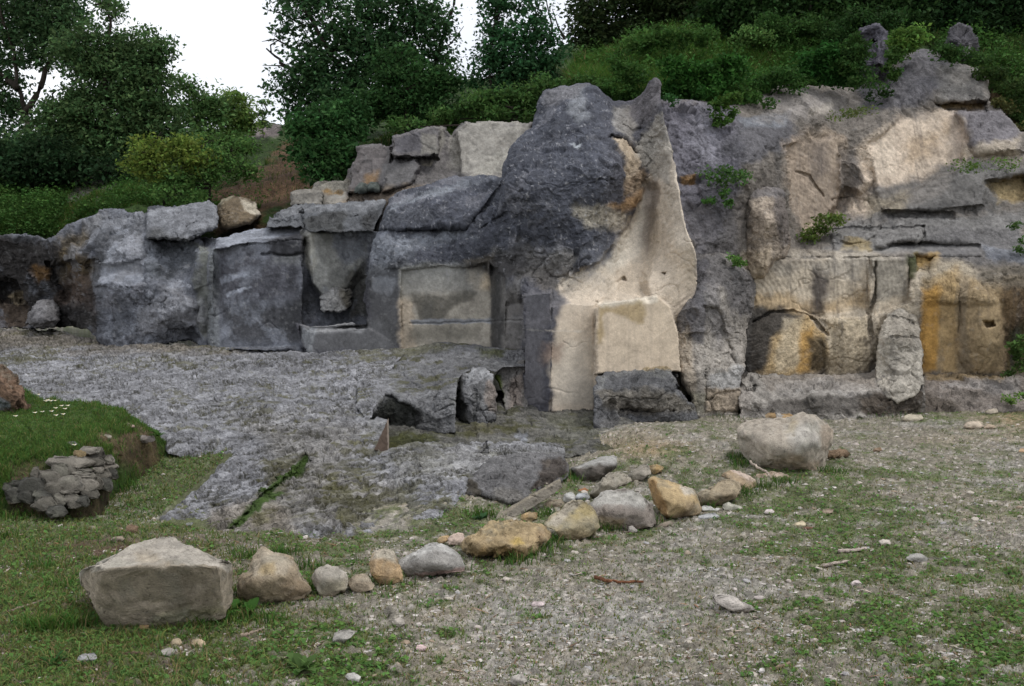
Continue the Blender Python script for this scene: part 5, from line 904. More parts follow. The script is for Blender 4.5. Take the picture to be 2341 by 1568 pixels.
stone('boulder', q4([(843, 690), (870, 678), (905, 665), (960, 622), (1000, 625), (1032, 636), (1047, 662), (1030, 702), (960, 742), (905, 748), (862, 742)]), 'slanting tan boulder with a dark underside, right of the orange pyramid', 'boulder', (.36, .295, .205), [(q4([(850, 700), (880, 715), (960, 700), (1040, 690), (1000, 750), (860, 750)]), (.15, .115, .075), 5, .9)], level=5, seed=321, rgh=.9)
stone('boulder', q4([(953, 608), (975, 592), (1000, 580), (1060, 595), (1112, 627), (1120, 655), (1060, 695), (1040, 680), (1046, 660), (1032, 636)]), 'brown slab-like stone with a pale chipped edge, wedged behind the slanting tan boulder', 'stone', (.31, .235, .155), [(q4([(1000, 580), (1060, 592), (1115, 628), (1080, 625)]), (.52, .42, .36), 3, .8)], Y=7.98, level=5, seed=323, rgh=.9)
stone('stone', q4([(1100, 618), (1120, 605), (1150, 596), (1230, 590), (1282, 616), (1272, 645), (1200, 655), (1120, 650)]), 'low crumbly brown stone at the foot of the big pale boulder', 'stone', (.30, .23, .16), [(q4([(1100, 610), (1230, 588), (1280, 612), (1150, 616)]), (.46, .37, .31), 4, .7)], Y=8.3, level=5, seed=325, rgh=1.4)
stone('boulder', q4([(1024, 395), (1040, 380), (1060, 365), (1150, 345), (1250, 350), (1278, 344), (1300, 330), (1330, 323), (1392, 332), (1420, 360), (1462, 388), (1470, 418), (1450, 470), (1440, 510), (1424, 570), (1405, 605), (1335, 628), (1280, 620), (1150, 595), (1080, 592), (1092, 550), (1050, 500), (1030, 440)]), 'big pale top-heavy boulder standing at the right end of the row', 'boulder', (.36, .315, .26),
      [(q4([(1250, 380), (1400, 360), (1420, 480), (1300, 500)]), (.40, .38, .345), 10, .7), (q4([(1150, 560), (1300, 520), (1430, 540), (1400, 620), (1280, 625)]), (.27, .205, .14), 8, .75), (q4([(1280, 345), (1300, 355), (1290, 420), (1260, 400)]), (.33, .25, .12), 8, .4), (q4([(1420, 380), (1470, 400), (1440, 500), (1410, 480)]), (.31, .245, .185), 6, .6)], Y=8.58, T=.40,
      ctrl=[(1700, 990, -.2), (1760, 975, -.4), (1820, 975, -.5), (1850, 960, -.4), (1740, 1010, -.6), (1790, 1020, -.85), (1840, 1010, -.9), (1870, 1010, -.65), (1740, 1050, -.45), (1800, 1060, -.7), (1850, 1060, -.7), (1860, 1080, -.45)], level=6, seed=327, rgh=.7, tilt=.5, sink=.35, ctr=(1795, 1015), chops=0)
stone('stone', q4([(350, 706), (365, 675), (385, 650), (440, 597), (500, 590), (548, 632), (520, 650), (480, 662), (430, 690), (400, 706), (370, 712)]), 'grey-olive sloping stone behind the broad humped boulder, in the second line', 'stone', (.295, .265, .215), [], Y=7.85, level=5, seed=331)
stone('stone', q4([(530, 600), (560, 580), (595, 560), (626, 558), (636, 600), (600, 622), (550, 634), (536, 620)]), 'narrow grey stone pointing up to the right, in the second line of stones', 'stone', (.30, .27, .225), [], Y=8.35, level=4, seed=332)
stone('stone', q4([(620, 562), (660, 555), (692, 566), (685, 590), (650, 602), (632, 590)]), 'small ochre stone at the right end of the second line', 'stone', (.36, .25, .12), [], Y=8.5, level=4, seed=333)
stone('stone', q4([(262, 575), (300, 560), (345, 542), (420, 515), (478, 518), (482, 560), (470, 578), (430, 600), (370, 640), (300, 630), (270, 610)]), 'flat-topped grey stone with a dark front, beside the dark low block', 'stone', (.105, .092, .08), [(q4([(262, 578), (345, 538), (420, 510), (480, 515), (478, 565), (400, 560), (310, 575)]), (.31, .30, .28), 3, .95)], Y=8.4, T=.2, ctrl=[(1310, 1073, -.2), (1350, 1068, -.6), (1390, 1066, -.6), (1405, 1064, -.3), (1350, 1090, -.55), (1380, 1085, -.6), (1360, 1055, .0)], level=5, seed=335, rgh=.7)  # front painted as shaded, top as lit
stone('stone', q4([(483, 545), (488, 520), (505, 506), (560, 503), (612, 515), (622, 545), (600, 562), (550, 580), (500, 574)]), 'rounded brown-grey stone touching the flat-topped one, in the second line', 'stone', (.25, .21, .17), [(q4([(490, 515), (560, 503), (610, 518), (520, 530)]), (.32, .28, .23), 4, .7)], Y=9.0, level=4, seed=337)
small = [(q4([(232, 712), (240, 690), (262, 682), (288, 688), (294, 712), (262, 735), (240, 735)]), (.52, .51, .48), 'small white angular stone with a dark side, left of the sloping grey-olive stone'),
         (q4([(288, 708), (300, 686), (345, 684), (362, 705), (340, 722), (300, 720)]), (.36, .37, .38), 'small flat blue-grey stone beside the white angular one'),
         (q4([(300, 672), (330, 662), (354, 672), (340, 682), (308, 682)]), (.33, .16, .08), 'small rusty flat stone lying in grass beside the plank'),
         (q4([(34, 808), (45, 785), (75, 772), (116, 774), (118, 798), (90, 818), (55, 818)]), (.42, .29, .15), 'small ochre stone behind the long honey-brown boulder'),
         (q4([(140, 745), (165, 720), (220, 712), (248, 735), (225, 752), (160, 756)]), (.30, .245, .18), 'low brown stone behind the olive-tan boulder'),
         (q4([(528, 862), (534, 838), (550, 834), (576, 858), (560, 870), (535, 870)]), (.37, .34, .31), 'small pyramid-shaped grey stone in front of the broad humped boulder'),
         (q4([(655, 845), (680, 825), (720, 812), (740, 820), (730, 838), (690, 848)]), (.29, .24, .19), 'flat brown stone in front of the orange pyramid'),
         (q4([(862, 762), (872, 745), (905, 745), (930, 760), (918, 772), (880, 772)]), (.50, .49, .46), 'white knobbly stone below the slanting tan boulder, left of two more'),
         (q4([(922, 765), (935, 752), (952, 756), (954, 768), (936, 772)]), (.52, .51, .48), 'smallest white stone of three below the slanting tan boulder'),
         (q4([(958, 756), (965, 736), (990, 727), (1012, 738), (1056, 750), (1050, 764), (1005, 768), (970, 766)]), (.47, .45, .38), 'lumpy cream stone below the slanting tan boulder, widest of three'),
         (q4([(848, 800), (865, 782), (930, 778), (958, 795), (930, 808), (870, 808)]), (.40, .40, .40), 'flat grey flake lying in front of the white stones'),
         (q4([(1150, 775), (1162, 762), (1186, 758), (1200, 770), (1192, 784), (1165, 784)]), (.60, .53, .50), 'white nub of stone alone on the grass below the row'),
         (q4([(1278, 832), (1305, 818), (1330, 812), (1346, 825), (1338, 842), (1310, 844)]), (.50, .43, .30), 'cream stone with a reddish flake beside it, on the grass'),
         (q4([(1320, 846), (1345, 838), (1382, 842), (1370, 852), (1335, 854)]), (.27, .15, .11), 'reddish flake touching the cream stone'),
         (q4([(1415, 778), (1422, 762), (1440, 758), (1472, 760), (1464, 774), (1440, 784)]), (.33, .26, .20), 'brown split stone lying on the open grass'),
         (q4([(1645, 498), (1655, 482), (1685, 476), (1692, 490), (1670, 504)]), (.20, .14, .09), 'dark brown stone on the grass right of the big pale boulder'),
         (q4([(1776, 352), (1795, 332), (1830, 324), (1868, 328), (1882, 345), (1860, 358), (1800, 362)]), (.45, .40, .31), 'cream rounded stone at the foot of the bench, near the rock flake'),
         (q4([(2062, 380), (2075, 362), (2110, 355), (2150, 362), (2160, 380), (2130, 392), (2080, 392)]), (.50, .42, .33), 'cream stone by the right edge, larger of two below the bench'),
         (q4([(2156, 390), (2170, 368), (2205, 376), (2212, 388), (2180, 396)]), (.44, .35, .26), 'smaller tan stone beside the cream stone by the right edge'),
         (q4([(2160, 322), (2180, 303), (2215, 300), (2222, 318), (2190, 328)]), (.46, .39, .31), 'pale stone close under the right-hand bench'),
         (q4([(1148, 345), (1155, 322), (1200, 318), (1270, 324), (1296, 336), (1280, 348), (1200, 352)]), (.34, .23, .12), 'rusty brown slab lying behind the big pale boulder'),
         (q4([(2312, 495), (2325, 482), (2350, 482), (2350, 500), (2330, 504)]), (.42, .29, .18), 'orange-tan stone at the right edge of the grass'),
         (q4([(1800, 985), (1815, 965), (1860, 962), (1912, 985), (1900, 1004), (1850, 1006)]), (.36, .345, .32), 'flat grey stone set flush in the open gravel at the right'),
         (q4([(1545, 1098), (1565, 1085), (1582, 1082), (1600, 1100), (1585, 1112), (1555, 1110)]), (.52, .45, .43), 'pinkish-white pointed stone on the gravel at the right'),
         (q4([(1676, 905), (1695, 898), (1722, 900), (1734, 915), (1715, 930), (1690, 928)]), (.48, .43, .38), 'pale knobbly stone among the grass at the right'),
         (q4([(915, 1168), (935, 1148), (1000, 1160), (1090, 1200), (1128, 1218), (1060, 1235), (990, 1218)]), (.45, .41, .37), 'flat pale slab set flush in the gravel in the foreground'),
         (q4([(78, 1198), (100, 1182), (140, 1182), (156, 1192), (130, 1206), (95, 1210)]), (.55, .46, .45), 'pinkish-white flat stone on the gravel near the centre foreground'),
         (q4([(-8, 1545), (0, 1520), (30, 1513), (60, 1525), (70, 1550), (40, 1565), (5, 1566)]), (.42, .39, .35), 'smooth grey-cream stone at the bottom edge of the picture'),
         (q4([(1126, 1502), (1134, 1486), (1150, 1484), (1160, 1498), (1148, 1512)]), (.62, .58, .56), 'small white stone near the bottom edge, right of centre'),
         (q3([(1794, 1285), (1800, 1265), (1825, 1254), (1850, 1265), (1852, 1290), (1820, 1298)]), (.47, .42, .37), 'cream egg-shaped stone in the foreground below the upright orange stone'),
         (q3([(1900, 1398), (1905, 1382), (1930, 1378), (1955, 1390), (1945, 1406), (1915, 1408)]), (.58, .44, .42), 'small pinkish-white stone in the foreground, brightest of its patch'),
         (q3([(1578, 1525), (1590, 1510), (1620, 1506), (1650, 1525), (1640, 1550), (1605, 1552)]), (.46, .44, .41), 'pale angular stone at the bottom edge, left of centre'),
         (q3([(732, 1420), (740, 1400), (775, 1392), (802, 1406), (790, 1428), (755, 1436)]), (.40, .37, .33), 'grey-cream stone below the largest boulder, left of two tan ones'),
         (q3([(778, 1372), (790, 1352), (820, 1350), (834, 1368), (815, 1388), (790, 1390)]), (.38, .31, .21), 'tan lump below the largest boulder, upper of the group'),
         (q3([(872, 1375), (882, 1356), (915, 1352), (942, 1372), (930, 1392), (895, 1396)]), (.42, .33, .22), 'tan angular stone below the largest boulder, right of its group'),
         (q3([(625, 1310), (640, 1288), (675, 1282), (684, 1306), (660, 1318)]), (.34, .23, .12), 'small ochre stone touching the front foot of the largest boulder'),
         (q3([(575, 860), (578, 835), (605, 828), (634, 838), (632, 864), (600, 878)]), (.22, .15, .10), 'brown crumbly stone at the lower corner of the bedrock slab'),
         (q3([(500, 905), (515, 888), (560, 880), (572, 892), (550, 912)]), (.33, .26, .20), 'flat tan stone on bare earth above the largest boulder'),
         (q3([(340, 1455), (370, 1425), (430, 1415), (446, 1440), (400, 1468)]), (.36, .355, .36), 'grey flat stone in the bottom left corner grass'),
         (q3([(1515, 1370), (1525, 1325), (1570, 1310), (1630, 1316), (1600, 1350), (1560, 1380)]), (.34, .32, .29), 'flat grey flake half covered by grass in the centre foreground'),
         (q3([(840, 840), (855, 822), (884, 818), (875, 838)]), (.22, .225, .23), 'small dark grey flake lying on the front of the bedrock slab')]
for k, (ol, c, lb) in enumerate(small):
    stone('stone', ol, lb, 'stone', c, [], level=4, seed=400 + 3 * k, tilt=.6, rgh=1.2, sink=.25)

# low dark block and the plank leaning on it
DBK = v5([(750, 705), (752, 640), (762, 605), (790, 565), (900, 435), (1000, 385), (1150, 362), (1400, 350), (1560, 350), (1640, 362), (1680, 450), (1692, 520), (1660, 590), (1500, 680), (1300, 790), (1150, 800), (1000, 770), (900, 730), (800, 735)])
quick_rock('rock_block', 'low dark grey rock block with a brown right end, beside the leaning plank', DBK,
           [(1066, 1118, 7.75), (1075, 1095, 7.95), (1105, 1058, 8.7), (1230, 1040, 8.95), (1290, 1042, 8.85), (1298, 1080, 8.35), (1225, 1090, 8.05), (1215, 1130, 7.85), (1140, 1085, 7.9), (1140, 1140, 7.6), (1200, 1145, 7.6), (1240, 1060, 8.5), (1150, 1060, 8.55), (1290, 1095, 8.25), (1100, 1130, 7.65)], (.165, .16, .16),
           [(v5([(800, 560), (1000, 390), (1400, 350), (1640, 365), (1500, 430), (1350, 470), (1000, 500)]), (.20, .195, .195), 6, .8), (v5([(1390, 480), (1480, 430), (1660, 400), (1700, 520), (1500, 680), (1330, 700)]), (.085, .07, .06), 4, .92), (v5([(1480, 440), (1510, 430), (1500, 640), (1470, 640)]), (.20, .17, .14), 3, .7), (v5([(750, 570), (820, 590), (900, 690), (880, 740), (745, 715)]), (.07, .06, .045), 5, .9), (v5([(1000, 640), (1250, 690), (1300, 800), (1000, 800)]), (.22, .205, .185), 7, .7)], 221,
           rim=.5, rw=8, rd=.08, mat=M_SLAB, dsp=rough(.05, .035, .022, 3.2, 222))
pk = v5([(960, 952), (1000, 918), (1300, 742), (1610, 572), (1632, 652), (1540, 722), (1400, 815), (1250, 905), (1100, 945), (1000, 966)])
quick_rock('wooden_plank', 'thin weathered grey-brown plank leaning in the grass in front of the dark block', pk, [(1117, 1188, 7.25), (1280, 1095, 7.62), (1285, 1113, 7.58), (1190, 1178, 7.3), (1127, 1191, 7.22), (1200, 1140, 7.45)], (.185, .165, .135), [(v5([(960, 952), (1610, 570), (1612, 590), (980, 962)]), (.28, .245, .19), 2, .8, 2)], 225, rim=.035, rw=2, rd=.01, dsp=lambda P, wx, wy, N: .003 * fbm(P * np.array([6, 6, 40]), 9, 3), cat='plank', edge=(1, .05), mot=(.12, .02), step=(1.5, 1.2))

# log stub and sticks
def tube(paths, sides=7, jit=0, seed=0):
    """paths: list of (points, radii) -> vertices, quads"""
    Vs, Qs, n = [], [], 0
    for pts, rad in paths:
        pts = np.asarray(pts, float); m = len(pts); t = np.gradient(pts, axis=0); t /= np.linalg.norm(t, axis=1, keepdims=True) + 1e-9
        ref = np.where(np.abs(t[:, 2:3]) > .9, np.array([[1., 0, 0]]), np.array([[0, 0, 1.]]))
        a = np.cross(t, ref); a /= np.linalg.norm(a, axis=1, keepdims=True) + 1e-9; b = np.cross(t, a)
        th = np.linspace(0, 2 * np.pi, sides, endpoint=False)
        rr = np.asarray(rad, float)[:, None] * np.ones((1, sides))
        ring = pts[:, None] + (a[:, None] * np.cos(th)[None, :, None] + b[:, None] * np.sin(th)[None, :, None]) * rr[..., None]
        ring = np.concatenate([pts[:1, None] + 0 * ring[:1], ring, pts[-1:, None] + 0 * ring[:1]], 0); m += 2
        Vs.append(ring.reshape(-1, 3)); i = np.arange(m * sides).reshape(m, sides) + n; j = np.roll(i, -1, 1)
        Qs.append(np.stack([i[:-1], i[1:], j[1:], j[:-1]], -1).reshape(-1, 4)); n += m * sides
    return np.concatenate(Vs), np.concatenate(Qs)

def stick(label, pix, r, c, lift=.01, name='stick', cat='stick', taper=.4, seed=0):
    pts = gpoint(np.array([p[0] for p in pix]), np.array([p[1] for p in pix])); pts[:, 2] += lift + r
    tt = np.linspace(0, 1, 14); src = np.linspace(0, 1, len(pts)); P = np.stack([np.interp(tt, src, pts[:, k]) for k in range(3)], -1)
    P += .25 * r * np.random.default_rng(seed).normal(size=P.shape)
    V, Q = tube([(P, r * (1 - taper * tt) * (1 + .15 * np.sin(tt * 30 + seed)))], 9)
    C = np.array(c) * (1 + .45 * fbm(V * np.array([20, 20, 60]), seed, 3))[:, None]
    o = mesh_obj(name, V, Q, None, C, M_BARK, None, True, P.mean(0)); return tag(o, label, cat)
stick('thin curved red-brown stick lying on the gravel in the foreground', q4([(380, 1088), (430, 1102), (500, 1110), (600, 1106)]), .011, (.19, .085, .045), name='stick', seed=1)
stick('short thick broken log stub lying beside the big pale boulder', q4([(1428, 528), (1480, 526), (1532, 524)]), .038, (.25, .175, .115), .0, 'log', 'log', .05, 2)
stick('pale bare twig leaning over the brown stone under the big pale boulder', q4([(1085, 600), (1120, 628), (1165, 655), (1180, 672)]), .012, (.42, .35, .29), .10, seed=3)
for k, (pl, c, r, lb) in enumerate(((q3([(630, 500), (660, 488), (690, 482)]), (.30, .24, .27), .018, 'short grey-mauve stick on the grass bank above the hollow'), (q4([(1490, 965), (1560, 960), (1620, 950)]), (.48, .40, .35), .014, 'pale bleached stick lying on the grass at the right'),
                                    (q4([(1420, 1030), (1480, 1018), (1535, 1008)]), (.42, .35, .30), .012, 'pale thin stick on the gravel below the bleached one'), (q3([(1100, 1350), (1150, 1338), (1195, 1318)]), (.36, .28, .22), .009, 'slim brown twig in the grass in front of the tan boulder'),
                                    (q3([(560, 1440), (620, 1432), (690, 1436)]), (.13, .09, .06), .010, 'dark twig in the bottom left grass'), (q4([(1180, 1505), (1230, 1490), (1270, 1470)]), (.30, .22, .16), .008, 'slim twig on the gravel at the bottom, right of centre'), (q3([(40, 1240), (110, 1215), (190, 1190)]), (.26, .2, .16), .009, 'long grey-brown twig in the grass left of the largest boulder'))):
    stick(lb, pl, r, c, .004, seed=10 + k)

# ================================================================== GRASSY BANK, STUMP, DRY-STONE WALL
BC = [(-400, 838, 10.8), (-400, 1000, 8.1), (-400, 1150, 7.35), (-30, 832, 10.5), (70, 855, 10.1), (200, 884, 9.7), (290, 892, 9.6), (372, 950, 9.3), (394, 985, 9.35), (387, 1015, 9.25), (350, 1050, 8.85), (300, 1030, 8.45), (300, 1080, 8.4), (270, 1112, 7.95), (238, 1152, 7.45), (200, 1030, 7.75), (120, 1183, 7.2), (0, 1145, 7.3), (-30, 1150, 7.25), (250, 1090, 7.75), (0, 1000, 7.9), (0, 920, 9.0), (180, 950, 8.75), (60, 1085, 7.45), (100, 1060, 7.6), (250, 1020, 8.0)]
BANK = [(-400, 836), (-30, 832), (40, 846), (100, 872), (200, 884), (285, 892), (330, 924), (372, 948), (396, 972), (388, 1003), (372, 1024), (350, 1048), (300, 1078), (270, 1112), (238, 1152), (140, 1192), (90, 1188), (30, 1152), (-30, 1162), (-400, 1162)]
def bank_paint(wx, wy, P, N):
    C = paint_patches(wx, wy, P, (.06, .10, .025), [([(200, 1000), (300, 985), (360, 1000), (360, 1050), (280, 1070), (180, 1040)], (.10, .065, .04), 16, .85, 18), ([(20, 1090), (180, 1050), (270, 1090), (240, 1150), (100, 1190), (20, 1150)], (.07, .05, .032), 8, .9, 8), ([(0, 1040), (110, 1035), (110, 1090), (0, 1100)], (.085, .06, .035), 14, .7, 14), ([(265, 965), (340, 960), (350, 1000), (290, 1000)], (.13, .085, .06), 10, .7, 10)], 231)
    return mottle(C, P, 232, .3, .02)
bank = relief('grassy_bank', BANK, depth_rbf(BC, 'tps', .004), bank_paint, step=(2.2, 1.6), rim=.3, edge=(9, .05), round_w=60, round_d=.0, zdrop=.26, disp=lambda P, wx, wy, N: .07 * fbm(P * 2.0, 233, 5, .6), mat=M_SOIL, seed=41)
tag(bank.obj, 'raised grassy bank at the left, held up by a little dry-stone wall', kind='structure')
stone('tree_stump', [(-40, 965), (-40, 836), (-10, 836), (8, 840), (24, 852), (38, 876), (52, 905), (67, 928), (64, 944), (30, 952), (0, 960)], 'brown fibrous lump of old stump standing on the bank at the left edge', 'stump', (.135, .088, .06), [([(-10, 905), (20, 915), (28, 930), (5, 936), (-10, 930)], (.19, .21, .23), 3, .9, 3)], Y=8.75, T=.28, level=6, seed=351, rgh=1.5, mat=M_BARK, mot=(.5, .02), fac=1.8, ctrl=[(0, 870, -.5), (20, 890, -.6), (40, 925, -.4), (0, 920, -.75)])
wl = empty('dry_stone_wall', tuple(unproj(150, 1150, 7.3))); tag(wl, 'tumbledown dry-stone retaining wall of dark mossy stones under the grassy bank', 'stone wall')
wst = [(795, 905, 75, 38, 1), (715, 940, 42, 28, 2), (690, 1008, 185, 44, 1), (860, 1000, 90, 45, 0), (985, 995, 55, 38, 1), (895, 935, 55, 42, 0), (1005, 1045, 70, 26, 1), (320, 1110, 38, 54, 0), (430, 1150, 75, 54, 0), (540, 1110, 64, 68, 0), (640, 1085, 50, 44, 0), (780, 1082, 60, 20, 0), (880, 1078, 55, 28, 1), (705, 1112, 44, 24, 1), (780, 1127, 95, 28, 0), (940, 1140, 58, 44, 0), (640, 1215, 105, 62, 1), (765, 1215, 95, 54, 1), (865, 1205, 58, 58, 0), (485, 1255, 76, 64, 0), (300, 1250, 95, 84, 3), (620, 1283, 75, 16, 0), (540, 1355, 64, 54, 0), (820, 1300, 80, 44, 0), (660, 1355, 75, 58, 0), (415, 1400, 80, 68, 0), (520, 1460, 88, 48, 3), (170, 1205, 66, 30, 3), (130, 1300, 66, 55, 3), (240, 1330, 60, 46, 3), (750, 1370, 46, 44, 3), (960, 1215, 55, 52, 3), (370, 1320, 60, 44, 3), (1020, 1100, 40, 50, 3), (90, 1250, 50, 40, 3)]
for k, (x, y, rx, ry, t) in enumerate(wst):
    px, py = x / 4, 804.4 + y / 4; yy = 7.15 + .55 * (1180 - py) / 160 + .25 * max(0, (px - 190) / 80) + .1 * max(0, (80 - px) / 80)
    cc = ((.115, .105, .088), (.185, .168, .142), (.22, .165, .09), (.06, .058, .05))[t]
    stone('stone', ellipse(px, py, rx / 4 * 1.5, ry / 4 * 1.42, 900 + k, 6, .28), None, None, cc, [], Y=yy - .10, T=.08 + .0008 * rx, level=4, seed=600 + k, parent=wl, tilt=.15, sink=.1, rgh=1.3, box=.3, chops=7, flat=.42)

# ================================================================== PLANTS
def leaf_mesh(centres, size, C, seed, up=.25, asp=.55):
    """many single leaves: folded rhombs with their own tilt"""
    r = np.random.default_rng(seed); n = len(centres)
    nrm = r.normal(size=(n, 3)); nrm[:, 2] = np.abs(nrm[:, 2]) + up; nrm /= np.linalg.norm(nrm, axis=1, keepdims=True)
    a = np.cross(nrm, r.normal(size=(n, 3))); a /= np.linalg.norm(a, axis=1, keepdims=True) + 1e-9; b = np.cross(nrm, a)
    L = (1.1 * size * r.uniform(.4, 1.7, n))[:, None]; W = L * asp
    V = np.stack([centres - a * L * .5, centres + b * W * .5 - a * L * .05 + nrm * L * .08, centres + a * L * .5, centres - b * W * .5 - a * L * .05 + nrm * L * .08], 1).reshape(-1, 3)
    Q = np.arange(n * 4).reshape(-1, 4); return V, Q, np.repeat(C, 4, 0)

def leaf_colours(n, base, seed, var=.35, yel=.0, cl=None):
    r = np.random.default_rng(seed); C = np.tile(np.array(base, float), (n, 1)); C *= 1.75 * (1 + var * r.normal(size=n).clip(-1.8, 2.2) * .6)[:, None]
    if cl is not None: C *= cl[:, None]
    C[:, 0] *= 1 + (.25 + yel) * r.uniform(-.5, 1, n); return np.clip(C, .004, .6)

def blob_leaves(blobs, Y, dens, leaf, base, seed, clus=.20, per=46, hollow=.55, shape=(1, 1, 1)):
    """leaf sprays spread through a crown made of lobes; returns leaves and the spray centres"""
    r = np.random.default_rng(seed); cs, cid, spr = [], [], []
    for (bx, by, rx, ry, *rest) in blobs:
        dY = rest[0] if rest else 0.0; dk = rest[1] if len(rest) > 1 else 1.0
        yy = Y + dY; c = unproj(bx, by, yy); s = yy / F; ax = np.array([rx * s, max(.6 * rx, .6 * ry) * s, ry * s])
        k = max(4, int(dens * dk * (rx * s) * (ry * s) * 105))
        u = r.normal(size=(k, 3)); u /= np.linalg.norm(u, axis=1, keepdims=True); rad = r.uniform(hollow ** 3, 1.0, k) ** (1 / 2.6) * r.uniform(.85, 1.12, k)
        p = c + u * ax * rad[:, None]; spr.append((c, p))
        for q in p:
            m = int(1.35 * per * r.uniform(.4, 1.5)); g = r.normal(size=(m, 3)).clip(-1.7, 1.7) * .8 * clus * np.array([1, 1, .6]) * np.array(shape) * r.uniform(.7, 1.25); cs.append(q + g); cid.append(np.full(m, r.uniform(.62, 1.4)))
    cs = np.concatenate(cs); cid = np.concatenate(cid)
    return leaf_mesh(cs, leaf, leaf_colours(len(cs), base, seed + 1, .4, 0, cid), seed + 2), spr

def grow(name, label, cat, base, trunk, blobs, Y, dens=1.0, leaf=.075, colr=(.03, .06, .016), seed=0, r0=.09, clus=.2, per=46, group=None, twigs=True, hollow=.25, bare=(), barkc=(.035, .028, .022), crown='crown', wood='trunk', shape=(1, 1, 1)):
    b3 = unproj(base[0], base[1], Y)
    root = empty(name, tuple(b3)); tag(root, label, cat, group)
    (V, Q, C), spr = blob_leaves(blobs, Y, dens, leaf, colr, seed, clus, per, hollow, shape)
    mesh_obj(crown, V - b3, Q, None, C, M_LEAF, root, False)
    r = np.random.default_rng(seed + 9); paths = []; allt = []
    for tk in trunk:
        P = unproj(np.array([p[0] for p in tk]), np.array([p[1] for p in tk]), np.full(len(tk), Y)); P[:, 1] += r.normal(size=len(P)) * .15
        tt = np.linspace(0, 1, 4 * len(P)); src = np.linspace(0, 1, len(P)); P = np.stack([np.interp(tt, src, P[:, k]) for k in range(3)], -1) + r.normal(size=(len(tt), 3)) * .02
        rr = .62 * r0 * (1 - .8 * tt); paths.append((P, rr)); allt.append(np.concatenate([P, rr[:, None]], 1))
        if len(paths) == 1: paths[0][0][0, 2] -= .3
    A = np.concatenate(allt)
    for c, p in spr:
        i = np.argmin(np.linalg.norm(A[:, :3] - c, axis=1) + .8 * np.maximum(0, A[:, 2] - c[2])); s0 = A[i, :3]
        mid = (s0 + c) / 2 + r.normal(size=3) * .12
        paths.append((np.array([s0, mid, c]), [min(A[i, 3], .032), .018, .010]))
        if twigs:
            for q in p[: min(len(p), 26)]:
                paths.append((np.array([c, (c + q) / 2 + r.normal(size=3) * .08, q]), [.010, .006, .003]))
    for bt in bare:
        P = unproj(np.array([p[0] for p in bt]), np.array([p[1] for p in bt]), np.full(len(bt), Y)); paths.append((P, np.linspace(.025, .006, len(P))))
    TV, TQ = tube(paths, 5); TC = np.array(barkc) * (1 + .5 * fbm(TV * 6, seed, 3))[:, None]
    if wood != 'none': mesh_obj(wood, TV - b3, TQ, None, TC, M_BARK, root)
    return root

DARK = (.03, .07, .02); MID = (.030, .066, .018); LITE = (.055, .105, .028); YEL = (.105, .135, .026); BLU = (.020, .055, .024)
grow('tree', 'tall open tree with a dark forked trunk at the left edge', 'tree', (75, 430), [[(78, 440), (70, 330), (62, 260), (48, 200), (30, 120), (8, 30), (0, -40)], [(62, 262), (100, 190), (128, 100), (150, 10), (160, -50)], [(50, 205), (10, 180), (-25, 130)], [(66, 300), (110, 260), (135, 210)]],
     [(20, 60, 90, 70, .5), (110, 25, 80, 70, 0), (-10, 170, 60, 60, .4), (100, 110, 60, 45, 0), (20, 250, 60, 45, .5), (10, 330, 70, 50, .2), (140, -30, 90, 45, 0), (60, 360, 80, 40, 0), (30, -20, 80, 40, 0), (150, 60, 60, 50, -.2)], 24, 1.15, .08, (.034, .068, .028), 1001, .13, .24, 40)
grow('tree', 'dense broad-crowned tree with a thin leader shoot, left of the gap of sky', 'tree', (240, 440), [[(240, 440), (245, 300), (250, 180), (255, 60), (252, 5)], [(245, 300), (310, 210), (350, 110)]],
     [(200, 110, 85, 65), (250, 175, 100, 80), (310, 110, 60, 50, .2), (345, 160, 45, 60, 0), (330, 220, 60, 60), (240, 265, 120, 70), (350, 300, 65, 50), (240, 350, 120, 55), (150, 290, 80, 75, -.2), (375, 250, 35, 45, .1), (262, 28, 26, 26, 0, .7), (237, 8, 14, 16, 0, .7), (110, 340, 80, 55, -.2), (365, 95, 18, 25, 0, .6), (384, 115, 14, 30, 0, .6), (400, 330, 40, 40)], 22, 1.5, .075, (.042, .080, .030), 1011, .12, .22, 46)
grow('tree', 'small light-leaved tree right of the dense left tree, against the sky', 'tree', (450, 320), [[(450, 330), (447, 260), (440, 190)], [(448, 280), (480, 220)]], [(430, 195, 34, 22), (465, 235, 40, 38), (425, 260, 34, 34), (490, 260, 34, 40), (450, 300, 50, 34)], 26, 1.2, .085, (.055, .105, .035), 1021, .07, .22, 36)
grow('tree', 'pale green rounded small tree at the bottom of the sky gap', 'tree', (540, 320), [[(540, 330), (542, 260), (545, 210)]], [(530, 240, 36, 34), (560, 255, 26, 40), (510, 280, 30, 30), (575, 280, 16, 24), (545, 290, 46, 30)], 27, 1.2, .085, (.075, .125, .034), 1031, .06, .2, 36)
grow('tree', 'tiny thin sapling alone on the skyline in the sky gap', 'tree', (602, 290), [[(602, 292), (603, 260), (604, 232)]], [(603, 234, 12, 4, 0, 3), (602, 262, 9, 12, 0, 3), (600, 282, 16, 8, 0, 3)], 28, 1.0, .07, (.07, .12, .05), 1035, .02, .09, 30, twigs=False)
grow('shrub', 'very dark low shrubs under the tall tree at the left edge', 'shrub', (60, 430), [[(60, 430), (60, 380)]], [(30, 395, 90, 35), (140, 385, 80, 40), (250, 395, 70, 32), (-20, 350, 50, 50), (80, 350, 80, 40)], 21, 1.3, .08, (.014, .032, .013), 1041, .05, .22, 46, crown='foliage', wood='stem')
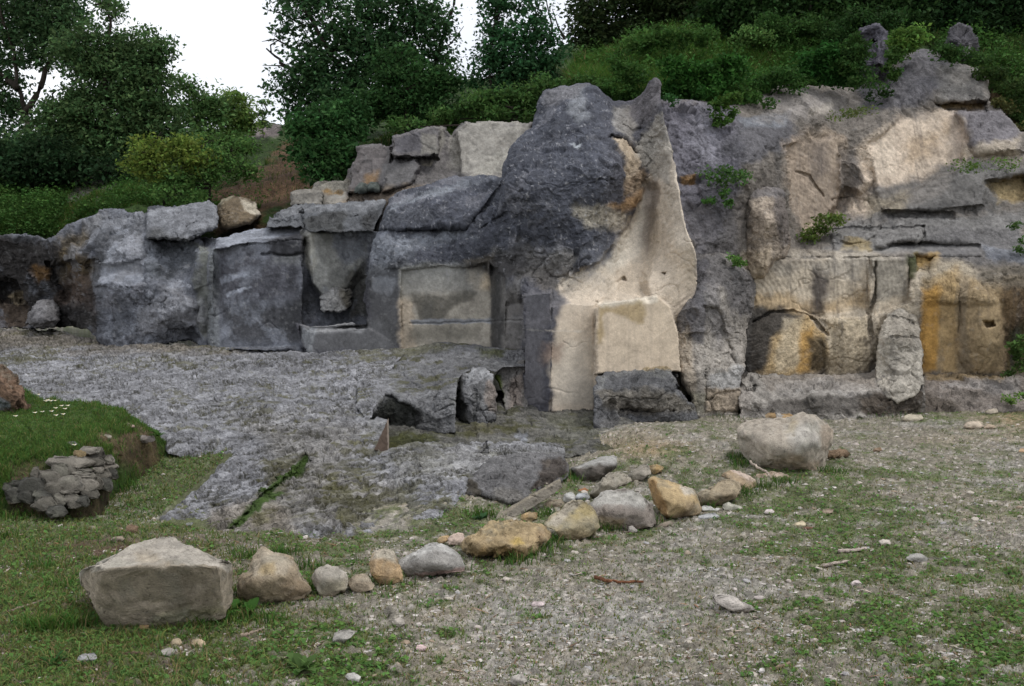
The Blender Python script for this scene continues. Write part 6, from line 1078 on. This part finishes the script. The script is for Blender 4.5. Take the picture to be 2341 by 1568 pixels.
grow('shrub', 'yellow-green bush on the slope left of the brown path', 'shrub', (370, 420), [[(370, 425), (360, 370), (345, 320)]], [(340, 352, 34, 22, -.2), (330, 325, 14, 14, 0), (372, 338, 30, 18, 0), (425, 340, 52, 26, .2), (350, 385, 55, 30, -.2), (330, 365, 26, 20, -.2), (440, 375, 50, 26, 0)], 18, 2.2, .055, (.075, .112, .022), 1051, .04, .15, 46, crown='foliage', wood='stem')
grow('shrub', 'mid green spreading bush right of the yellow-green one', 'shrub', (500, 420), [[(480, 430), (490, 380), (500, 340)]], [(480, 375, 55, 32), (530, 350, 50, 34, .6), (420, 405, 70, 26, -.3), (490, 320, 60, 22, 1.5), (560, 330, 36, 24, 2), (550, 385, 40, 24, .3), (400, 440, 60, 18, -.6)], 18.3, 1.9, .055, (.040, .085, .022), 1055, .04, .15, 46, crown='foliage', wood='stem')
grow('tree', 'large tree with twiggy left side and two dark trunks, right of the sky gap', 'tree', (830, 330), [[(832, 330), (836, 200), (838, 100), (845, -60)], [(980, 250), (990, 170), (1005, 100), (1035, 20), (1050, -50)], [(836, 220), (760, 130), (700, 30), (680, -30)], [(836, 240), (730, 200), (650, 150), (610, 110)], [(838, 120), (900, 40), (930, -40)]],
     [(690, 40, 60, 60, 0, .45), (740, -10, 80, 40, 0, .6), (640, 90, 24, 40, 0, .35), (760, 120, 75, 75, 0, .9), (700, 180, 60, 60, -.2), (830, 60, 80, 80, 0, .8), (920, 30, 80, 60, 0, .75), (790, 220, 85, 60, -.2), (680, 240, 42, 45, 0), (860, 150, 80, 75), (985, 50, 60, 60, 0, .7), (1000, 140, 50, 50, 0, .8), (655, 180, 30, 34, 0, .5), (940, 110, 60, 60, 0, .7), (650, 20, 24, 30, 0, .3)], 21, 1.1, .08, (.024, .056, .022), 1061, .13, .23, 44, bare=[[(700, 60), (640, 30), (600, 20)], [(690, 120), (630, 90), (598, 95)], [(700, 170), (640, 150), (600, 150)], [(690, 200), (640, 210), (605, 195)], [(720, 60), (680, 0), (660, -40)], [(860, 90), (900, 88), (950, 60)], [(1000, 120), (1030, 100), (1060, 60)]])
grow('tree', 'dense round-topped small tree in front of the large twiggy tree', 'tree', (930, 300), [[(930, 300), (925, 220), (920, 120)]], [(905, 150, 55, 55), (930, 200, 85, 65), (880, 245, 75, 45), (1000, 205, 45, 50, .1), (960, 250, 75, 40), (1035, 180, 24, 40, .2, .7), (1020, 265, 40, 26)], 19.4, 1.5, .07, (.022, .056, .017), 1071, .07, .18, 50)
grow('shrub', 'dark ivy-leaved shrub hanging down beside the upper ledge', 'shrub', (760, 400), [[(760, 400), (755, 330), (750, 270)]], [(750, 290, 80, 55), (710, 350, 45, 36, -.2), (770, 350, 60, 40, -.3), (690, 285, 34, 30, .2), (800, 255, 60, 40, .3), (740, 390, 50, 18, -.4), (780, 385, 26, 20, -.4), (670, 300, 26, 20, .5)], 18.6, 1.9, .075, (.022, .060, .018), 1075, .05, .17, 40, crown='foliage', wood='stem')
grow('tree', 'upright feathery tree right of the narrow gap of sky', 'tree', (1120, 270), [[(1118, 275), (1122, 150), (1130, 50), (1138, -40)], [(1220, 240), (1222, 130), (1225, 30)]], [(1135, 50, 50, 65, 0, .8), (1175, 110, 60, 55), (1230, 75, 40, 55, 0, .9), (1115, 135, 40, 50, 0, .7), (1160, 175, 80, 45), (1255, 130, 36, 40), (1200, 10, 40, 34, 0, .6), (1215, 165, 60, 40), (1085, 180, 24, 34, 0, .5), (1120, -20, 36, 40, 0, .7)], 19.6, 1.25, .07, (.022, .062, .024), 1081, .05, .19, 48, bare=[[(1255, 110), (1262, 60), (1250, 10), (1246, -20)], [(1290, 90), (1275, 60), (1262, 20)]])
grow('shrub', 'grassy dark green shrub above the pale ledge', 'shrub', (1180, 270), [[(1180, 275), (1185, 230)]], [(1120, 235, 60, 30), (1190, 225, 65, 34, .1), (1245, 205, 40, 36, .1), (1075, 250, 36, 22), (1010, 275, 50, 18, .1), (1150, 260, 60, 16, -.3), (940, 290, 50, 14, .1)], 18.0, 1.9, .06, (.032, .070, .018), 1085, .04, .14, 50, crown='foliage', wood='stem')
grow('tree', 'dark brownish tree behind the grassy slope, right of centre', 'tree', (1430, 140), [[(1440, 150), (1430, 60), (1420, -40)], [(1560, 130), (1550, 50), (1560, -30)], [(1500, 130), (1505, 30), (1490, -40)]], [(1345, 55, 50, 40), (1415, 30, 80, 50), (1385, 100, 46, 26), (1315, 95, 26, 26, 0, .7), (1500, 15, 80, 50), (1580, 30, 80, 50), (1480, -20, 100, 40), (1330, 10, 36, 30, 0, .7)], 22, 1.2, .08, (.020, .034, .012), 1091, .09, .22, 46)
for k, (x, lb) in enumerate(((1690, 'dark tree at the top right, nearest the brownish tree'), (1850, 'dark tree above the ragged rock spire, second of the dark row'), (2010, 'dark tree above the rounded rock dome, third of the dark row'), (2170, 'dark tree behind the squat rock knob'), (2310, 'dark tree in the top right corner'))):
    grow('tree', lb, 'tree', (x, 110), [[(x, 110), (x - 10, 20), (x + 5, -60)]], [(x - 40, 20, 75, 45), (x + 50, 0, 80, 50), (x, 55, 90, 34), (x + 20, -40, 90, 40), (x + 60, 60, 50, 30, -.3)], 20.6 + .1 * k, 1.2, .08, ((.013, .032, .009), (.016, .038, .010), (.015, .036, .010), (.012, .030, .010), (.010, .024, .008))[k], 1101 + 7 * k, .09, .22, 46)
sh = [('dark glossy rounded shrub just right of the pinnacle', [(1560, 165, 60, 40), (1620, 175, 60, 40), (1600, 205, 70, 26), (1680, 160, 40, 30), (1545, 200, 30, 20)], 15.9, (.020, .062, .012), .055), ('dark clump of shrub on the slope left of the pinnacle', [(1425, 150, 34, 30), (1445, 185, 40, 26), (1400, 200, 40, 18), (1430, 215, 40, 16)], 16.2, (.026, .062, .014), .05),
      ('dark shrub overhanging the rock left of the ragged spire', [(1880, 130, 50, 34), (1900, 165, 46, 28), (1850, 150, 34, 26), (1910, 185, 30, 14)], 17.0, (.014, .048, .010), .055), ('bright green leafy sprig between the two rock spires', [(2070, 90, 30, 26), (2060, 115, 26, 20), (2095, 80, 22, 20)], 17.5, (.055, .11, .022), .06),
      ('light green herb clump high on the right slope', [(1720, 75, 40, 16), (1740, 95, 30, 14), (1690, 90, 26, 12)], 18.8, (.055, .11, .03), .05), ('drooping green shrub on the purple rock, below the glossy one', [(1655, 245, 26, 26), (1640, 275, 30, 14), (1670, 230, 26, 18)], 15.1, (.035, .075, .016), .05),
      ('small fern-like plant rooted in the purple rock face', [(1640, 395, 34, 12), (1655, 410, 22, 14), (1690, 405, 18, 8)], 14.25, (.04, .085, .025), .045), ('thin trailing plant below the fern on the rock face', [(1655, 440, 8, 20), (1662, 462, 8, 12), (1620, 460, 12, 6)], 14.15, (.035, .085, .02), .04),
      ('small bright tuft on top of the leaning buttress', [(1678, 588, 16, 8), (1690, 600, 12, 6)], 13.8, (.06, .12, .03), .035), ('green weeds along the ledge on the right face', [(1905, 500, 50, 10), (1870, 525, 34, 10), (1855, 540, 22, 8)], 15.3, (.055, .085, .02), .045),
      ('thin grass fringe under the pale rock left of the dome', [(1930, 262, 50, 7), (1960, 255, 26, 6)], 16.0, (.06, .085, .025), .04), ('bright green fringe of plants on the upper right shelf', [(2290, 375, 40, 5), (2210, 380, 30, 4)], 15.2, (.06, .11, .025), .035),
      ('tuft of green at the right edge above the wall', [(2335, 560, 14, 20), (2320, 520, 8, 8)], 14.3, (.045, .09, .025), .04), ('low green plants at the foot of the orange face at the right edge', [(2330, 800, 24, 40), (2320, 845, 26, 12)], 13.7, (.04, .075, .02), .045),
      ('small bright weed on the low bench at the right edge', [(2310, 915, 24, 8), (2335, 905, 14, 8)], 13.2, (.07, .13, .03), .035), ('green sprig beside the pinnacle tip', [(1522, 222, 18, 10), (1535, 230, 14, 8)], 14.2, (.03, .085, .025), .04),
      ('dark bush at the right edge behind the dome', [(2300, 200, 50, 16), (2330, 250, 26, 40), (2270, 160, 40, 20)], 17.4, (.026, .05, .014), .05), ('brown-green undergrowth right of the dome', [(2300, 290, 40, 16), (2290, 240, 30, 16)], 16.9, (.045, .05, .018), .05)]
sh += [('rounded green shrub spilling over the rim just left of the rock dome', [(1780, 175, 44, 26), (1740, 195, 40, 20), (1810, 190, 26, 18)], 16.6, (.024, .060, .014), .05), ('low spreading shrub on the rim between the pinnacle shrubs and the dome', [(1700, 215, 46, 20), (1650, 205, 36, 18), (1735, 230, 26, 12)], 16.1, (.030, .072, .016), .05),
       ('shrub hanging over the top of the central dark cliff', [(1375, 205, 36, 18), (1340, 180, 34, 18), (1310, 190, 26, 14)], 16.9, (.030, .066, .016), .045), ('dark fern mass at the foot of the ragged rock spire', [(1955, 170, 36, 22), (1945, 130, 30, 24), (2010, 215, 24, 12)], 17.0, (.022, .052, .014), .05),
       ('leafy shrub crowding the left side of the ragged spire', [(1955, 105, 32, 34), (1975, 190, 40, 16), (1935, 150, 30, 26)], 16.85, (.024, .056, .014), .05), ('scrubby green plant between the spire foot and the dome', [(2035, 170, 24, 22), (2048, 130, 22, 26)], 17.0, (.032, .07, .017), .05), ('leafy shrub in front of the squat rock knob', [(2190, 125, 34, 16), (2150, 115, 26, 16), (2240, 130, 30, 16)], 17.1, (.022, .05, .013), .05), ('high dark shrub behind the ragged spire', [(1960, 50, 44, 30), (2020, 45, 40, 24), (1920, 80, 40, 26)], 18.9, (.018, .044, .012), .055),
       ('wide mid-green shrub under the dark trees above the pinnacle', [(1520, 85, 60, 26), (1460, 100, 46, 22), (1590, 75, 50, 24)], 18.3, (.030, .068, .016), .05), ('tall grass-green shrub under the dark trees, right of centre', [(1800, 70, 56, 26), (1860, 60, 46, 26), (1760, 55, 40, 24)], 19.2, (.024, .056, .014), .05)]
for k, (lb, bl, Y, c, lf) in enumerate(sh):
    grow('shrub', lb, 'shrub' if bl[0][2] > 26 else 'plant', (bl[0][0], bl[0][1] + bl[0][3]), [[(bl[0][0], bl[0][1] + bl[0][3]), (bl[0][0], bl[0][1])]], bl, Y, 2.6 if bl[0][2] > 26 else 5, lf, c, 1201 + 9 * k, .02, .10 if bl[0][2] > 26 else .05, 46 if bl[0][2] > 26 else 26, crown='foliage', wood='none', twigs=False)

# ------------------------------------------------------------------ grass (uncountable)
def blades(P, h, w, C, seed, lean=.5):
    r = np.random.default_rng(seed); n = len(P); a = r.uniform(0, 2 * np.pi, n); ca, sa = np.cos(a), np.sin(a)
    side = np.stack([ca, sa, 0 * a], 1) * (w / 2)[:, None]; b = r.uniform(0, 2 * np.pi, n); l = lean * r.uniform(.2, 1.2, n) * h
    tip = P + np.stack([np.cos(b) * l, np.sin(b) * l, h * r.uniform(.7, 1, n)], 1); mid = P + np.stack([np.cos(b) * l * .3, np.sin(b) * l * .3, h * .55], 1)
    V = np.stack([P - side, P + side, mid + side * .8, mid - side * .8, tip], 1).reshape(-1, 3); i = np.arange(n)[:, None] * 5
    Q = i + np.array([[0, 1, 2, 3]]); T = i + np.array([[3, 2, 4]]); k = np.array([.75, .75, 1, 1, 1.2])
    return V, Q, T, (C[:, None] * k[None, :, None]).reshape(-1, 3)
def grass_cols(n, seed, base=(.05, .105, .022), dry=.12):
    r = np.random.default_rng(seed); C = np.array(base) * r.uniform(.6, 1.5, n)[:, None]; C[:, 0] *= r.uniform(.7, 1.5, n); d = r.uniform(size=n) < dry; C[d] = np.array((.24, .19, .09)) * r.uniform(.6, 1.3, d.sum())[:, None]; return C
SLABS = [SLAB, BANK, TF and [(842, 957), (890, 900), (1360, 900), (1420, 980), (1300, 1012), (880, 1030)]]
def sample_ground(n, seed, y0=935, y1=1600):
    r = np.random.default_rng(seed); px = r.uniform(-200, 2540, n); py = y0 + (y1 - y0) * r.uniform(size=n) ** .9
    bad = np.zeros(n, bool)
    for s in SLABS: bad |= sdist(s, px, py) > 2
    px, py = px[~bad], py[~bad]; return px, py, gpoint(px, py), r
px, py, P, r = sample_ground(480000, 11)
g = green_mask(px, py, P); hol = (sdist([(250, 1200), (300, 1080), (380, 1025), (530, 1020), (470, 1080), (350, 1200)], px, py) > -10)
dn = np.where(hol, 1.0, .34 + .66 * sstep(.34, .85, g)); left = sstep(950, 350, px)
ok = r.uniform(size=len(px)) < dn * (.34 + .26 * left); px, py, P = px[ok], py[ok], P[ok]; n = len(P); left = left[ok]; hol = hol[ok]
hh = (.010 + .018 * r.uniform(size=n) + (.03 * r.uniform(size=n) ** 2) * left) * np.where(hol, .9, 1) * np.where(r.uniform(size=n) < .03, 1.9, 1)
V, Q, T, C = blades(P - np.array([0, 0, .004]), hh, .0028 + .0022 * r.uniform(size=n) + .0004 * P[:, 1], grass_cols(n, 12, (.115, .18, .052), .2), 13, .95)
tag(mesh_obj('grass', V, Q, T, C, M_GRASS, None, False), 'low patchy grass growing through the gravel of the quarry floor', 'grass', kind='stuff')
# small leaves: clover and creeping herbs between the blades
px, py, P, r = sample_ground(120000, 21); g = green_mask(px, py, P); ok = r.uniform(size=len(px)) < sstep(.5, .95, g) * .5; P = P[ok]; n = len(P); P = P + np.array([0, 0, 1]) * (.006 + .014 * r.uniform(size=n))[:, None]
V, Q, C = leaf_mesh(P, .018, leaf_colours(n, (.06, .12, .03), 22, .4), 23, 1.6, .8); tag(mesh_obj('ground_cover', V, Q, None, C, M_LEAF, None, False), 'tiny creeping leaves and clover spread through the grass', 'ground cover', kind='stuff')
# taller tufts around the stones
tp = [(90 + 8 * k, 1440) for k in range(10)] + [(560, 1360), (720, 1350), (880, 1335), (1010, 1310), (1230, 1268), (1255, 1245), (1380, 1215), (1490, 1200), (1620, 1160), (1700, 1130), (1740, 1115), (1790, 1105), (1900, 1080), (1180, 1290), (700, 1300), (640, 1270), (560, 1275), (300, 1120), (470, 1425), (520, 1420), (600, 1420), (150, 1340), (100, 1300), (1330, 1090), (1300, 1100), (1110, 1178), (1095, 1182), (1250, 1180), (1650, 955), (1760, 950), (1830, 955), (1900, 950), (2000, 952), (1950, 950), (2080, 955), (1690, 1050), (1700, 1065), (1530, 1140), (760, 1340), (60, 1180), (20, 1190), (10, 1230)]
Pt = []
rr = np.random.default_rng(31)
for k, (x, y) in enumerate(tp):
    c = gpoint(x, y); m = 60 if y < 1000 else 90; sp = .06 if y > 1000 else .16; d = rr.normal(size=(m, 2)) * sp; q = np.stack([c[0] + d[:, 0], c[1] + d[:, 1] * .7, 0 * d[:, 0]], 1); q[:, 2] = gz(q[:, 0], q[:, 1]); Pt.append(q)
Pt = np.concatenate(Pt); n = len(Pt)
V, Q, T, C = blades(Pt, .03 + .075 * rr.uniform(size=n), .004 + .003 * rr.uniform(size=n), grass_cols(n, 33, (.062, .135, .026), .06), 34, .7)
tag(mesh_obj('grass', V, Q, T, C, M_GRASS, None, False), 'fresh taller grass tufts growing around the feet of the stones and bench', 'grass', kind='stuff')
# bank, hill and slope grass
def rel_grass(rel, poly, n, h, w, base, seed, lean, label, dry=.1, name='grass', holes=()):
    r = np.random.default_rng(seed); pl = np.array(poly); px = r.uniform(pl[:, 0].min(), pl[:, 0].max(), n); py = r.uniform(pl[:, 1].min(), pl[:, 1].max(), n)
    ok = sdist(poly, px, py) > 2
    for hp in holes: ok &= ~((sdist(hp, px, py) + 26 * fbm(np.stack([px * .05, py * .08, 0 * px], -1), 3, 3) > -2) & (r.uniform(size=n) < .93))
    px, py = px[ok], py[ok]; P, N, sd = rel.at(px, py); k = sd > 2; P = P[k]; m = len(P)
    pt = .5 + .9 * sstep(-.3, .3, fbm(P * 1.2, seed, 3)); P = P + r.normal(size=P.shape) * .01
    V, Q, T, C = blades(P, h * r.uniform(.45, 1.2, m) * pt, w * r.uniform(.7, 1.3, m), grass_cols(m, seed + 1, base, dry), seed + 2, lean)
    return tag(mesh_obj(name, V, Q, T, C, M_GRASS, None, False), label, 'grass', kind='stuff')
rel_grass(bank, BANK, 170000, .045, .0045, (.075, .15, .032), 41, .9, 'short bright grass covering the raised bank above the dry-stone wall', .06, holes=([(20, 1060), (230, 1040), (265, 1100), (240, 1160), (100, 1195), (20, 1150)], [(220, 990), (340, 985), (355, 1040), (260, 1060)]))
rel_grass(hill, [(-30, 400), (160, 400), (300, 430), (600, 470), (560, 500), (330, 470), (180, 500), (130, 540), (-30, 540)], 90000, .11, .010, (.055, .12, .022), 51, .7, 'grass on the bank above the left rock face', .08, holes=([(150, 400), (270, 390), (280, 440), (160, 470)],))
rel_grass(hill, [(560, 460), (620, 340), (690, 300), (700, 440), (760, 440), (820, 330), (1000, 280), (1230, 240), (1230, 310), (1000, 310), (900, 330), (800, 420), (700, 470)], 60000, .14, .011, (.055, .115, .022), 55, .7, 'grass fringe along the top of the pale ledge', .1, holes=(H_PATH,))
rel_grass(hill, [(1290, 200), (1330, 120), (1500, 70), (1800, 40), (2000, 70), (1960, 150), (1900, 215), (1760, 260), (1500, 260), (1400, 240)], 110000, .30, .012, (.055, .125, .022), 61, .8, 'long wild grass on the slope above the pinnacle', .07)
rel_grass(hill, [(1900, 60), (2360, 40), (2360, 330), (2240, 160), (2100, 100), (1980, 150)], 60000, .2, .013, (.035, .075, .018), 71, .8, 'dark rough grass on the slope around the rock dome', .08)

# leafy undergrowth over the hillside and along the rim
def undergrowth(poly, n, size, hgt, base, seed, label, holes=()):
    r = np.random.default_rng(seed); pl = np.array(poly); px = r.uniform(pl[:, 0].min(), pl[:, 0].max(), n); py = r.uniform(pl[:, 1].min(), pl[:, 1].max(), n); ok = sdist(poly, px, py) > 0
    for hp in holes: ok &= ~((sdist(hp, px, py) + 20 * fbm(np.stack([px * .06, py * .09, 0 * px], -1), 5, 3) > 0) & (r.uniform(size=n) < .9))
    P, N, sd = hill.at(px[ok], py[ok]); P = P[sd > 2]; f = fbm(P * 1.6, seed, 4, .6); P = P[f > -.12]; f = f[f > -.12]; m = len(P)
    P = P + np.stack([r.normal(size=m) * .06, r.normal(size=m) * .06 - .05, (.02 + hgt * r.uniform(size=m) ** 1.4) * (.35 + 2.0 * np.clip(f + .12, 0, .6))], 1)
    V, Q, C = leaf_mesh(P, size, leaf_colours(m, base, seed + 1, .45, 0, .7 + 1.1 * np.clip(f + .1, 0, .5)), seed + 2, .6, .6); return tag(mesh_obj('undergrowth', V, Q, None, C, M_LEAF, None, False), label, 'undergrowth', kind='stuff')
undergrowth([(-30, 380), (160, 370), (330, 420), (620, 400), (640, 430), (560, 500), (330, 475), (180, 500), (120, 545), (-30, 545)], 60000, .045, .30, (.030, .070, .016), 2001, 'leafy herbs and ferns spread over the slope above the left rocks', holes=(H_PATH, [(150, 400), (270, 390), (280, 440), (160, 470)]))
undergrowth([(690, 300), (700, 440), (790, 440), (830, 335), (1000, 290), (1230, 240), (1230, 310), (1010, 300), (900, 335), (810, 400), (780, 460), (700, 450)], 30000, .045, .32, (.034, .078, .018), 2005, 'leafy fringe spilling over the top edge of the upper ledge')
undergrowth([(1290, 210), (1330, 110), (1500, 60), (1800, 30), (2360, 20), (2360, 330), (2250, 170), (2110, 110), (1980, 160), (1900, 225), (1760, 265), (1500, 262), (1400, 245)], 110000, .05, .40, (.030, .072, .016), 2011, 'dense leafy undergrowth on the slope above the right face')

# broad-leaved weeds
def weed(label, px, py, n, L, seed, c=(.06, .15, .03), Y=None):
    b = gpoint(px, py) if Y is None else unproj(px, py, Y); r = np.random.default_rng(seed); Vs, Qs, Cs, k = [], [], [], 0
    for i in range(n):
        a = r.uniform(0, 6.28); l = L * r.uniform(.55, 1.15); e = r.uniform(.35, 1.15); w = l * .16; t = np.linspace(0, 1, 6)
        d = np.array([math.cos(a), math.sin(a), 0]); s = np.array([-math.sin(a), math.cos(a), 0])
        ctr = b + d * (t * l * math.cos(e))[:, None] + np.array([0, 0, 1]) * (l * math.sin(e) * t * (1 - .45 * t))[:, None]
        ww = w * np.sin(np.pi * (t * .92 + .06)) ** .8
        V = np.concatenate([ctr - s * ww[:, None] + np.array([0, 0, .25]) * ww[:, None], ctr, ctr + s * ww[:, None] + np.array([0, 0, .25]) * ww[:, None]]); q = []
        for j in range(5): q += [[k + j, k + j + 1, k + 6 + j + 1, k + 6 + j], [k + 6 + j, k + 6 + j + 1, k + 12 + j + 1, k + 12 + j]]
        Vs.append(V); Qs += q; Cs.append(np.tile(np.array(c) * r.uniform(.7, 1.35), (18, 1))); k += 18
    V = np.concatenate(Vs); o = mesh_obj('weed_plant', V, Qs, None, np.concatenate(Cs), M_LEAF, None, True, tuple(b)); return tag(o, label, 'weed')
weed('tall broad-leaved dock plant growing between the largest boulder and the chunky tan one', 540, 1395, 9, .17, 81)
weed('broad-leaved weed in front of the right end of the largest boulder', 500, 1412, 9, .13, 82)
weed('small upright weed against the front of the largest boulder', 293, 1428, 6, .10, 83, (.045, .10, .025))
weed('spreading weed with long leaves below the chunky tan boulder', 575, 1400, 7, .13, 84)
weed('leafy weed in the grass at the bottom left corner', 120, 1520, 12, .10, 85, (.045, .13, .03)); weed('pale green feathery weed at the bottom edge, left of centre', 690, 1535, 14, .13, 86, (.08, .14, .04))
weed('bluish green weed in front of the leaning plank', 1100, 1188, 16, .09, 87, (.045, .10, .04)); weed('green weed growing on the bank above the dry-stone wall', 222, 985, 10, .11, 88, (.05, .14, .025), Y=8.35)
weed('green weed at the edge of the bedrock slab beside the bank', 362, 998, 14, .12, 89, (.055, .12, .025), Y=8.75); weed('low weed beside the humped boulder', 1420, 1196, 8, .06, 90); weed('bright weed at the foot of the flat grey triangular stone', 985, 1322, 9, .06, 91, (.05, .13, .045))
for k, (x, y, w, h, c, lb) in enumerate(((330, 1004, 26, 9, (.25, .22, .2), 'flat grey stone lying in the bare earth of the bank'), (296, 973, 14, 6, (.36, .27, .22), 'pinkish stone lying on top of the bank'), (165, 1016, 16, 7, (.2, .2, .22), 'small blue-grey stone in the bank grass above the wall'), (245, 998, 12, 6, (.3, .27, .22), 'small grey stone beside the weeds on the bank'))):
    Pb = bank.at(x, y)[0]; stone('stone', ellipse(x, y, w, h, 1300 + k), lb, 'stone', c, [], Y=float(Pb[1]) - .03, level=4, seed=1310 + k, tilt=.6)
# daisies on the bank
for k, (x, y) in enumerate(((110, 922), (116, 927), (127, 921), (105, 926), (98, 946), (127, 945), (118, 949), (140, 941), (155, 940), (149, 949), (144, 961), (80, 957), (34, 957), (126, 969), (88, 896), (170, 1031))):
    Pb = bank.at(x, y)[0]; a = np.linspace(0, 2 * np.pi, 9)[:-1]; V = np.concatenate([Pb[None] + np.array([[0, 0, .048]]), Pb + np.stack([.016 * np.cos(a) * (1 + .4 * (np.arange(8) % 2)), .016 * np.sin(a) * (1 + .4 * (np.arange(8) % 2)), .046 + .004 * np.sin(a * 2)], 1), Pb[None] + np.array([[.001, 0, 0]]), Pb[None] + np.array([[-.001, 0, 0]])])
    T = [[0, 1 + i, 1 + (i + 1) % 8] for i in range(8)] + [[0, 9, 10]]; C = np.full((len(V), 3), .78); C[0] = (.75, .55, .08); C[9:] = (.05, .1, .02)
    tag(mesh_obj('daisy', V, None, T, C, M_PETAL, None, False, tuple(Pb)), 'small white daisy in the grass of the raised bank', 'daisy', 'daisies on the bank')

# ================================================================== LOOSE STONES AND GRAVEL
r = np.random.default_rng(91); protos = []
for k in range(9):
    V, T = ico(2); s = np.array([1, r.uniform(.6, 1), r.uniform(.28, .6)]); V = V * s; V = V + vnormals(V, T) * (.22 * fbm(V * 1.3, 950 + k, 2) + .18 * facet(V * 1.6, 960 + k, 1))[:, None]
    c = ((.46, .40, .36), (.50, .44, .41), (.38, .34, .29), (.55, .49, .45), (.32, .28, .23), (.42, .345, .27), (.36, .345, .34), (.30, .23, .17), (.48, .43, .37))[k]
    protos.append(mesh_data('loose_stone', V, None, T, np.array(c) * (1 + .35 * fbm(V * 3, 970 + k, 3))[:, None], M_STONE, True))
px, py, P, r = sample_ground(1500, 92, 950, 1575); w = np.where(sdist(S_OPEN, px, py) > -10, 1.0, .35); ok = r.uniform(size=len(px)) < w; P = P[ok][:270]
first = None
for k, p in enumerate(P):
    d = protos[k % 9]
    o = bpy.data.objects.new('loose_stone', d) if k < 9 else first[k % 9].copy()
    if k < 9: first = (first or []) + [o]
    sz = (.010 + .018 * r.uniform() ** 2.2) * (.6 + p[1] * .085); o.location = (p[0], p[1], p[2] + sz * .12); o.rotation_euler = (r.uniform(-.3, .3), r.uniform(-.3, .3), r.uniform(0, 6.28)); o.scale = (sz, sz, sz)
    col.objects.link(o); tag(o, 'small pale stone chip lying loose among the gravel and thin grass', 'stone chip', 'loose stone chips on the quarry floor')
px, py, P, r = sample_ground(86000, 95); m = green_mask(px, py, P); ok = r.uniform(size=len(px)) < np.clip(1.15 - m, .15, 1) * np.clip(.5 + 1.6 * fbm(P * 2.4, 77, 4, .6), .08, 1) * np.where(sdist(S_OPEN, px, py) > -30, .8, .75); P = P[ok]; n = len(P)
print('gravel', n)
O = np.array([[1, 0, 0], [.2, .9, .1], [-1, .1, 0], [-.1, -.85, .1], [.1, .1, .55], [0, 0, -.4]]); OT = np.array([[0, 1, 4], [1, 2, 4], [2, 3, 4], [3, 0, 4], [1, 0, 5], [2, 1, 5], [3, 2, 5], [0, 3, 5]])
a = r.uniform(0, 6.28, n); sz = (.0045 + .017 * r.uniform(size=n) ** 2.6) * (.55 + .09 * P[:, 1]); K = O[None] * (1 + .3 * r.normal(size=(n, 6, 1)).clip(-1.5, 1.5)) * np.stack([np.ones(n), r.uniform(.5, 1, n), r.uniform(.3, .75, n)], 1)[:, None]
ca, sa = np.cos(a)[:, None], np.sin(a)[:, None]; X = np.stack([K[..., 0] * ca - K[..., 1] * sa, K[..., 0] * sa + K[..., 1] * ca, K[..., 2]], -1) * sz[:, None, None] + P[:, None] + np.array([0, 0, .001])
pal = np.array([(.36, .325, .28), (.42, .38, .345), (.30, .265, .21), (.52, .475, .44), (.22, .18, .14), (.34, .33, .32)]); GCc = pal[r.integers(0, 6, n)] * r.uniform(.75, 1.2, n)[:, None]
tag(mesh_obj('gravel', X.reshape(-1, 3), None, (np.arange(n)[:, None, None] * 6 + OT[None]).reshape(-1, 3), np.repeat(GCc, 6, 0), M_CHIP, None, False), 'fine pale gravel strewn over the quarry floor', 'gravel', kind='stuff')
# dry twigs and leaf litter
px, py, P, r = sample_ground(26000, 97); f = fbm(P * 2.0, 98, 4, .6); k = (r.uniform(size=len(px)) < np.where(px + (py - 1300) * .3 < 900, .42, .14)) & (f > -.05) & (py > 1180); P = P[k]; n = len(P)
a = r.uniform(0, 6.28, n); sz = (.004 + .010 * r.uniform(size=n) ** 2) * (.6 + .08 * P[:, 1]); K = O[None] * np.stack([r.uniform(1.2, 5, n), r.uniform(.25, .8, n), r.uniform(.15, .5, n)], 1)[:, None] * (1 + .2 * r.normal(size=(n, 6, 1)).clip(-1.5, 1.5))
ca, sa = np.cos(a)[:, None], np.sin(a)[:, None]; X = np.stack([K[..., 0] * ca - K[..., 1] * sa, K[..., 0] * sa + K[..., 1] * ca, K[..., 2] + .12 * K[..., 0] * r.normal(size=(n, 1))], -1) * sz[:, None, None] + P[:, None] + np.array([0, 0, .006])
pal = np.array([(.30, .22, .165), (.40, .32, .27), (.20, .13, .085), (.12, .08, .055), (.44, .37, .33), (.26, .15, .09)]); LC_ = pal[r.integers(0, 6, n)] * r.uniform(.7, 1.2, n)[:, None]
tag(mesh_obj('leaf_litter', X.reshape(-1, 3), None, (np.arange(n)[:, None, None] * 6 + OT[None]).reshape(-1, 3), np.repeat(LC_, 6, 0), M_CHIP, None, False), 'dry twigs and dead leaf litter scattered in the grass', 'litter', kind='stuff')
print('script objects', len(bpy.data.objects))
